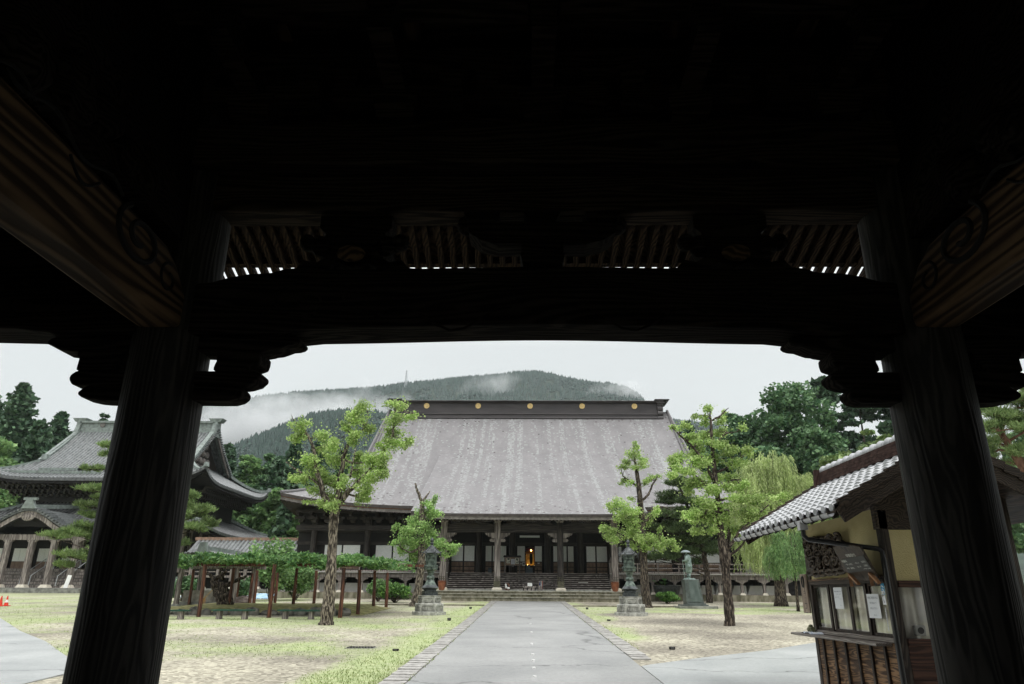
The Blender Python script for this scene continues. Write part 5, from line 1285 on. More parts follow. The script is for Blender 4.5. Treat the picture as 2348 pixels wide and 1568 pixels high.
traced_tree('ginkgo_tree', 'tallest ginkgo with tiered lime green branches and a dark speckled trunk right of the path', c4, 33.1, U(33.1),
    [(882, 1430, 31), (880, 1360, 28), (870, 1240, 26), (858, 1100, 26), (852, 1020, 32), (836, 930, 22), (826, 850, 19), (812, 700, 16), (800, 600, 15), (790, 500, 13), (782, 400, 11), (776, 300, 9), (772, 235, 6)],
    [[(800, 620, 11), (740, 500, 9), (690, 430, 7), (640, 380, 6), (560, 308, 3)], [(775, 262, 6), (830, 230, 5), (876, 188, 2)], [(802, 660, 10), (700, 590, 8), (640, 545, 6), (525, 530, 3)], [(868, 1010, 13), (880, 870, 11), (872, 770, 8)],
     [(872, 1000, 11), (920, 920, 8), (970, 860, 6), (1110, 735, 3)], [(862, 1040, 10), (940, 985, 7), (1000, 900, 4)], [(812, 720, 9), (900, 700, 7), (1010, 720, 5), (1190, 705, 2)], [(795, 560, 8), (880, 520, 6), (985, 440, 3)],
     [(826, 850, 9), (730, 810, 7), (630, 810, 4)], [(806, 650, 8), (900, 600, 6), (990, 600, 3)], [(785, 430, 7), (850, 340, 5), (925, 325, 3)]],
    [(768, 190, 44, 22), (690, 225, 28, 12), (738, 250, 46, 26), (830, 248, 38, 24), (870, 192, 12, 18), (552, 302, 32, 14), (590, 332, 34, 24), (640, 370, 46, 24), (690, 392, 48, 30), (760, 332, 58, 28), (850, 322, 58, 24), (920, 330, 28, 16),
     (700, 442, 56, 34), (810, 392, 58, 34), (608, 472, 56, 28), (556, 512, 46, 24), (680, 512, 66, 34), (780, 472, 56, 34), (872, 440, 58, 24), (952, 440, 56, 20), (1012, 436, 30, 16), (900, 512, 56, 28), (982, 482, 32, 20), (600, 562, 66, 28),
     (538, 582, 36, 20), (700, 592, 76, 34), (830, 562, 66, 34), (920, 582, 56, 28), (985, 602, 36, 20), (660, 652, 56, 24), (750, 672, 66, 34), (860, 652, 56, 34), (942, 642, 46, 20), (720, 742, 66, 34), (820, 742, 76, 38), (930, 722, 76, 34),
     (1022, 722, 76, 34), (1112, 722, 66, 24), (1192, 706, 36, 16), (648, 802, 56, 28), (730, 812, 56, 34), (830, 822, 66, 34), (960, 802, 66, 34), (1062, 802, 66, 28), (1142, 762, 36, 24), (700, 892, 46, 22), (780, 882, 46, 22), (900, 872, 66, 28),
     (962, 872, 46, 20), (1002, 902, 56, 22), (638, 832, 44, 22), (878, 930, 26, 16)],
    L_GINK, BARKD, .070, 30, 1.2)

def pads_tree(name, label, conv, Y, unit, trunk, pads, lm, bark, leaf=.30, dens=900, spread=1.2, group=None, width=.05):
    base = at(*conv(*trunk[0][:2]), Y); root = thing(name, label, 'tree', (base.x, Y, gz(Y)), group)
    mb = MB(); A = np.array(limb(mb, conv, Y, trunk, unit, .03, 12)); build(mb, 'trunk', bark, root, 'full')
    mb = MB(); V = []
    for cx, cy, rx, ry in pads:
        p = at(*conv(cx, cy), Y); yy = Y+random.gauss(0, .6*spread); RX, RZ = rx*unit, ry*unit; c = np.array([p.x, yy, p.z])
        k = np.argmin((A[:, 0]-p.x)**2*.35+(A[:, 2]-p.z+.35*abs(A[:, 0]-p.x))**2); a = A[k]
        mb.tube([a, (a*.5+c*.5)+np.array([0, 0, .12]), c-np.array([0, 0, RZ*.5])], [.06, .045, .02], 6)
        ns = max(6, int(RX*14))
        for q in blob(c, (RX*1.12, RX*1.0, RZ*.85), ns):
            P = blob(q, (RX*.22+.12, RX*.22+.12, RZ*.22+.05), max(8, int(dens*RX/ns)))
            D = (P-q)*1.5+RNG.normal(size=P.shape)*.35; D[:, 2] += .55; V.append(needles(P, D, leaf, width))
            mb.tube([c-np.array([0, 0, RZ*.5]), q], [.02, .008], 4)
    build(mb, 'limbs', bark, root, 'full'); build((np.concatenate(V), 4), 'crown', lm, root); return root
pads_tree('pine_tree', 'pale green pine with layered pads half hidden behind the left gate pillar', lambda x, y: (x, y), 44, 44*.945/1621.8,
    [(330, 1402, 9), (322, 1330, 8), (335, 1260, 7.5), (318, 1190, 7), (330, 1120, 6), (310, 1060, 5), (318, 1015, 3)],
    [(px/3.218, (1600+py/1.844)/1.7452, rx/3.218, ry/3.218) for px, py, rx, ry in ((800, 340, 60, 12), (755, 388, 70, 16), (840, 375, 40, 20), (735, 520, 70, 18), (700, 655, 95, 24), (730, 722, 60, 15), (680, 785, 120, 22), (640, 850, 95, 26), (610, 930, 130, 28), (525, 978, 150, 30), (440, 1012, 100, 22), (630, 1010, 100, 28), (560, 1150, 115, 26), (630, 1120, 75, 24), (460, 1215, 75, 16), (640, 1182, 70, 22), (900, 600, 60, 26), (950, 700, 80, 30), (980, 850, 90, 30), (960, 1000, 90, 30))]
    + [(px/2.048, (1400+py/1.1736)/1.7452, rx/2.048, ry/2.048) for px, py, rx, ry in ((915, 690, 42, 26), (965, 748, 58, 18), (930, 772, 60, 24), (952, 802, 56, 24), (925, 842, 50, 24), (900, 725, 34, 28), (880, 910, 20, 12), (900, 820, 50, 26))],
    L_PINE, BARKD, .22, 1500, 1.0, width=.035)
tw = pads_tree('pine_tree', 'dark leaning pine spreading behind the bronze monk statue', c4, 61, U(61),
    [(768, 1300, 19), (760, 1200, 17), (748, 1100, 15), (735, 1020, 14), (705, 900, 12), (650, 770, 9), (600, 650, 6), (560, 600, 3)],
    [(540, 622, 60, 22), (600, 602, 60, 18), (560, 682, 80, 26), (640, 642, 70, 26), (520, 722, 50, 22), (610, 732, 90, 26), (560, 802, 90, 30), (650, 792, 80, 30), (700, 722, 60, 26), (520, 862, 70, 26), (600, 882, 90, 34), (690, 862, 70, 34), (560, 962, 90, 30), (640, 952, 90, 34),
     (720, 932, 70, 34), (600, 1012, 100, 30), (690, 1002, 80, 30), (500, 1042, 80, 26), (440, 1032, 50, 22), (780, 1002, 60, 30), (740, 1052, 50, 22), (850, 960, 60, 30), (820, 880, 50, 26)],
    L_PINED, BARKD, .28, 1300, 1.5, width=.045)
pads_tree('pine_tree', 'red barked pine with flat green pads beyond the right gate pillar', lambda x, y: (x, y), 27, 27*.945/1621.8,
    [(2420, 1420, 14), (2400, 1250, 13), (2375, 1120, 12), (2330, 1050, 10), (2300, 1000, 7), (2280, 930, 4)],
    [(2262, 905, 30, 8), (2300, 925, 55, 14), (2345, 905, 40, 14), (2285, 958, 50, 16), (2335, 962, 50, 18), (2265, 990, 40, 14), (2320, 1000, 55, 16), (2275, 1035, 35, 12), (2345, 1040, 40, 14), (2360, 930, 50, 16), (2390, 980, 55, 20), (2250, 940, 30, 10), (2310, 885, 30, 8), (2250, 1015, 30, 10), (2300, 1060, 40, 12)],
    L_PINE, BARKR, .19, 2600, .9, width=.022)

def strands(mb_pts, roots, lens, step, leaf, elong=4.2):
    """hanging shoots: leaf points and directions along each"""
    P = []; D = []
    for (x, y, z, ox, oy), L in zip(roots, lens):
        n = max(4, int(L/step)); h = 0
        for i in range(n):
            k = i*step; out = .35*(1-math.exp(-k*2.2)); drop = max(0, k-.25*(1-math.exp(-k*3)))
            sx_ = .05*math.sin(k*3+x*9)
            for q in range(2): P.append((x+ox*out+sx_+random.gauss(0, .035), y+oy*out+random.gauss(0, .035), z-drop)); D.append((random.gauss(0, .4)+ox*.2, random.gauss(0, .4)+oy*.2, -1))
    return np.array(P), np.array(D)
def willow(name, label, X, Y, ztop, zbot, rx, ry, n, trunk_r, lean, leaf, trunk_h, seed, botvar=.35, lm=L_WIL, fr=.42):
    random.seed(seed); root = thing(name, label, 'tree', (X, Y, gz(Y)))
    z0 = gz(Y); mb = MB()
    tp = [(X, Y, z0-.1), (X+lean*.1, Y, z0+.5), (X+lean*.4, Y, z0+trunk_h*.5), (X+lean, Y, z0+trunk_h)]
    mb.tube(tp, [trunk_r*1.35, trunk_r, trunk_r*.9, trunk_r*.75], 12); build(mb, 'trunk', BARKD, root, 'full')
    mb = MB(); roots = []; lens = []
    nl = 26
    for i in range(nl):
        a = 2*math.pi*i/nl+random.uniform(-.2, .2); r = random.uniform(.25, 1)**.7; zt_ = ztop-(ztop-zbot)*fr*r**2.0*random.uniform(.55, 1.15)-random.uniform(0, .5)
        e_ = (X+lean+rx*r*math.cos(a), Y+ry*r*math.sin(a), zt_)
        s = tp[-1]; m1 = (s[0]+(e_[0]-s[0])*.35, s[1]+(e_[1]-s[1])*.35, s[2]+(zt_-s[2])*.75)
        mb.tube([s, m1, e_], [trunk_r*.4, trunk_r*.22, .02], 6)
        for k in range(n//nl):
            t = random.uniform(.3, 1.05); px = m1[0]+(e_[0]-m1[0])*t+random.gauss(0, rx*.09); py = m1[1]+(e_[1]-m1[1])*t+random.gauss(0, ry*.09); pz = m1[2]+(e_[2]-m1[2])*t+random.uniform(-.15, .3)
            ox, oy = px-X-lean, py-Y; d = math.hypot(ox, oy)+.01
            roots.append((px, py, pz, ox/d, oy/d)); lens.append(max(.6, (pz-zbot)*random.uniform(botvar, 1.0)))
    build(mb, 'limbs', BARKD, root, 'full')
    P, D = strands(None, roots, lens, .13, leaf)
    V = needles(P, D, leaf, leaf*.24); build((V, 4), 'crown', lm, root); return root
wp = gr(1797, 1392)
zt_ = at(1795, 1035, 55).z; zb_ = at(1760, 1330, 55).z
willow('willow_tree', 'pale green weeping willow with a broad hanging crown behind the ticket booth', wp.x+.35, 55, zt_+.5, zb_, 2.95, 3.0, 1500, .42, .2, .16, 3.4, 5)
zt_ = at(1845, 1195, 47).z; zb_ = at(1815, 1345, 47).z; p = at(1842, 1392, 47)
willow('willow_tree', 'small young weeping willow with a thin stem hanging low beside the booth', p.x-.35, 47, zt_, zb_, 1.5, 1.4, 620, .09, .1, .13, 2.6, 9, .5, L_BROADL, .62)
random.seed(11)

# ---- the woods behind the halls
def far_tree(kind, name, label, X, Y, h, w_, z0, lm, group, leaf=.5):
    root = thing(name, label, 'tree', (X, Y, z0), group)
    mb = MB(); mb.tube([(X, Y, z0-.5), (X, Y, z0+h*.5), (X+random.uniform(-.3, .3), Y, z0+h*.93)], [w_*.035+.12, w_*.025+.08, .05], 7); build(mb, 'trunk', BARKD, root, 'full')
    P = []
    if kind == 'cedar':
        nb = int(220+h*7)
        for i in range(nb):
            t = random.random()**.85; z = z0+h*(.10+.9*t); L = w_*.5*(1-t)**.6*random.uniform(.45, 1.12)+.25; a = random.uniform(0, 6.283)
            n = int(9+L*9); s = RNG.random(n)**.7; d = np.array([math.cos(a), math.sin(a), 0])
            q = np.array([X, Y, z])+d*(s*L)[:, None]; q[:, 2] += -.22*L*s**1.6+.15*L*s**4; sg = .12+.16*L*(1-.4*s); q += RNG.normal(size=(n, 3))*np.stack([sg, sg, sg*.45], 1); P.append(q)
        V = leafquads(np.concatenate(P), leaf, 1.5, .7)
    elif kind == 'broad':
        nl = 95
        for i in range(nl):
            u = -1+2*(i+.5)/nl; a = i*2.39996+random.uniform(-.5, .5); r = random.uniform(.45, 1)
            zf = .58+.40*u*r; rr = math.sqrt(max(0, 1-u*u))*r*.5*w_*(1-.3*max(0, u))
            c = np.array([X+rr*math.cos(a), Y+rr*math.sin(a)*.8, z0+h*zf]); s = w_*random.uniform(.09, .16)
            n = 210; d = RNG.normal(size=(n, 3)); d /= np.linalg.norm(d, axis=1)[:, None]; k = RNG.random(n)**.33
            q = c+d*k[:, None]*np.array([s*1.25, s*1.25, s*.72]); P.append(q)
        V = leafquads(np.concatenate(P), leaf*.82, 1.3, .8)
    else:                                              # tiered pine
        for i in range(60):
            t = random.uniform(.35, 1); z = z0+h*t; L = w_*.5*(1.15-t)**.5*random.uniform(.3, 1); a = random.uniform(0, 6.283); c = np.array([X+L*math.cos(a), Y+L*math.sin(a), z])
            s = w_*random.uniform(.07, .13); P.append(blob(c, (s*1.3, s*1.3, s*.42), 120))
        V = leafquads(np.concatenate(P), leaf*.8, 1.6, 1.0)
    build((V, 4), 'crown', lm, root); return root
def ft(kind, px, py, Y, wd, lm, label, group=None, leaf=.5, z0=None, name=None):
    top = at(px, py, Y); z = gz(Y)+(0 if z0 is None else z0); far_tree(kind, name or {'cedar': 'cedar_tree', 'broad': 'broadleaf_tree', 'pine': 'pine_tree'}[kind], label, top.x, Y, top.z-z, wd*Y*.945/1621.8, z, lm, group, leaf)
GL = 'cedars rising behind the left hall'; CL = 'tall dark cedar standing behind the left hall roof'
ft('cedar', 60, 882, 118, 200, L_CEDAR, 'tallest dark cedar in the far left corner behind the left hall', None, .62)
ft('cedar', -12, 905, 125, 180, L_CEDAR, 'dark cedar cut by the left edge of the photo', None, .62)
ft('cedar', 143, 946, 122, 130, L_CEDAR, 'narrow cedar just left of the ridge end of the left hall', None, .62)
ft('cedar', 98, 965, 112, 150, L_CEDAR, 'dark cedar between the tallest cedar and the ridge of the left hall', None, .62)
ft('pine', 242, 948, 128, 36, L_CEDAR, 'small round topped tree peeping over the ridge of the left hall', None, .55)
ft('cedar', 285, 962, 130, 100, L_CEDAR, 'cedar tip beside the left pillar above the ridge of the left hall', None, .6)
ft('broad', 8, 988, 106, 150, L_BROADL, 'light green leafy tree low at the far left edge', None, .5)
ft('broad', 20, 1128, 112, 130, L_BROAD, 'dark leafy tree showing under the eaves of the left hall', None, .5)
GM = 'mixed wood between the two halls'; LCs = 'dark cedar in the wood between the two halls'; LBs = 'leafy green tree in the wood between the two halls'
for k, (px, py, Y, wd) in enumerate(((527, 1020, 120, 110), (678, 1014, 124, 130), (735, 1010, 128, 120), (640, 1050, 112, 120), (500, 1060, 118, 110), (700, 1080, 104, 140), (665, 1140, 98, 80), (560, 1060, 116, 110), (790, 1030, 126, 80), (850, 1050, 122, 80))):
    ft('cedar', px, py, Y, wd, L_CEDAR, LCs, GM, .5)
for k, (px, py, Y, wd) in enumerate(((578, 1022, 116, 85), (626, 1030, 120, 80), (602, 1075, 112, 90), (550, 1110, 110, 90), (585, 1150, 112, 100), (640, 1180, 110, 95), (715, 1150, 98, 100), (520, 1160, 108, 90), (760, 1090, 106, 110), (630, 1110, 104, 80))):
    ft('broad', px, py, Y, wd, L_BROAD if k % 3 else L_BROADL, LBs, GM, .46)
ft('cedar', 1578, 968, 135, 60, L_CEDAR, 'dark cedar just right of the main hall roof edge', None, .55)
ft('broad', 1795, 852, 100, 235, L_BROAD, 'biggest rounded green tree filling the wood right of the main hall', None, .52)
ft('broad', 1690, 925, 104, 170, L_BROAD, 'rounded green tree sloping down toward the main hall roof from the biggest one', None, .52)
ft('broad', 1625, 985, 108, 120, L_BROAD, 'low dark leafy tree nearest the right edge of the main hall roof', None, .5)
ft('broad', 1880, 960, 92, 150, L_BROAD, 'leafy green tree in front of the dark pines on the right', None, .48)
ft('pine', 1880, 868, 116, 150, L_CEDAR, 'dark gappy tall pine on the skyline right of the biggest green tree', None, .6)
ft('pine', 1960, 885, 112, 150, L_CEDAR, 'dark gappy pine on the skyline close to the right gate pillar', None, .6)
ft('pine', 2040, 905, 110, 150, L_CEDAR, 'dark pine mostly hidden by the right gate pillar', None, .6)
ft('broad', 1745, 1010, 88, 140, L_BROAD, 'dark leafy tree behind the top of the weeping willow', None, .46)
ft('pine', 1915, 1045, 62, 130, L_PINE, 'low spreading pine between the willow and the booth roof', None, .34)
ft('pine', 2010, 985, 66, 130, L_PINE, 'olive pine showing over the booth ridge beside the right pillar', None, .34)
ft('broad', 1600, 1090, 92, 110, L_CEDAR, 'dark tree under the ginkgo at the right end of the hall', None, .45)
ft('broad', 2210, 1000, 70, 160, L_BROAD, 'dark green tree hidden behind the right gate pillar', None, .45)
ft('broad', 2330, 985, 75, 150, L_BROAD, 'dark green tree behind the red barked pine', None, .45)
ft('broad', 1700, 1150, 84, 110, L_BROAD, 'dark leafy tree behind the annex roof', None, .45)

# ---- shrubs, trellis, vine
def shrub(name, label, X, Y, w_, h, lm, cat='shrub', n=2600, leaf=.10, z=None, group=None):
    z0 = gz(Y) if z is None else z; root = thing(name, label, cat, (X, Y, z0), group); mb = MB(); P = []
    for i in range(14):
        a = random.uniform(0, 6.28); r = random.uniform(.2, .9)*w_*.42; c = np.array([X+r*math.cos(a), Y+r*math.sin(a)*.8, z0+h*random.uniform(.35, .85)])
        mb.tube([(X+random.uniform(-.1, .1), Y, z0-.02), tuple(c)], [.03, .01], 5); P.append(blob(c, (w_*.2, w_*.2, h*.24), n//14))
    build(mb, 'stems', BARKD, root); build((leafquads(np.concatenate(P), leaf, 1.6, .9), 4), 'foliage', lm, root)
def at_g(px, py, Y): p = at(px, py, Y); return p.x
shrub('azalea_shrub', 'round dark green shrub at the right end of the trellis before the hall plinth', at_g(906, 1360, 56), 56, 2.7, 1.55, L_SHRUB)
shrub('azalea_shrub', 'lighter yellow green shrub left of the round dark one at the trellis end', at_g(868, 1352, 58), 58, 2.0, 1.7, L_BROADL)
shrub('azalea_shrub', 'low green shrub in front of the big bronze water bowl right of the steps', at_g(1528, 1368, 58.5), 58.5, 2.2, .85, L_SHRUB)
shrub('maple_shrub', 'bushy fresh green tree seen through the right part of the trellis', at_g(680, 1330, 60), 60, 4.4, 2.6, L_BROADL, 'shrub', 4600, .13)
shrub('maple_shrub', 'light leafy sapling rising above the trellis in front of the corridor roof', at_g(628, 1300, 57), 57, 4.0, 4.6, L_BROADL, 'shrub', 3000, .15)
for px, lab in ((425, 'leafy bush seen through the left end of the trellis'), (555, 'leafy bush behind the gnarled vine trunk')):
    shrub('garden_bush', lab, at_g(px, 1330, 56), 56, 2.2, 1.7, L_BROAD, 'shrub', 2400, .13)
c5z = lambda x, y: ((700+x/3.913)/1.7452, (2150+y/3.913)/1.7452)
tre = thing('wisteria_trellis', 'long low trellis of reddish timber posts carrying a flat green vine canopy', 'trellis', (-13.5, 41, gz(41)))
POSTM = wood('reddish_post_timber', (.040, .015, .009), (.145, .058, .032), 2, ring=5, bump=.3)
zt = at(*c5z(470, 440), 37).z
posts = [((470, 470), (365, 1245), 37.2), ((1555, 470), (1465, 1258), 37.0), ((285, 540), (215, 1072), 43.5), ((915, 520), (830, 1140), 41.), ((1005, 590), (945, 1055), 45.), ((1205, 600), (1160, 1070), 45.), ((1285, 550), (1228, 1080), 45.),
         ((1605, 590), (1555, 1075), 45.), ((1905, 520), (1838, 1130), 41.), ((2210, 560), (2165, 1100), 43.)]
posts2 = [(c5z(*a), c5z(*b), y) for a, b, y in posts]
for (x0, y0), (x1, y1) in (((962, 1120), (940, 1385)), ((1052, 1130), (1042, 1370)), ((1138, 1130), (1130, 1340)), ((1210, 1140), (1203, 1330))):
    posts2.append((c2(x0, y0), c2(x1, y1), gr(*c2(x1, y1)).y))
for a, b, y in posts2:
    g = gr(*b); q = at(*b, g.y); t_ = at(a[0], a[1], g.y); mb = MB()
    top_z = max(t_.z, zt-.25)+.15
    mb.tube([(q.x, g.y, g.z-.1), (q.x+(t_.x-q.x)*.5+.02, g.y, (g.z+top_z)/2), (t_.x, g.y, top_z)], [.105, .095, .09], 9); build(mb, 'post', POSTM, tre, True)
z1 = zt-.02
mb = MB(); XA, XB = at(395, 1290, 38).x, at(925, 1305, 43).x
for k, y in enumerate((37., 39.7, 42.4, 45.1)): mb.bar((XA, y, z1+.06+.035*(y-37)), (XB+.3*k, y, z1+.10+.035*(y-37)), .12, .14)
build(mb, 'long_beam', POSTM, tre)
mb = MB()
for k in range(13):
    x = XA+.4+(XB-XA-.4)*k/12; mb.tube([(x, 36.5, z1+.18), (x, 45.5, z1+.48)], .045, 6)
build(mb, 'cross_pole', mat('grey_bamboo', (.18, .16, .13), .6, .3, 6), tre)
vx = at(*c5z(760, 1050), 43)
vine = thing('wisteria_vine', 'gnarled twisted wisteria whose foliage lies as a thick mat on the trellis', 'vine', (vx.x, 43, gz(43)))
mb = MB(); VV = U(43)*1.4255/3.913
limb(mb, c5z, 43, [(770, 1080, 110), (745, 960, 95), (690, 860, 85), (640, 770, 70), (600, 690, 48), (640, 640, 38), (720, 600, 30), (800, 520, 22)], VV, .05, 12)
limb(mb, c5z, 43, [(850, 1070, 80), (830, 950, 70), (790, 850, 62), (730, 760, 55), (640, 740, 42), (590, 780, 30)], VV, .05, 10)
limb(mb, c5z, 43, [(700, 780, 60), (800, 760, 45), (900, 700, 34), (1000, 660, 24), (1120, 600, 18)], VV, .05, 10)
limb(mb, c5z, 43, [(640, 680, 40), (560, 600, 26), (500, 540, 18)], VV, .04, 8)
limb(mb, c5z, 43, [(740, 640, 34), (700, 560, 24), (740, 470, 18)], VV, .04, 8)
build(mb, 'trunk', BARKD, vine, 'full')
P = []
for k in range(40000):
    x = random.uniform(XA-.3, XB+.4); y = random.uniform(36.4, 45.6)
    if k % 4 == 0: y = random.gauss(36.6, .3)
    edge = max(0, x-(XB-1.2))/1.6
    if random.random() < edge*.6: continue
    top = z1+.36+.035*(y-37)+.10*fbm(x, y, .55)+.08*fbm(x, y, 1.7)-.25*edge
    hang = .18+max(0, .55*fbm(x+9, y, .6, 2))*(1 if y < 37.4 else .5)
    P.append((x, y, top-hang*random.random()**1.3+(.25*random.random() if fbm(x, y+30, .8) > .22 else 0)))
P = [np.array(P)+RNG.normal(size=(len(P), 3))*.04]
build((leafquads(np.concatenate(P), .095, 1.9, .9), 4), 'foliage', L_VINE, vine)
# earth mound and its ring of stones
MOSS = mat('mossy_earth', (.10, .11, .03), .95, .5, 3, bump=.6, bscale=9, col2=(.28, .25, .12))
ma_, mb_ = gr(400, 1405), gr(870, 1385)
mb = MB(); mx0, mx1 = ma_.x-1.5, at(880, 1370, 44).x
mb.grid(lambda u, v: (mx0+(mx1-mx0)*u, 38.2+9*v, gz(38.2+9*v)+.02+.28*min(1, 4*v*(1-v)*1.6)*min(1, 6*u*(1-u)*2)+.04*fbm(u*20, v*12, 1)), 40, 20)
setting(build(mb, 'earth_mound', MOSS, smooth='full', fixn=False))
ROCK = mat('garden_rock', (.055, .055, .05), .9, .5, 3, bump=.6, bscale=8, col2=(.22, .21, .18))
sx_ = mx0+.3; k = 0
while sx_ < mx1-.8:
    wd = random.uniform(.55, 1.0); mb = MB(); ht = random.uniform(.18, .30); y = 38.15+random.uniform(-.08, .08)
    mb.sphere((sx_+wd/2, y, gz(y)+ht*.35), (wd*.54, .26, ht), 10, 7)
    mb.v = [(a+random.uniform(-.05, .05), b+random.uniform(-.05, .05), c+random.uniform(-.04, .04)) for a, b, c in mb.v]
    tag(build(mb, 'edging_stone', ROCK, None, True, origin=(sx_+wd/2, y, gz(y))), 'dark rounded stone in the edging row under the front of the trellis', 'stone', 'stones edging the trellis mound'); sx_ += wd+.02
# benches with green planks
BG = mat('green_bench_paint', (.012, .06, .04), .45, .3, 4)
for (xa, ya), (xb, yb), lab in (((590, 1135), (1235, 1135), 'green topped plank bench in the middle below the trellis vine trunk'), ((1620, 1135), (2270, 1145), 'green topped plank bench left of the big ginkgo trunk'), ((-330, 1140), (215, 1137), 'green topped plank bench partly behind the left gate pillar')):
    g0 = gr(*c5z((xa+xb)/2, 1280)); Y = g0.y; p0 = at(*c5z(xa, ya), Y); p1 = at(*c5z(xb, yb), Y); zb_ = (p0.z+p1.z)/2
    be = thing('garden_bench', lab, 'bench', ((p0.x+p1.x)/2, Y, gz(Y)))
    mb = MB(); mb.box(p0.x, p1.x, Y-.2, Y+.2, zb_-.04, zb_+.02); build(mb, 'seat', BG, be)
    for f_ in (.18, .80):
        x = p0.x+(p1.x-p0.x)*f_; mb = MB(); mb.lathe(x, Y, [(.16, gz(Y)-.03), (.14, gz(Y)+.2), (.14, zb_-.042)], 12); build(mb, 'log_leg', GREYWOOD, be, True)
# odds and ends under the trellis
p = gr(*c5z(440, 1085)); q = at(*c5z(555, 820), p.y)
br = thing('bamboo_broom', 'yellow bamboo broom leaning among the trellis posts', 'broom', p)
mb = MB(); mb.tube([(p.x+.05, p.y, p.z+.55), (q.x, p.y+.3, q.z)], .018, 6); build(mb, 'handle', mat('bamboo', (.38, .24, .07), .5, .2, 6), br)
mb = MB()
for k in range(26): mb.tube([(p.x+.05, p.y, p.z+.62), (p.x-.05+random.gauss(0, .12), p.y+random.gauss(0, .08), p.z+.02)], [.012, .005], 4)
build(mb, 'bristles', mat('twigs', (.30, .17, .06), .8, .3, 6), br)
TARP = mat('blue_tarpaulin', (.20, .38, .55), .5, .3, 2, col2=(.42, .55, .62)); TARPG = mat('pale_grey_tarpaulin', (.42, .47, .48), .5, .2, 2)
for (xa, xb, y0, y1, M_, lab) in ((1190, 1485, 950, 885, TARP, 'blue tarpaulin laid on the ground beyond the trellis'), (940, 1200, 945, 880, TARPG, 'pale grey tarpaulin sheet left of the blue one beyond the trellis'), (20, 300, 945, 880, TARPG, 'pale grey sheet spread behind the left end of the trellis')):
    y_ = 62; a_ = at(*c5z(xa, y0), y_); b_ = at(*c5z(xb, y1), y_)
    mb = MB(); mb.slab(lambda u, v: (a_.x+(b_.x-a_.x)*u, y_+v*1.6, gz(y_)+.05+(b_.z-gz(y_))*v+.05*fbm(u*9, v*4, 1)), 24, 8, .03); tag(build(mb, 'tarpaulin', M_, origin=(a_.x, y_, gz(y_))), lab, 'tarpaulin')
rk = gr(*c5z(1050, 1065)); mb = MB(); mb.sphere((rk.x, rk.y, rk.z+.15), (.75, .5, .45), 14, 9); mb.v = [(a+random.uniform(-.09, .09), b+random.uniform(-.07, .07), c+random.uniform(-.06, .06)) for a, b, c in mb.v]
tag(build(mb, 'garden_rock', mat('striped_rock', (.13, .09, .08), .8, .4, 3, (1, 1, 4), bump=.6, col2=(.32, .27, .24)), origin=rk), 'low layered brownish rock beside the gnarled vine trunk', 'rock')
rk = gr(*c5z(680, 1060)); mb = MB(); mb.sphere((rk.x, rk.y+.4, rk.z+.35), (.42, .4, .75), 12, 8); mb.v = [(a+random.uniform(-.09, .09), b+random.uniform(-.07, .07), c+random.uniform(-.06, .06)) for a, b, c in mb.v]
tag(build(mb, 'standing_rock', mat('slate_rock', (.04, .05, .055), .7, .3, 3, bump=.5, col2=(.12, .13, .13)), origin=rk), 'dark upright slate rock left of the vine trunk', 'rock')
hh = gr(*c5z(1015, 985)); mb = MB(); mb.tube([(hh.x-.18, hh.y, hh.z-.02), (hh.x-.18, hh.y, hh.z+.95), (hh.x+.18, hh.y, hh.z+.95), (hh.x+.18, hh.y, hh.z-.02)], .025, 6)
tag(build(mb, 'metal_hoop', DBRONZE, origin=hh), 'thin dark metal hoop standing before the pale tarpaulin', 'hoop')
# cones
CONE = mat('red_cone_plastic', (.62, .05, .025), .45, .1, 4)
for (xt, yt, xb, yb, lab) in ((12, 1445, -2, 1522, 'red traffic cone at the very left edge of the photo'), (70, 1445, 42, 1520, 'red and white banded traffic cone, second from the left edge')):
    g = gr(xb/3.218, (1600+yb/1.844)/1.7452); t_ = at(xt/3.218, (1600+yt/1.844)/1.7452, g.y); H = t_.z-g.z
    co = thing('traffic_cone', lab, 'cone', g); mb = MB(); mb.box(g.x-.22*H/.7, g.x+.22*H/.7, g.y-.2, g.y+.2, g.z, g.z+.04); build(mb, 'base', CONE, co)
    mb = MB(); mb.lathe(g.x, g.y, [(.16*H/.7, g.z+.04), (.12*H/.7, g.z+H*.35)], 14); mb.lathe(g.x, g.y, [(.075*H/.7, g.z+H*.62), (.03*H/.7, g.z+H)], 14); build(mb, 'body', CONE, co, True)
    mb = MB(); mb.lathe(g.x, g.y, [(.121*H/.7, g.z+H*.35), (.076*H/.7, g.z+H*.62)], 14); build(mb, 'band', WHITE if 'white' in lab else CONE, co, True)

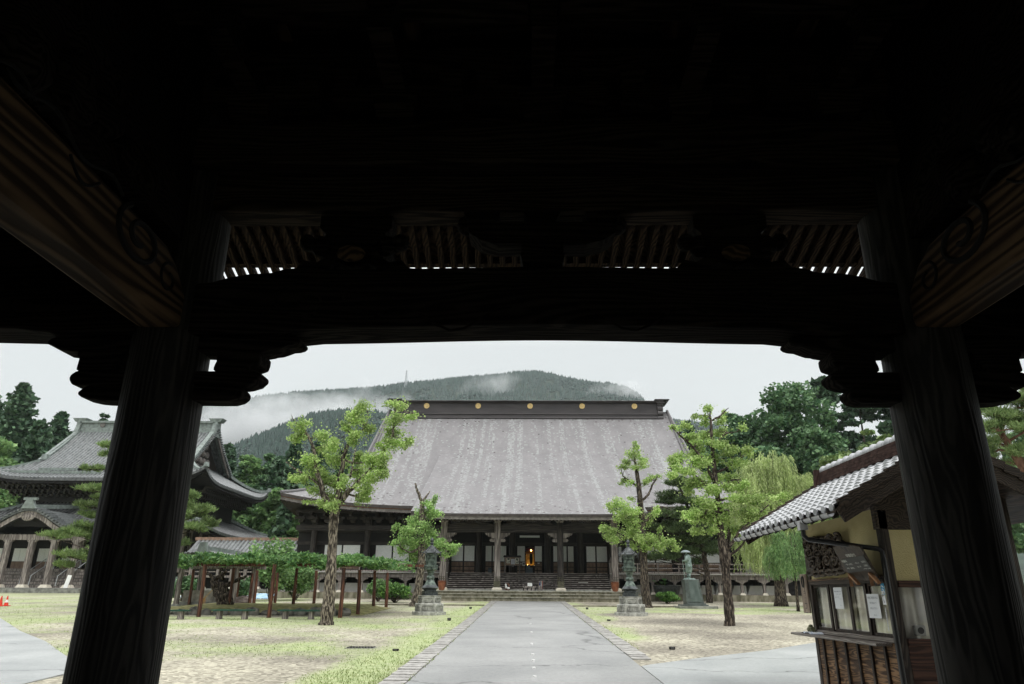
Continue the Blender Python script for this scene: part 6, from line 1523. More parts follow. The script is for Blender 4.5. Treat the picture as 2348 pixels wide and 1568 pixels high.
# ================================================================== LANTERNS
def lantern():
    g = gr(983, 1409); Y = g.y; X = g.x; s = .003017; z0 = gz(Y)
    r = thing('bronze_lantern', 'green bronze lantern on a carved stone base left of the path', 'lantern', (X, Y, z0), 'tall bronze lanterns flanking the path')
    Z = lambda q: z0+(1490-q)*s
    def hexa(name, m, rows, n=6, par=None, sm=False, bev=.0):
        mb = MB(); mb.lathe(X, Y, [(hw*s, Z(q)) for hw, q in rows], n, 0); return build(mb, name, m, par or r, sm, bev)
    ST = mat('lantern_granite', (.20, .20, .18), .85, .4, 5, bump=.4, col2=(.46, .46, .42))
    hexa('foot_slab', ST, [(300, 1500), (300, 1442), (292, 1438)], bev=.01)
    t1 = hexa('stone_tier', ST, [(252, 1437), (252, 1312), (240, 1302)], bev=.01); t2 = hexa('stone_tier', ST, [(205, 1301), (205, 1190), (212, 1186), (212, 1175)], bev=.01)
    for par, hw, qa, qb in ((t1, 252, 1330, 1425), (t2, 205, 1205, 1285)):
        mb = MB()
        for k in range(6):
            a = math.pi/6+k*math.pi/3; ap = hw*s*math.cos(math.pi/6)+.008; c = (X+ap*math.cos(a), Y+ap*math.sin(a)); t_ = (-math.sin(a), math.cos(a)); hw2 = hw*s*.36; hh = (Z(qa)-Z(qb))*.42; zc = (Z(qa)+Z(qb))/2
            pts = [(c[0]+t_[0]*hw2*math.copysign(abs(math.cos(u))**.5, math.cos(u)), c[1]+t_[1]*hw2*math.copysign(abs(math.cos(u))**.5, math.cos(u)), zc+hh*math.copysign(abs(math.sin(u))**.5, math.sin(u))) for u in [q*math.pi/12 for q in range(25)]]
            mb.tube(pts, .020, 5)
            for q in range(-2, 3): mb.tube([(c[0]+t_[0]*hw2*.33*q, c[1]+t_[1]*hw2*.33*q, zc-hh*.75), (c[0]+t_[0]*hw2*.30*q, c[1]+t_[1]*hw2*.30*q, zc+hh*(.75-.15*abs(q)))], .013, 5)
        build(mb, 'carved_panel', STONE, par)
    hexa('bronze_base', DBRONZE, [(150, 1174), (150, 1165), (140, 1160), (140, 1105), (146, 1100)])
    hexa('lotus_ring', DBRONZE, [(115, 1099), (112, 1080), (150, 1052), (158, 1045), (140, 1032), (118, 1005), (110, 998)], 24, sm=True)
    hexa('stem', BRONZE, [(108, 997), (100, 985), (70, 930), (58, 908), (56, 902), (68, 895), (74, 875), (68, 855), (58, 848), (52, 840), (56, 810), (66, 770), (76, 757)], 24, sm=True)
    hexa('platform', BRONZE, [(80, 756), (118, 738), (122, 705), (110, 700), (128, 692), (128, 668), (118, 664)])
    fb = hexa('fire_box', BRONZE, [(92, 663), (90, 545), (102, 535), (104, 470), (98, 462)])
    mb = MB()
    for k in range(6):
        a = math.pi/6+k*math.pi/3; ap = 92*s*.866+.01; c = (X+ap*math.cos(a), Y+ap*math.sin(a)); t_ = (-math.sin(a), math.cos(a)); w2 = .10
        for z_ in (Z(655), Z(595), Z(552)): mb.bar((c[0]-t_[0]*w2, c[1]-t_[1]*w2, z_), (c[0]+t_[0]*w2, c[1]+t_[1]*w2, z_), .025, .03)
        mb.tube([(c[0]+t_[0]*.065*math.cos(u*.5236), c[1]+t_[1]*.065*math.cos(u*.5236), Z(620)+.075*math.sin(u*.5236)) for u in range(13)], .012, 5)
        b = k*math.pi/3; mb.tube([(X+93*s*math.cos(b), Y+93*s*math.sin(b), Z(663)), (X+93*s*math.cos(b), Y+93*s*math.sin(b), Z(545))], .018, 6)
        for q in range(3): mb.sphere((c[0]+t_[0]*(q-1)*.07, c[1]+t_[1]*(q-1)*.07, Z(505)), (.035, .035, .06), 8, 5)
    build(mb, 'lattice', BRONZE, fb)
    rf = hexa('roof', DBRONZE, [(96, 470), (158, 462), (166, 455), (150, 440), (112, 415), (78, 380), (56, 350), (40, 340)])
    mb = MB()
    for k in range(6):
        b = k*math.pi/3; cb, sb = math.cos(b), math.sin(b); mb.tube([(X+q*s*cb, Y+q*s*sb, Z(zz)) for q, zz in ((50, 345), (100, 402), (140, 436), (166, 446), (186, 440), (192, 424), (180, 414), (172, 424))], [.02, .024, .026, .028, .026, .022, .016, .01], 6)
        mb.sphere((X+160*s*cb, Y+160*s*sb, Z(484)), (.045, .045, .07), 8, 6)
    build(mb, 'curled_ridge', DBRONZE, rf)
    hexa('finial', DBRONZE, [(38, 340), (30, 325), (22, 315), (34, 300), (36, 288), (20, 275), (18, 268), (30, 255), (34, 235), (26, 215), (10, 198), (3, 178)], 16, sm=True)
    return r
lan = lantern()
lan2 = copy_tree(lan); g = gr(1447, 1411); lan2.location = (g.x, g.y, gz(g.y)); lan2['label'] = 'green bronze lantern on a carved stone base right of the path'

# ================================================================== STATUE
S4 = lambda x, y: ((2580+x/4.048)/1.7452, (2160+y/4.048)/1.7452)
SY = gr(*S4(770, 1105)).y; sp = at(*S4(735, 1060), SY); us = SY*.945/1621.8/(4.048*1.7452)
sz = lambda y: at(*S4(740, y), SY).z
sxx = lambda x: at(*S4(x, 900), SY).x
pd = thing('statue_pedestal', 'tapered green stone pedestal with inscribed front under the monk statue', 'pedestal', (sp.x, SY, gz(SY)))
mb = MB(); mb.box(sxx(500), sxx(1110), SY-1.0, SY+1.2, gz(SY)-.1, sz(1068)); build(mb, 'base_slab', STONE, pd, bevel=.02)
PG = mat('green_grey_stone', (.045, .056, .051), .45, .3, 3, col2=(.105, .125, .115), spec=.4)
mb = MB(); mb.box(sxx(560), sxx(970), SY-.85, SY+.8, sz(1067), sz(1045)); mb.box(sxx(640), sxx(940), SY-.75, SY+.65, sz(1044), sz(1022)); build(mb, 'step_slab', PG, pd, bevel=.015)
mb = MB(); xa, xb, xc, xd = sxx(640), sxx(915), sxx(628), sxx(862)
mb.add([(xa, SY-.6, sz(1021)), (xb, SY-.6, sz(1021)), (xb, SY+.6, sz(1021)), (xa, SY+.6, sz(1021)), (xc, SY-.5, sz(642)), (xd, SY-.5, sz(642)), (xd, SY+.5, sz(642)), (xc, SY+.5, sz(642))], [(0, 3, 2, 1), (4, 5, 6, 7), (0, 1, 5, 4), (1, 2, 6, 5), (2, 3, 7, 6), (3, 0, 4, 7)])
sh = build(mb, 'shaft', PG, pd, bevel=.02)
mb = MB(); mb.add([(xa+.28, SY-.606, sz(1000)), (xb-.16, SY-.606, sz(1000)), (xd-.12, SY-.512, sz(660)), (xc+.28, SY-.512, sz(660)), (xa+.28, SY-.62, sz(1000)), (xb-.16, SY-.62, sz(1000)), (xd-.12, SY-.526, sz(660)), (xc+.28, SY-.526, sz(660))], [(0, 1, 2, 3), (4, 7, 6, 5), (0, 4, 5, 1), (1, 5, 6, 2), (2, 6, 7, 3), (3, 7, 4, 0)])
build(mb, 'front_panel', mat('polished_panel', (.05, .07, .062), .3, .3, 3, (1, 1, .5), spec=.5, col2=(.10, .125, .115)), sh)
mo = thing('monk_statue', 'bronze statue of a cloaked monk in a wide hat holding a staff', 'statue', (sxx(735), SY, sz(640)))
VERD = mat('verdigris_statue', (.12, .17, .155), .6, .4, 6, col2=(.27, .34, .31), metal=.2, bump=.5, bscale=14)
mb = MB(); mb.lathe(sxx(738), SY, [(.42, sz(641)), (.40, sz(630)), (.30, sz(622))], 20, 0, 1, .8); build(mb, 'plinth', VERD, mo, True)
mb = MB(); cxs = lambda x: sxx(x)
rows = [(738, 540, 42, .6), (736, 520, 50, .6), (742, 470, 54, .62), (742, 420, 55, .62), (738, 370, 54, .64), (735, 320, 53, .66), (733, 280, 50, .7), (731, 250, 44, .7), (728, 236, 30, .7), (718, 228, 18, .9), (712, 220, 17, 1.), (708, 208, 20, 1.), (706, 196, 20, 1.), (706, 184, 12, 1.)]
vs = []; n = 18
for x, y, hw, dp in rows:
    for k in range(n):
        t_ = 2*math.pi*k/n; rr = 1+.035*math.sin(t_*7+y*.05); vs.append((cxs(x)+hw*us*math.cos(t_)*rr, SY+hw*us*dp*1.35*math.sin(t_)*rr, sz(y)))
fs = [(i*n+k, i*n+(k+1) % n, (i+1)*n+(k+1) % n, (i+1)*n+k) for i in range(len(rows)-1) for k in range(n)]+[tuple(range(n-1, -1, -1)), tuple((len(rows)-1)*n+k for k in range(n))]
mb.add(vs, fs)
for dy, x0 in ((-.12, 742), (.12, 726)):                # legs and sandalled feet
    mb.tube([(cxs(x0), SY+dy, sz(545)), (cxs(x0-2), SY+dy, sz(585)), (cxs(x0-2), SY+dy, sz(612))], [.085, .07, .05], 10); mb.tube([(cxs(x0+8), SY+dy, sz(614)), (cxs(x0-16), SY+dy, sz(614)), (cxs(x0-36), SY+dy, sz(619))], [.05, .055, .03], 8)
mb.tube([(cxs(716), SY-.16, sz(270)), (cxs(700), SY-.24, sz(330)), (cxs(676), SY-.18, sz(344)), (cxs(652), SY-.10, sz(340))], [.13, .12, .09, .05], 10)
mb.sphere((cxs(648), SY-.08, sz(341)), (.06, .05, .05), 10, 6)
for q in range(4): mb.tube([(cxs(652), SY-.08, sz(334+q*4)), (cxs(640), SY-.10, sz(334+q*4)), (cxs(639), SY-.05, sz(335+q*4))], .014, 5)
mb.tube([(cxs(722), SY-.30, sz(400)), (cxs(735), SY-.33, sz(440)), (cxs(752), SY-.30, sz(465))], [.05, .11, .02], 8)
mb.tube([(cxs(688), SY-.03, sz(206)), (cxs(683), SY, sz(210)), (cxs(688), SY+.0, sz(213))], [.012, .016, .01], 6)
build(mb, 'body', VERD, mo, 'full')
mb = MB(); mb.lathe(cxs(707), SY, [(.06, sz(204)), (.325, sz(207)), (.335, sz(203)), (.30, sz(190)), (.20, sz(174)), (.09, sz(167)), (.01, sz(165))], 24); build(mb, 'hat', mat('pale_bronze_hat', (.20, .24, .25), .5, .2, 4), mo, True)
mb = MB(); mb.tube([(cxs(642), SY-.08, sz(320)), (cxs(664), SY-.05, sz(622))], .022, 6); build(mb, 'staff', VERD, mo)
# great bronze bowls beside the steps
def bowl(px0, px1, py, lab):
    Y = 63.2; a, b = at(px0, py, Y), at(px1, py, Y); X = (a.x+b.x)/2; R_ = (b.x-a.x)/2; zt = a.z; z0 = HZ+.02
    r = thing('water_bowl', lab, 'bowl', (X, Y, z0)); mb = MB()
    mb.lathe(X, Y, [(R_*.45, z0), (R_*.5, z0+.12), (R_*.55, z0+.2), (R_*.82, z0+(zt-z0)*.45), (R_*.97, z0+(zt-z0)*.85), (R_*1.02, zt-.03), (R_*1.02, zt), (R_*.92, zt), (R_*.9, zt-.1)], 32); build(mb, 'vessel', DBRONZE, r, True)
    mb = MB(); mb.lathe(X, Y, [(.05, zt-.08), (R_*.9, zt-.08), (R_*.9, zt-.06), (.05, zt-.055)], 24); build(mb, 'water', mat('bowl_water', (.03, .04, .03), .1, .1, 2), r)
    return X, Y, zt
for px0, px1, lab, l2 in ((1496, 1560, 'great dark bronze water bowl right of the hall steps behind the low shrub', 'lotus leaves sprouting from the bronze bowl right of the steps'), (862, 928, 'great dark bronze water bowl left of the hall steps behind the round shrub', 'lotus leaves sprouting from the bronze bowl left of the steps')):
    X, Y, zt = bowl(px0, px1, 1342, lab)
    lo = thing('lotus_plant', l2, 'plant', (X-.2, Y, zt-.07)); mb = MB(); m2 = MB()
    for k in range(9):
        dx, dy, h = random.gauss(-.1, .4), random.gauss(0, .3), random.uniform(.15, .5); mb.tube([(X-.2+dx*.4, Y+dy*.4, zt-.07), (X-.2+dx, Y+dy, zt+h)], .012, 5)
        m2.lathe(X-.2+dx, Y+dy, [(.01, zt+h), (.12, zt+h+.03), (.2, zt+h+.06)], 10)
    build(mb, 'stems', L_SHRUB, lo); build(m2, 'leaves', mat('lotus_leaf', (.12, .30, .12), .6, .3, 4, col2=(.3, .5, .25)), lo)

# ================================================================== THINGS ON THE STEPS
z6 = lambda x, y: ((1950+x/6.272)/1.7452, (2150+y/6.272)/1.7452)
def X6(x, y, Y): return at(*z6(x, y), Y)
a, b = X6(885, 1400, 62.0), X6(1215, 1225, 62.0)
ob = thing('offering_box', 'weathered wooden offering box in the middle of the hall steps', 'box', ((a.x+b.x)/2, 62.5, PT+.035))
mb = MB(); mb.box(a.x+.03, b.x-.03, 62.05, 62.58, PT+.04, b.z-.1); build(mb, 'chest', STEPWOOD, ob)
mb = MB()
for k in range(4): x = a.x+.06+(b.x-a.x-.12)*k/3; mb.box(x-.04, x+.04, 62.01, 62.045, PT+.04, b.z-.1)
build(mb, 'corner_strap', DARK, ob)
mb = MB()
for k in range(9): x = a.x+.05+(b.x-a.x-.1)*k/8; mb.box(x-.02, x+.02, 62.02, 62.58, b.z-.095, b.z-.02)
mb.box(a.x, b.x, 61.98, 62.06, b.z-.096, b.z+.01); build(mb, 'slatted_lid', GREYWOOD, ob)
zlid = b.z+.01
def card(xa, ya, xb, yb, Y, name, lab, cat, th=.04, m=None, grp=None):
    p, q = X6(xa, yb, Y), X6(xb, ya, Y); mb = MB(); mb.box(p.x, q.x, Y, Y+th, p.z, q.z); o = build(mb, name, m or WHITE, origin=((p.x+q.x)/2, Y, p.z)); tag(o, lab, cat, grp); return o, p, q
mb = MB(); p, q = X6(1005, 1190, 62), X6(1120, 1155, 62); mb.box(p.x, q.x, 62.0, 62.04, zlid, zlid+.25); mb.box(p.x, q.x, 62.045, 62.3, zlid, zlid+.02); tag(build(mb, 'notice_card', WHITE, origin=(p.x, 62, zlid)), 'white notice card standing on the offering box', 'notice')
p, q = X6(1283, 1340, 62.5), X6(1360, 1100, 62.5)
us_ = thing('umbrella_rack', 'tall grey rack right of the offering box with blue white and red strips', 'rack', ((p.x+q.x)/2, 62.5, PT+.035))
mb = MB(); z0 = PT+.04
for x in (p.x, q.x): mb.box(x-.035, x+.035, 62.45, 62.52, z0, q.z); mb.box(x-.035, x+.035, 62.75, 62.82, z0, q.z)
mb.box(p.x+.036, q.x-.036, 62.45, 62.50, z0+.02, z0+.4); mb.box(p.x+.036, q.x-.036, 62.45, 62.50, q.z-.08, q.z); build(mb, 'frame', GREYWOOD, us_)
for k, c in enumerate(((.05, .08, .35), (.7, .7, .68), (.5, .06, .05))):
    mb = MB(); x = p.x+.10+k*.085; mb.tube([(x, 62.6, z0+.05), (x+.03, 62.6, q.z+.02)], .038, 8); build(mb, 'strip', mat('strip_%s' % ('blue', 'white', 'red')[k], c, .6, .1), us_)
p, q = X6(455, 1345, 62.2), X6(535, 1160, 62.2)
fg = thing('wooden_figure_post', 'small reddish carved post with a white figure at its foot left of the offering box', 'carving', ((p.x+q.x)/2, 62.3, PT+.035)); z0 = PT+.04; xm = (p.x+q.x)/2
RW_ = mat('reddish_carved_wood', (.16, .075, .05), .6, .3, 6)
mb = MB(); mb.box(xm-.17, xm+.2, 62.15, 62.4, z0, z0+.14); mb.frust((xm+.04, 62.28), z0+.141, q.z-.25, (.34, .24), (.26, .2)); mb.sphere((xm+.02, 62.28, q.z-.14), (.2, .14, .17), 12, 8); build(mb, 'post', RW_, fg, True)
mb = MB(); mb.sphere((xm+.01, 62.14, q.z-.14), (.09, .03, .09), 10, 6); build(mb, 'dark_hollow', DARK, fg)
mb = MB(); mb.sphere((xm-.1, 62.1, z0+.28), (.1, .09, .14), 10, 8); mb.sphere((xm-.12, 62.08, z0+.46), (.075, .07, .075), 10, 8); mb.sphere((xm+.1, 62.1, z0+.17), (.13, .1, .09), 10, 8); build(mb, 'white_figure', WHITE, fg, True)
TERRA = mat('brown_glazed_jar', (.19, .065, .03), .3, .25, 4, spec=.5)
for px, lab in ((289, 'brown glazed jar at the foot of the leftmost porch pillar'), (2003, 'brown glazed jar at the foot of the rightmost porch pillar')):
    c = at((1650+px/2.4716)/1.7452, 1355, 61.75); z0 = PT+.002
    jr = thing('glazed_jar', lab, 'jar', (c.x, 61.2, z0)); mb = MB(); mb.lathe(c.x, 61.68, [(.24, z0), (.30, z0+.3), (.33, z0+.55), (.35, z0+.66), (.30, z0+.70), (.35, z0+.74), (.33, z0+.76), (.26, z0+.74), (.25, z0+.5)], 22); build(mb, 'jar', TERRA, jr, True)
    jr.location = (c.x, 61.68, z0); 
    for ch in jr.children: ch.data.transform(Matrix.Translation((0, -.48, 0)))
    mb = MB(); mb.tube([(c.x-.05, 61.68, z0+.5), (c.x-.3, 61.66, z0+.95), (c.x-.28, 61.66, z0+1.02)], .02, 6); build(mb, 'dipper_handle', GREYWOOD, jr)
p, q = X6(415, 858, 67.2), X6(825, 460, 67.2); zf = FL
nb = thing('notice_board', 'roofed wooden notice board with three pinned posters on the porch floor', 'notice board', ((p.x+q.x)/2, 67.3, zf))
mb = MB(); mb.box(p.x+.12, q.x-.12, 67.2, 67.26, X6(0, 690, 67.2).z, X6(0, 495, 67.2).z); build(mb, 'board', BROWN, nb)
mb = MB()
for x in (p.x+.06, q.x-.06): mb.box(x-.055, x+.055, 67.19, 67.29, zf, X6(0, 495, 67.2).z+.02)
mb.box(p.x+.12, q.x-.12, 67.18, 67.29, X6(0, 698, 67.2).z, X6(0, 688, 67.2).z); build(mb, 'frame', GREYWOOD, nb)
mb = MB(); z_ = X6(0, 492, 67.2).z; mb.prism([(p.x-.1, z_), (q.x+.1, z_), (q.x+.02, z_+.16), (p.x-.02, z_+.16)], lambda a, b, d: (a, 67.0+d, b), 0, .5); build(mb, 'roof', DARK, nb)
INK = mat('printed_ink', (.05, .05, .05), .8, .1); INKG = mat('grey_ink', (.22, .22, .24), .8, .1)
for xa, xb, ya, yb, kind in ((478, 570, 510, 648, 0), (590, 683, 540, 675, 1), (694, 788, 515, 657, 0)):
    A, B = X6(xa, yb, 67.19), X6(xb, ya, 67.19); mb = MB(); mb.box(A.x, B.x, 67.185, 67.197, A.z, B.z); po = build(mb, 'poster', mat('poster_paper', (.55, .54, .47), .8, .1) if not kind else mat('bluish_paper', (.50, .52, .58), .8, .05), nb)
    mb = MB()
    if not kind:
        for k in range(16): 
            x = random.uniform(A.x+.04, B.x-.09); z_ = A.z+(B.z-A.z)*random.uniform(.55, .95); mb.box(x, x+.06, 67.17, 67.184, z_-.03, z_+.03)
        for k in range(3): x = A.x+.08+k*.11; mb.box(x, x+.07, 67.17, 67.184, A.z+.06, A.z+.14+.05*k)
    else:
        for k in range(7): z_ = B.z-.08-k*.095; mb.box(A.x+.06, B.x-.06, 67.17, 67.184, z_-.014, z_+.014)
    build(mb, 'print', INK if not kind else INKG, po)
o, p, q = card(875, 615, 943, 715, 71.18, 'poster_stand', 'white poster with dark blotches on the door left of the opening', 'poster', .03); mb = MB()
for k in range(5): x = random.uniform(p.x+.05, q.x-.15); z_ = random.uniform(p.z+.1, q.z-.15); mb.box(x, x+.11, 71.165, 71.179, z_, z_+.1)
build(mb, 'print', INK, o, origin=o.location)
o, p, q = card(1258, 630, 1305, 662, 71.18, 'small_sign', 'small white sign on the door right of the opening', 'sign', .03); mb = MB(); mb.box(p.x+.06, q.x-.06, 71.165, 71.179, p.z+.08, p.z+.13); build(mb, 'print', INK, o, origin=o.location)
o, p, q = card(825, 635, 852, 672, 71.18, 'small_sign', 'tiny white sign between the notice board and the blotched poster', 'sign', .03); mb = MB(); mb.box(p.x+.04, q.x-.04, 71.165, 71.179, p.z+.1, p.z+.18); build(mb, 'print', INK, o, origin=o.location)
SLATE = mat('slate_blue_grey', (.06, .075, .085), .6, .2)
p, q = X6(955, 860, 68.5), X6(1140, 755, 68.5); mb = MB(); mb.box(p.x, q.x, 68.4, 68.9, FL, q.z); r_ = X6(975, 750, 68.5); s_ = X6(1070, 685, 68.5); mb.box(r_.x, s_.x, 68.5, 68.8, q.z+.002, s_.z)
tag(build(mb, 'stepped_box', SLATE, origin=(p.x, 68.5, FL)), 'slate grey stepped box standing before the open doorway', 'box')
p, q = X6(10, 860, 68.5), X6(100, 760, 68.5); mb = MB(); mb.frust(((p.x+q.x)/2, 68.7), FL, q.z, (q.x-p.x, .5), ((q.x-p.x)*.9, .45)); tag(build(mb, 'bin', SLATE, origin=(p.x, 68.7, FL)), 'dark green grey bin on the porch floor beside the second porch pillar', 'bin')
p, q = X6(1235, 915, 67), X6(1255, 770, 67); mb = MB(); mb.tube([((p.x+q.x)/2, 67.2, FL), ((p.x+q.x)/2, 67.2, q.z)], .04, 8); mb.lathe((p.x+q.x)/2, 67.2, [(.15, FL), (.15, FL+.03), (.05, FL+.05)], 12); tag(build(mb, 'rope_post', DARK, origin=((p.x+q.x)/2, 67.2, FL)), 'thin dark post at the top of the steps right of the doorway', 'post')
# small black ground lights and other bits in the court
Z3 = lambda x, y: ((1500+x/1.957)/1.7452, (2350+y/1.957)/1.7452)
for x, y, h, lab in ((748, 168, 16, 'small black ground lamp on the dark edging left of the path'), (580, 260, 22, 'small black ground lamp right beside the left lantern base'), (162, 497, 16, 'small black ground lamp nearest the camera on the left lawn'), (1660, 172, 16, 'small black ground lamp on the dark edging right of the path'), (1830, 263, 13, 'small black ground lamp left of the right lantern base'), (2326, 486, 22, 'small black ground lamp nearest the camera on the right gravel')):
    g = gr(*Z3(x, y)); t_ = at(*Z3(x, y-h), g.y); hh = t_.z-g.z
    gl = thing('ground_lamp', lab, 'lamp', g, 'small black lamps set in the ground'); mb = MB(); mb.frust((g.x, g.y), g.z-.02, g.z+hh, (.14, .14), (.16, .16)); build(mb, 'housing', DARK, gl)
    mb = MB(); mb.box(g.x-.05, g.x+.05, g.y-.086, g.y-.078, g.z+hh*.45, g.z+hh*.8); build(mb, 'lens', mat('lamp_glass', (.12, .12, .12), .2, .1), gl)
for x, y in ((1218, 292), (1225, 357), (1228, 450), (1235, 535), (1240, 583), (1243, 642), (1250, 713)):
    g = gr(*Z3(x, y)); mb = MB(); mb.lathe(g.x, g.y, [(.042, gz(g.y)+.015), (.042, gz(g.y)+.045), (.034, gz(g.y)+.05)], 12); tag(build(mb, 'path_stud', WHITE, origin=g), 'small white stud in the row along the middle of the path', 'stud', 'white studs along the middle of the path')
g = gr(828, 1485); dg = thing('drain_grate', 'dark drain grating in the left lawn near the path', 'grate', g); mb = MB(); mb.box(g.x-.42, g.x+.42, g.y-.28, g.y+.28, g.z-.03, g.z+.012); build(mb, 'frame', STONE, dg); mb = MB()
for k in range(9): x = g.x-.34+k*.085; mb.box(x-.025, x+.025, g.y-.22, g.y+.22, g.z+.013, g.z+.03)
build(mb, 'bars', DARK, dg)
# ================================================================== TICKET BOOTH
BX, BY0, BY1, BXR, RX = 5.30, 11.0, 14.12, 7.2, 6.06
bz0 = gz(12)
booth = thing('ticket_booth', 'small timber ticket booth with glazed tile roof and curtained windows at the right', 'booth', (BX+.9, 12.5, bz0))
OCHRE = mat('ochre_plaster', (.58, .49, .25), .9, .10, 3, bump=.5, bscale=60, col2=(.66, .57, .31))
BDARK = wood('booth_dark_timber', (.020, .014, .011), (.06, .045, .035), 2, ring=8)
BDARKY = wood('booth_dark_rail', (.022, .015, .011), (.075, .052, .036), 1, ring=8)
BPLANK = wood('warm_cedar_plank', (.050, .025, .012), (.27, .155, .075), 1, ring=7, dist=7, bump=.3, warp=1.3)
BRED = wood('reddish_plank', (.035, .014, .009), (.10, .045, .028), 0, ring=7)
SILLM = wood('grey_sill_plank', (.12, .10, .085), (.30, .27, .24), 1, ring=9)
PANT = mat('silver_glazed_tile', (.26, .265, .275), .3, .2, 6, col2=(.40, .405, .415), spec=.7)
REDT = mat('brown_glazed_ridge_tile', (.022, .012, .010), .75, .35, 9, col2=(.060, .036, .030), spec=.08)
def bwood(mb, name, m=BDARK, par=None, bev=.006): return build(mb, name, m, par or booth, bevel=bev)
for y in (BY0+.065, BY1-.065):
    mb = MB(); mb.box(BX-.01, BX+.12, y-.065, y+.065, bz0, 3.27); bwood(mb, 'corner_post')
mb = MB(); mb.box(BXR-.1, BXR+.03, BY0-.01, BY0+.12, bz0, 3.6); bwood(mb, 'corner_post')
mb = MB(); mb.box(BX+.02, BX+.09, BY0+.135, BY1-.135, 2.335, 3.30); build(mb, 'plaster_wall', OCHRE, booth)
mb = MB(); mb.box(BX-.02, BX+.10, BY0+.132, BY1-.132, 2.235, 2.33); bwood(mb, 'head_rail', BDARKY)
mb = MB(); mb.box(BX-.035, BX-.022, BY0+.2, BY1-.1, 2.30, 2.335); bwood(mb, 'rail_trim', BPLANK)
mb = MB(); mb.box(BX+.0, BX+.10, BY0+.132, BY1-.132, 1.405, 1.47); bwood(mb, 'window_sill_rail', SILLM)
# four sliding sashes with curtains
GLASS = bpy.data.materials.new('window_glass'); GLASS.use_nodes = True; t = GLASS.node_tree
tr = N(t, 'ShaderNodeBsdfTransparent'); gl = N(t, 'ShaderNodeBsdfGlossy'); gl.inputs['Roughness'].default_value = .02
fr = N(t, 'ShaderNodeLayerWeight'); fr.inputs[0].default_value = .5; mi = N(t, 'ShaderNodeMixShader')
pw = N(t, 'ShaderNodeMath', operation='POWER'); t.links.new(fr.outputs['Facing'], pw.inputs[0]); pw.inputs[1].default_value = 4
ad = N(t, 'ShaderNodeMath', operation='MULTIPLY_ADD'); t.links.new(pw.outputs[0], ad.inputs[0]); ad.inputs[1].default_value = .6; ad.inputs[2].default_value = .035
t.links.new(ad.outputs[0], mi.inputs[0]); t.links.new(tr.outputs[0], mi.inputs[1]); t.links.new(gl.outputs[0], mi.inputs[2]); t.links.new(mi.outputs[0], t.nodes['Material Output'].inputs['Surface'])
CURT = mat('pale_curtain', (.80, .77, .66), .9, .12, 3); CURTG = mat('grey_curtain', (.60, .58, .52), .9, .12, 3)
for i, (ya, yb) in enumerate(((13.39, 13.97), (12.62, 13.21), (11.95, 12.46), (11.26, 11.82))):
    mb = MB(); xo = BX+.03+(.03 if i % 2 else 0)
    for y0, y1 in ((ya-.085, ya), (yb, yb+.085)): mb.box(xo, xo+.03, y0, y1, 1.475, 2.232)
    mb.box(xo, xo+.03, ya+.001, yb-.001, 1.475, 1.52); mb.box(xo, xo+.03, ya+.001, yb-.001, 2.19, 2.232)
    w_ = bwood(mb, 'window', BDARK, None, .004)
    mb = MB(); mb.box(xo+.012, xo+.016, ya+.001, yb-.001, 1.521, 2.189); build(mb, 'pane', GLASS, w_)
    mb = MB(); sd_ = i*3.1
    mb.grid(lambda u, v: (BX+.135+.026*math.sin(u*15+sd_+v*1.6*math.sin(sd_))+.018*math.sin(u*34+sd_*2+v*1.5)+.014*v*math.sin(u*9+sd_), ya-.06+(yb-ya+.12)*u, 1.49+.74*v), 70, 8); build(mb, 'curtain', CURT, w_, 'full', fixn=False)
mb = MB(); mb.box(BX-.24, BX-.0, 11.2, 14.70, 1.358, 1.40); build(mb, 'counter_shelf', SILLM, booth, bevel=.008)
# planked lower wall and battens
z = 1.395; k = 0
mb = MB()
while z > bz0+.05:
    h = random.uniform(.15, .19); mb.box(BX+.0+.006*(k % 2), BX+.05, BY0+.135, BY1-.135, max(bz0, z-h+.004), z); z -= h; k += 1
build(mb, 'plank_wall', BPLANK, booth)
for k in range(6):
    y = BY0+.42+k*.46; mb = MB(); mb.box(BX-.035, BX-.002, y-.032, y+.032, bz0, 1.356); bwood(mb, 'batten')
# gable front
mb = MB(); mb.box(BX+.125, BXR-.105, BY0+.02, BY0+.09, 2.26, 2.98); build(mb, 'plaster_wall', OCHRE, booth)
mb = MB(); mb.box(BX+.125, BXR-.105, BY0-.02, BY0+.10, 2.165, 2.255); bwood(mb, 'head_rail', BRED)
mb = MB(); mb.box(BX+.125, BXR-.105, BY0-.02, BY0+.10, 1.38, 1.47); bwood(mb, 'head_rail', BRED)
mb = MB(); mb.box(BX+.125, BXR-.105, BY0+.06, BY0+.064, 1.475, 2.162); w_ = build(mb, 'pane', GLASS, booth)
mb = MB(); mb.grid(lambda u, v: (BX+.13+(BXR-BX-.24)*u, BY0+.13+.025*math.sin(u*44+v*1.5)+.012*math.sin(u*91)+.02*(1-v)*math.sin(u*23), 1.47+.70*v), 110, 8); build(mb, 'curtain', CURTG, booth, 'full', fixn=False)
mb = MB()
for k in range(7): mb.box(BX+.125, BXR-.105, BY0+.0+.005*(k % 2), BY0+.05, bz0+.155*k, bz0+.155*(k+1)-.005)
build(mb, 'plank_wall', BRED, booth)
mb = MB(); mb.box(BX+.13, BXR-.11, BY0+.3, BY1-.2, bz0+.02, bz0+.1); mb.box(BXR-.05, BXR, BY0+.13, BY1, bz0, 3.3); mb.box(BX+.1, BXR-.06, BY1-.06, BY1, bz0, 3.3); bwood(mb, 'back_wall')
mb = MB(); mb.box(BX+.1, BXR-.06, BY0+.13, BY1-.07, 2.99, 3.03); bwood(mb, 'inner_ceiling')
slp = (4.19-3.20)/(RX-4.33)
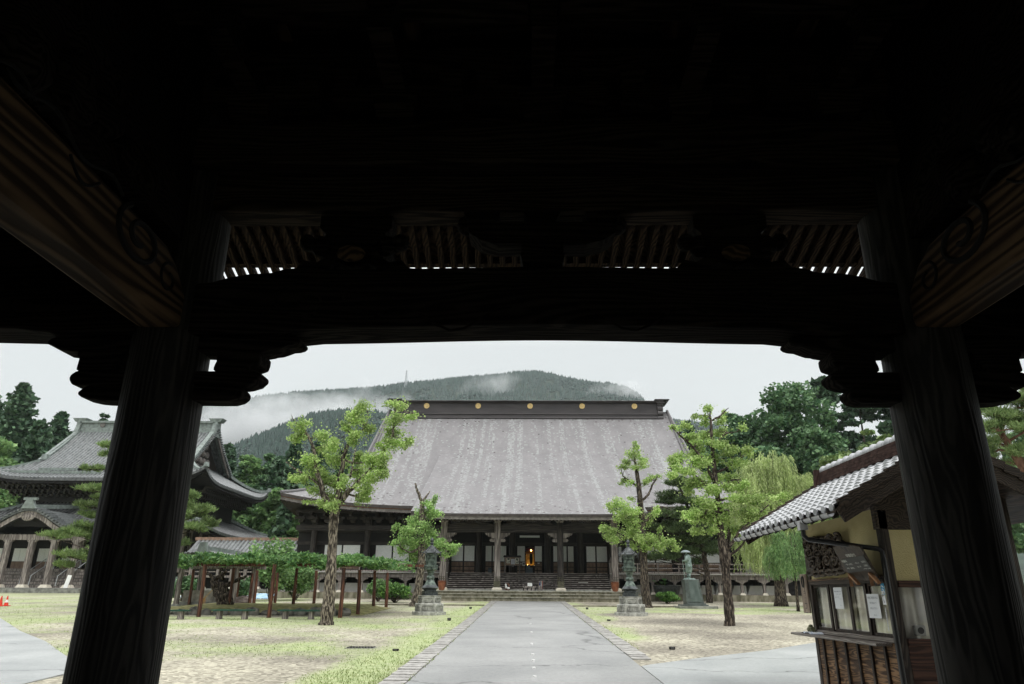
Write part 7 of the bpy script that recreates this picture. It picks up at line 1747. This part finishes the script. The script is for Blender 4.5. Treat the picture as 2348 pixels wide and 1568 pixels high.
mb = MB(); mb.prism([(BX-.05, 2.985), (BX-.05, 3.20+slp*(BX-.05-4.33)-.16), (RX, 4.0), (BXR+.05, 3.20+slp*(BX-.05-4.33)-.16), (BXR+.05, 2.985)], lambda a, b, d: (a, d, b), BY0-.0, BY0+.12); bwood(mb, 'gable_board', BDARKY)
# roof: pantiles
EY0, EY1 = 10.2, 14.85; PI_ = .275; NC = int((EY1-EY0)/PI_)
def tiles(sg):
    mb = MB(); nc = 11; sub = 8; V = []; n = NC*sub
    rows = []
    for c in range(nc):
        for t_ in (0.0, .55, .999): rows.append((c+t_, t_))
    for i in range(n+1):
        ph_ = (i % sub)/sub; hh = .034*(.5+.5*math.cos(2*math.pi*ph_))**.8
        for u, t_ in rows:
            k = u/nc; x = 4.30+(RX-.02-4.30)*k; z_ = 3.20+slp*(x-4.33)+hh+.030*(1-t_)
            V.append((x if sg < 0 else 2*RX-x, EY0+(EY1-EY0)*i/n, z_))
    m_ = len(rows); mb.add(V, [(i*m_+j, (i+1)*m_+j, (i+1)*m_+j+1, i*m_+j+1) for i in range(n) for j in range(m_-1)])
    for i in range(NC):                                 # rounded eave-tile noses
        y = EY0+(EY1-EY0)*(i*sub)/n; x = 4.295 if sg < 0 else 2*RX-4.295
        mb.prism([(.075*math.cos(q*math.pi/6), .05*math.sin(q*math.pi/6)-.0) for q in range(12)], lambda a, b, d: (x+sg*d, y+a, 3.205+b), -.0, .02)
    return build(mb, 'tiled_slope', PANT, booth, False, fixn=False)
for sg in (-1, 1):
    tiles(sg)
    mb = MB(); mb.slab(lambda u, v: ((4.36+(RX-4.36)*u) if sg < 0 else 2*RX-(4.36+(RX-4.36)*u), EY0+.06+(EY1-EY0-.12)*v, 3.17+slp*(4.36-4.33)+slp*(RX-4.36)*u), 6, 4, .05); bwood(mb, 'roof_boards', BDARKY, None, 0)
    for ye in (EY0+.02, EY1-.05):
        mb = MB(); xa, xb = (4.40, RX) if sg < 0 else (2*RX-4.40, RX)
        mb.bar((xa, ye, 3.20+slp*.07-.14), (xb, ye, 4.19-.14), .045, .22); bwood(mb, 'barge_board', BDARKY)
        mb = MB()
        for k in range(9):
            u = (k+.5)/9; x0 = xa+(xb-xa)*(k+.0)/9; x1 = xa+(xb-xa)*(k+1.04)/9; z0 = 3.20+slp*(min(x0, 2*RX-x0)-4.33); z1_ = 3.20+slp*(min(x1, 2*RX-x1)-4.33)
            mb.bar((x0, ye, z0+.03), (x1, ye, z1_+.0), .09, .12)
        build(mb, 'verge_tile', BDARKY, booth)
mb = MB()
for k in range(11):
    y = EY0+.35+k*.42; mb.bar((4.42, y, 3.12), (BX+.05, y, 3.12+slp*.95), .05, .08)
bwood(mb, 'rafter_tails', BDARK, None, 0)
mb = MB()
for q in range(4): mb.box(RX-.17+.015*q, RX+.17-.015*q, EY0+.05, EY1-.28, 4.16+.062*q, 4.16+.062*(q+1)-.008)
mb.frust((RX, EY1-.24), 4.10, 4.47, (.42, .1), (.36, .08))
build(mb, 'ridge', REDT, booth)
mb = MB()
for k in range(16):
    y = EY0+.05+k*.275; mb.tube([(RX, y, 4.425), (RX, y+.14, 4.45), (RX, y+.268, 4.42)], [.085, .095, .08], 12)
build(mb, 'ridge_tile', PANT, booth, True)
# gutter, hooks, downpipe
GUT = mat('grey_gutter', (.40, .40, .41), .35, .15, 3, spec=.6); BLK = mat('black_pipe', (.015, .015, .016), .3, .2, 3, spec=.5)
mb = MB(); gx, gzz = 4.28, 3.135
pr = [(.055*math.cos(math.pi+k*math.pi/8), .055*math.sin(math.pi+k*math.pi/8)) for k in range(9)]; pr2 = [(a*.88, b*.88) for a, b in pr[::-1]]
mb.prism(pr+pr2, lambda a, b, d: (gx+a, d, gzz+b), 10.25, 14.98)
gu = build(mb, 'gutter', GUT, booth)
mb = MB()
for k in range(14):
    y = 10.5+k*.335; mb.tube([(gx+.065*math.cos(q), y, gzz+.065*math.sin(q)) for q in [math.pi*.9+j*math.pi/7 for j in range(10)]], .008, 5); mb.tube([(gx+.06, y, gzz), (gx+.2, y, gzz+.03)], .007, 5)
build(mb, 'gutter_hook', BLK, gu)
mb = MB(); yd = at((2950+895/2.851)/1.7452, 1190, 10.95).y; yd = 11.35
mb.box(gx-.06, gx+.06, yd-.06, yd+.06, gzz-.14, gzz-.02); build(mb, 'rain_head', GUT, booth)
mb = MB(); mb.tube([(gx, yd, gzz-.12), (gx, yd, gzz-.22), (gx+.06, yd-.01, gzz-.28), (BX-.10, 10.96, 2.70), (BX-.06, 10.94, 2.66), (BX-.05, 10.94, 2.55), (BX-.05, 10.94, bz0)], .036, 10); build(mb, 'downpipe', BLK, booth, True)
mb = MB()
for z_ in (1.55, .75): mb.tube([(BX-.05, 10.94, z_-.03), (BX-.05, 10.94, z_+.03)], .042, 10)
build(mb, 'pipe_collar', BLK, booth)

# carved wooden panel hanging under the eave
def atx(px, py, X):
    d = _F+(px-1173.5)/FPX*_R+(784-py)/FPX*_U; return Vector((0, 0, CAMZ))+d*(X/d.x)
B1 = lambda x, y: ((3100+x/2.465)/1.7452, (2100+y/2.465)/1.7452)
CARV = wood('carved_dark_wood', (.025, .018, .012), (.11, .08, .055), 2, ring=9)
p = atx(*B1(480, 300), 5.2); cw = thing('carved_wave_panel', 'dark carved wooden panel of looping waves hung on the ochre wall of the booth', 'carving', p)
def cv(x, y, X): return atx(*B1(x, y), X)
mb = MB(); random.seed(21)
for j in range(5):
    x0 = 300+j*74
    pts = []
    for k in range(30):
        a = k/29; pts.append(cv(x0+26*math.sin(a*9.5+j)+75*a, 165-j*10+300*a, 5.20+.03*math.sin(k*.9)))
    mb.tube(pts, [.026+.014*abs(math.sin(k*.5+j)) for k in range(30)], 7)
    for q in range(3):
        cxx, cyy = x0+18+q*24+random.uniform(-8, 8), 185+q*100+random.uniform(-18, 18)-j*8; r0 = random.uniform(30, 44)
        mb.tube([cv(cxx+r0*(1-k/26)*math.cos(k*.5+j), cyy+r0*1.5*(1-k/26)*math.sin(k*.5+j), 5.17) for k in range(22)], [.022]*20+[.018, .012], 7)
for x, y in ((350, 470), (410, 482), (470, 475), (540, 466), (600, 462), (655, 450)):
    mb.tube([cv(x+34*math.cos(k*.55), y+26*math.sin(k*.55), 5.18) for k in range(12)], .026, 7)
build(mb, 'loops', CARV, cw, True)
mb = MB(); ol = [cv(x, y, 5.245) for x, y in ((290, 190), (330, 120), (450, 110), (590, 120), (690, 180), (740, 300), (730, 440), (640, 480), (420, 500), (345, 480), (320, 380))]
mb.prism([(v.y, v.z) for v in ol], lambda a, b, d: (5.245+d, a, b), 0, .05); build(mb, 'backing', CARV, cw)

# slanting wooden price board with lettering
Q8 = lambda x, y, X: atx((3320+x/8.709)/1.7452, (2180+y/8.709)/1.7452, X)
XT, XB_ = 4.86, 5.14
BLp, BRp, TRp = Q8(640, 1000, XB_), Q8(1620, 1105, XB_), Q8(1060, 90, XT)
un = Vector((0, -1, 0)); vn = (TRp-BRp); vn -= un*vn.dot(un); Hh = vn.length; vn.normalize(); nn = un.cross(vn).normalized()
if nn.x > 0: nn = -nn
Wd = (BRp-BLp).dot(un)
bo = Q8(1100, 600, 5.0)
pb_ = thing('price_board', 'slanted dark wooden admission board with pale Japanese lettering under the booth eave', 'sign board', BRp)
def bp_(x, y, d=0.): return BRp+un*(x-Wd)+vn*y+nn*d        # x 0..Wd from the far side, y 0..Hh up
def pix(x, y):                                             # crop pixel -> board coordinates
    px, py = (3320+x/8.709)/1.7452, (2180+y/8.709)/1.7452; d = _F+(px-1173.5)/FPX*_R+(784-py)/FPX*_U
    o = Vector((0, 0, CAMZ)); k = (BRp-o).dot(nn)/d.dot(nn); P = o+d*k-BRp; return (P.dot(un)+Wd, P.dot(vn))
mb = MB(); ol = [pix(*q) for q in ((100, 90), (300, 20), (560, 10), (800, 20), (1050, 85), (1190, 320), (1490, 850), (1640, 1090), (1610, 1135), (1400, 1220), (1230, 1245), (1060, 1215), (930, 1170), (800, 1100), (660, 1000), (480, 900), (330, 500), (200, 300))]
mb.prism(ol, lambda a, b, d: bp_(a, b, d), -.03, .0); build(mb, 'board', CARV, pb_)
mb = MB(); ol = [pix(*q) for q in ((405, 490), (1175, 350), (1490, 845), (670, 970))]; mb.prism(ol, lambda a, b, d: bp_(a, b, d), .002, .010); build(mb, 'text_panel', mat('dark_grey_panel', (.05, .048, .04), .6, .15, 5), pb_)
LET = mat('pale_lettering', (.80, .79, .70), .7, .05)
def text_mesh(body, name, O, ux, uy, nrm, height, width, material, parent):
    cu = bpy.data.curves.new(name, 'FONT'); cu.body = body; cu.size = 1.0; cu.resolution_u = 3
    ob_ = bpy.data.objects.new(name, cu); COL.objects.link(ob_); bpy.context.view_layer.update()
    dg_ = bpy.context.evaluated_depsgraph_get(); me = bpy.data.meshes.new_from_object(ob_.evaluated_get(dg_)); bpy.data.objects.remove(ob_)
    if not len(me.vertices): return None
    co = np.empty(len(me.vertices)*3, dtype=np.float32); me.vertices.foreach_get('co', co); co = co.reshape(-1, 3)
    mn, mxx = co.min(0), co.max(0); sx_, sy_ = width/max(1e-4, mxx[0]-mn[0]), height/max(1e-4, mxx[1]-mn[1])
    loc = np.array(rootof(parent).location) if parent else np.array(O)
    W_ = np.array(O)+np.outer((co[:, 0]-mn[0])*sx_, np.array(ux))+np.outer((co[:, 1]-mn[1])*sy_, np.array(uy))+np.outer(co[:, 2]*0+.0025, np.array(nrm))-loc
    me.vertices.foreach_set('co', W_.astype(np.float32).ravel()); me.update(); me.materials.clear(); me.materials.append(material); me.name = name
    o = bpy.data.objects.new(name, me); COL.objects.link(o); o.parent = parent; return o
def board_text(body, bl, br, tl, d=.010):
    a, b, c = pix(*bl), pix(*br), pix(*tl); O = bp_(a[0], a[1], d); text_mesh(body, 'lettering', O, un, vn, nn, abs(c[1]-a[1]), abs(b[0]-a[0]), LET, pb_)
board_text('拝観受付', (600, 430), (905, 375), (530, 325), .0)
board_text('拝観料', (465, 605), (625, 575), (418, 525))
board_text('一般・大学生', (590, 700), (810, 665), (545, 640)); board_text('一名につき', (900, 645), (1035, 620), (870, 590)); board_text('五百円', (1130, 605), (1265, 580), (1105, 545))
board_text('中学・高校生', (640, 835), (885, 795), (600, 775)); board_text('一名につき', (985, 775), (1115, 750), (950, 720)); board_text('三百円', (1225, 735), (1345, 715), (1200, 675))
board_text('小学生以下は無料', (1210, 835), (1450, 805), (1190, 800))
TAN = mat('tan_wedge_wood', (.30, .15, .07), .6, .3, 6)
mb = MB()
for x, y in ((670, 1010), (1390, 985)):
    a = Q8(x, y, 5.10); b1, b2 = Q8(x+90, y+410, 5.22), Q8(x+330, y+350, 5.05)
    mb.bar(a, b1, .05, .03); mb.bar(a, b2, .05, .03)
build(mb, 'wedge', TAN, pb_)
# notices in the windows
PAPER = mat('white_paper_sheet', (.74, .75, .75), .8, .03)
P9 = lambda x, y, X: atx((3270+x/6.817)/1.7452, (2330+y/6.817)/1.7452, X)
def sheet_on(name, lab, cat, X, x0, y0, x1, y1, m=PAPER, par=None):
    a, b = P9(x0, y0, X), P9(x1, y1, X); ya, yb = max(a.y, b.y), min(a.y, b.y); mb = MB(); mb.box(X-.003, X, yb, ya, b.z, a.z); o = build(mb, name, m, origin=(X, ya, b.z)); tag(o, lab, cat); return o, ya, yb, a.z, b.z
INKB = mat('notice_ink', (.16, .17, .20), .8, .05); ux, uy, nr = Vector((0, -1, 0)), Vector((0, 0, 1)), Vector((-1, 0, 0))
XW = BX+.024
o, ya, yb, zt, zb = sheet_on('paper_notice', 'white paper notice taped in the rightmost booth window', 'notice', XW, 1330, 315, 1760, 985)
Wn, Hn = ya-yb, zt-zb
for body, f0, f1, w0, w1 in (('拝観ご希望の方は', .79, .89, .08, .92), ('呼び鈴にて', .58, .67, .22, .78), ('お知らせ下さい', .36, .45, .2, .8), ('受付', .10, .15, .42, .68)):
    text_mesh(body, 'lettering', (XW-.004, ya-Wn*w0, zb+Hn*f0), ux, uy, nr, Hn*(f1-f0), Wn*(w1-w0), INKB, o)
o, ya, yb, zt, zb = sheet_on('paper_notice', 'white paper notice high in the second booth window from the left', 'notice', XW+.012, 425, 140, 735, 725)
Wn, Hn = ya-yb, zt-zb
for body, f0, f1, w0, w1 in (('御案内', .78, .84, .1, .9), ('本堂・太子堂', .66, .71, .35, .85), ('自由にご参拝', .52, .57, .15, .6), ('下さい', .44, .48, .55, .9), ('以上', .14, .19, .6, .85)):
    text_mesh(body, 'lettering', (XW+.008, ya-Wn*w0, zb+Hn*f0), ux, uy, nr, Hn*(f1-f0), Wn*(w1-w0), INKB, o)
BLUE = mat('blue_sticker', (.03, .28, .50), .4, .1); 
o, ya, yb, zt, zb = sheet_on('blue_sticker', 'blue sticker with white slanting marks at the top right of the booth windows', 'sticker', BX-.016, 1715, 30, 1855, 330, BLUE)
mb = MB()
for k in range(4): mb.bar((BX-.0205, ya-.02-.012*k, zt-.03-.045*k), (BX-.0205, yb+.015, zt-.055-.045*k), .001, .016, (0, 0, 1))
mb.box(BX-.021, BX-.0195, yb+.004, ya-.004, zb+.006, zb+.05); build(mb, 'print', PAPER, o, origin=o.location)
o, ya, yb, zt, zb = sheet_on('small_notice', 'small white card below the blue sticker on the booth post', 'notice', BX-.016, 1765, 375, 1890, 610)
mb = MB(); mb.bar((BX-.0205, ya-.03, zt-.05), (BX-.0205, ya-.055, zt-.09), .001, .012); build(mb, 'print', INKB, o, origin=o.location)
o, ya, yb, zt, zb = sheet_on('vertical_notice', 'narrow upright white notice with one column of writing beside the downpipe', 'notice', BX-.016, 1840, 690, 1965, 1335)
Hn = zt-zb
for k, ch in enumerate('拝観受付案内所'): text_mesh(ch, 'lettering', (BX-.020, ya-(ya-yb)*.33, zb+Hn*(.86-.115*k)), ux, uy, nr, Hn*.085, (ya-yb)*.42, INKB, o)
mb = MB(); yv = BY0-.02; p = at(*B1(1420, 1040), BY0+.02)
vm = thing('ventilator', 'small white square ventilator with a dark round hole in the front booth window', 'ventilator', (p.x, BY0-.03, p.z-.07)); mb.box(p.x-.075, p.x+.075, BY0-.03, BY0+.05, p.z-.07, p.z+.07); build(mb, 'housing', mat('grey_plastic', (.30, .30, .28), .5, .1), vm, bevel=.015)
mb = MB(); mb.prism([(.045*math.cos(k*.393), .045*math.sin(k*.393)) for k in range(16)], lambda a, b, d: (p.x+a, BY0-.031-d, p.z+b), 0, .006); build(mb, 'hole', BLK, vm)
# name plaque on the far corner post and ornament on the shelf
a, b = B1(235, 485), B1(310, 870); A = atx(*a, 5.2); B_ = atx(*b, 5.2)
npq = thing('wooden_plaque', 'worn upright wooden name plaque on the far corner of the booth', 'plaque', (BX-.02, BY1+.16, B_.z)); mb = MB(); mb.box(BX-.045, BX-.015, BY1-.02, BY1+.30, B_.z, A.z); build(mb, 'board', wood('pale_worn_board', (.13, .09, .06), (.38, .30, .23), 2, ring=9), npq, bevel=.01)
mb = MB(); mb.tube([(BX-.055, BY1+.14+.05*math.cos(k*.628), A.z-.14+.10*math.sin(k*.628)) for k in range(11)], .012, 6); build(mb, 'ring_carving', BLK, npq)
mb = MB()
for k, (zz, ww) in enumerate(((.30, .05), (.335, .05), (.42, .03), (.52, .07), (.60, .04), (.68, .06))): mb.box(BX-.048, BX-.046, BY1+.14-ww, BY1+.14+ww*.6, A.z-zz-.012, A.z-zz)
build(mb, 'worn_marks', INK, npq)
p = atx(*B1(360, 1060), BX-.12); on = thing('shelf_ornament', 'small mossy ornament on a white blue cloth at the far end of the booth shelf', 'ornament', (p.x, p.y, 1.40)); mb = MB(); mb.sphere((p.x, p.y, 1.475), (.07, .10, .055), 12, 8); mb.sphere((p.x, p.y, 1.53), (.04, .055, .03), 10, 6); build(mb, 'body', mat('mossy_pot', (.16, .16, .09), .8, .4, 8), on, True)
mb = MB(); mb.grid(lambda u, v: (p.x-.12+.24*u, p.y-.26+.46*v, 1.405+.035*abs(math.sin(u*7+v*5))*(1-abs(2*v-1)**4)), 10, 16); build(mb, 'cloth', mat('white_blue_cloth', (.45, .52, .65), .8, .3, 20, col2=(.8, .8, .8)), on, 'full', fixn=False)

# ================================================================== AIR
hz = bpy.data.materials.new('moist_air'); hz.use_nodes = True; t = hz.node_tree
for n_ in list(t.nodes):
    if n_.type == 'BSDF_PRINCIPLED': t.nodes.remove(n_)
pv = N(t, 'ShaderNodeVolumePrincipled'); pv.inputs['Density'].default_value = 0.00010; pv.inputs['Color'].default_value = (.88, .95, .97, 1); pv.inputs['Anisotropy'].default_value = .2
t.links.new(pv.outputs[0], t.nodes['Material Output'].inputs['Volume'])
mb = MB(); mb.box(-1800, 1600, -80, 2050, -3.2, 640); o = build(mb, 'haze', hz); o['kind'] = 'stuff'
def mist(name, c, r, dens, scale, seed):
    m = bpy.data.materials.new(name+'_vapour'); m.use_nodes = True; t = m.node_tree
    for n_ in list(t.nodes):
        if n_.type == 'BSDF_PRINCIPLED': t.nodes.remove(n_)
    pv = N(t, 'ShaderNodeVolumePrincipled'); pv.inputs['Color'].default_value = (.96, .97, .98, 1)
    tc = N(t, 'ShaderNodeTexCoord'); le_ = N(t, 'ShaderNodeVectorMath', operation='DIVIDE'); le_.inputs[1].default_value = r; t.links.new(tc.outputs['Object'], le_.inputs[0])
    ln = N(t, 'ShaderNodeVectorMath', operation='LENGTH'); t.links.new(le_.outputs[0], ln.inputs[0])
    mp = N(t, 'ShaderNodeMapping'); mp.inputs['Location'].default_value = (seed, 0, 0); t.links.new(tc.outputs['Object'], mp.inputs['Vector'])
    no = N(t, 'ShaderNodeTexNoise'); no.inputs['Scale'].default_value = scale; no.inputs['Detail'].default_value = 6; no.inputs['Roughness'].default_value = .65; t.links.new(mp.outputs[0], no.inputs['Vector'])
    a1 = N(t, 'ShaderNodeMath', operation='MULTIPLY_ADD'); t.links.new(no.outputs[0], a1.inputs[0]); a1.inputs[1].default_value = 4.4; a1.inputs[2].default_value = -1.45
    a2 = N(t, 'ShaderNodeMath', operation='SUBTRACT'); t.links.new(a1.outputs[0], a2.inputs[0]); t.links.new(ln.outputs['Value'], a2.inputs[1])
    mr = N(t, 'ShaderNodeMapRange'); t.links.new(a2.outputs[0], mr.inputs[0]); mr.inputs['From Min'].default_value = 0; mr.inputs['From Max'].default_value = 1.1; mr.inputs['To Max'].default_value = dens
    t.links.new(mr.outputs[0], pv.inputs['Density']); t.links.new(pv.outputs[0], t.nodes['Material Output'].inputs['Volume'])
    mb = MB(); mb.sphere(c, r, 20, 12); o = build(mb, name, m, origin=c); o['kind'] = 'stuff'
for px, py, Y, rx, ry, rz, d, s_, sd_ in ((565, 988, 1060, 190, 110, 62, .020, .010, 3), (470, 1012, 1040, 180, 110, 60, .022, .011, 17), (700, 965, 1140, 150, 90, 44, .013, .013, 31), (830, 970, 1000, 90, 60, 70, .016, .016, 47), (740, 930, 1400, 190, 50, 30, .010, .014, 83), (1130, 892, 1390, 80, 40, 44, .013, .020, 59), (1430, 902, 1400, 90, 40, 28, .022, .018, 71), (590, 945, 1350, 170, 50, 44, .010, .012, 91)):
    c = at(px, py, Y); mist('mist', tuple(c), (rx, ry, rz), d, s_, sd_)
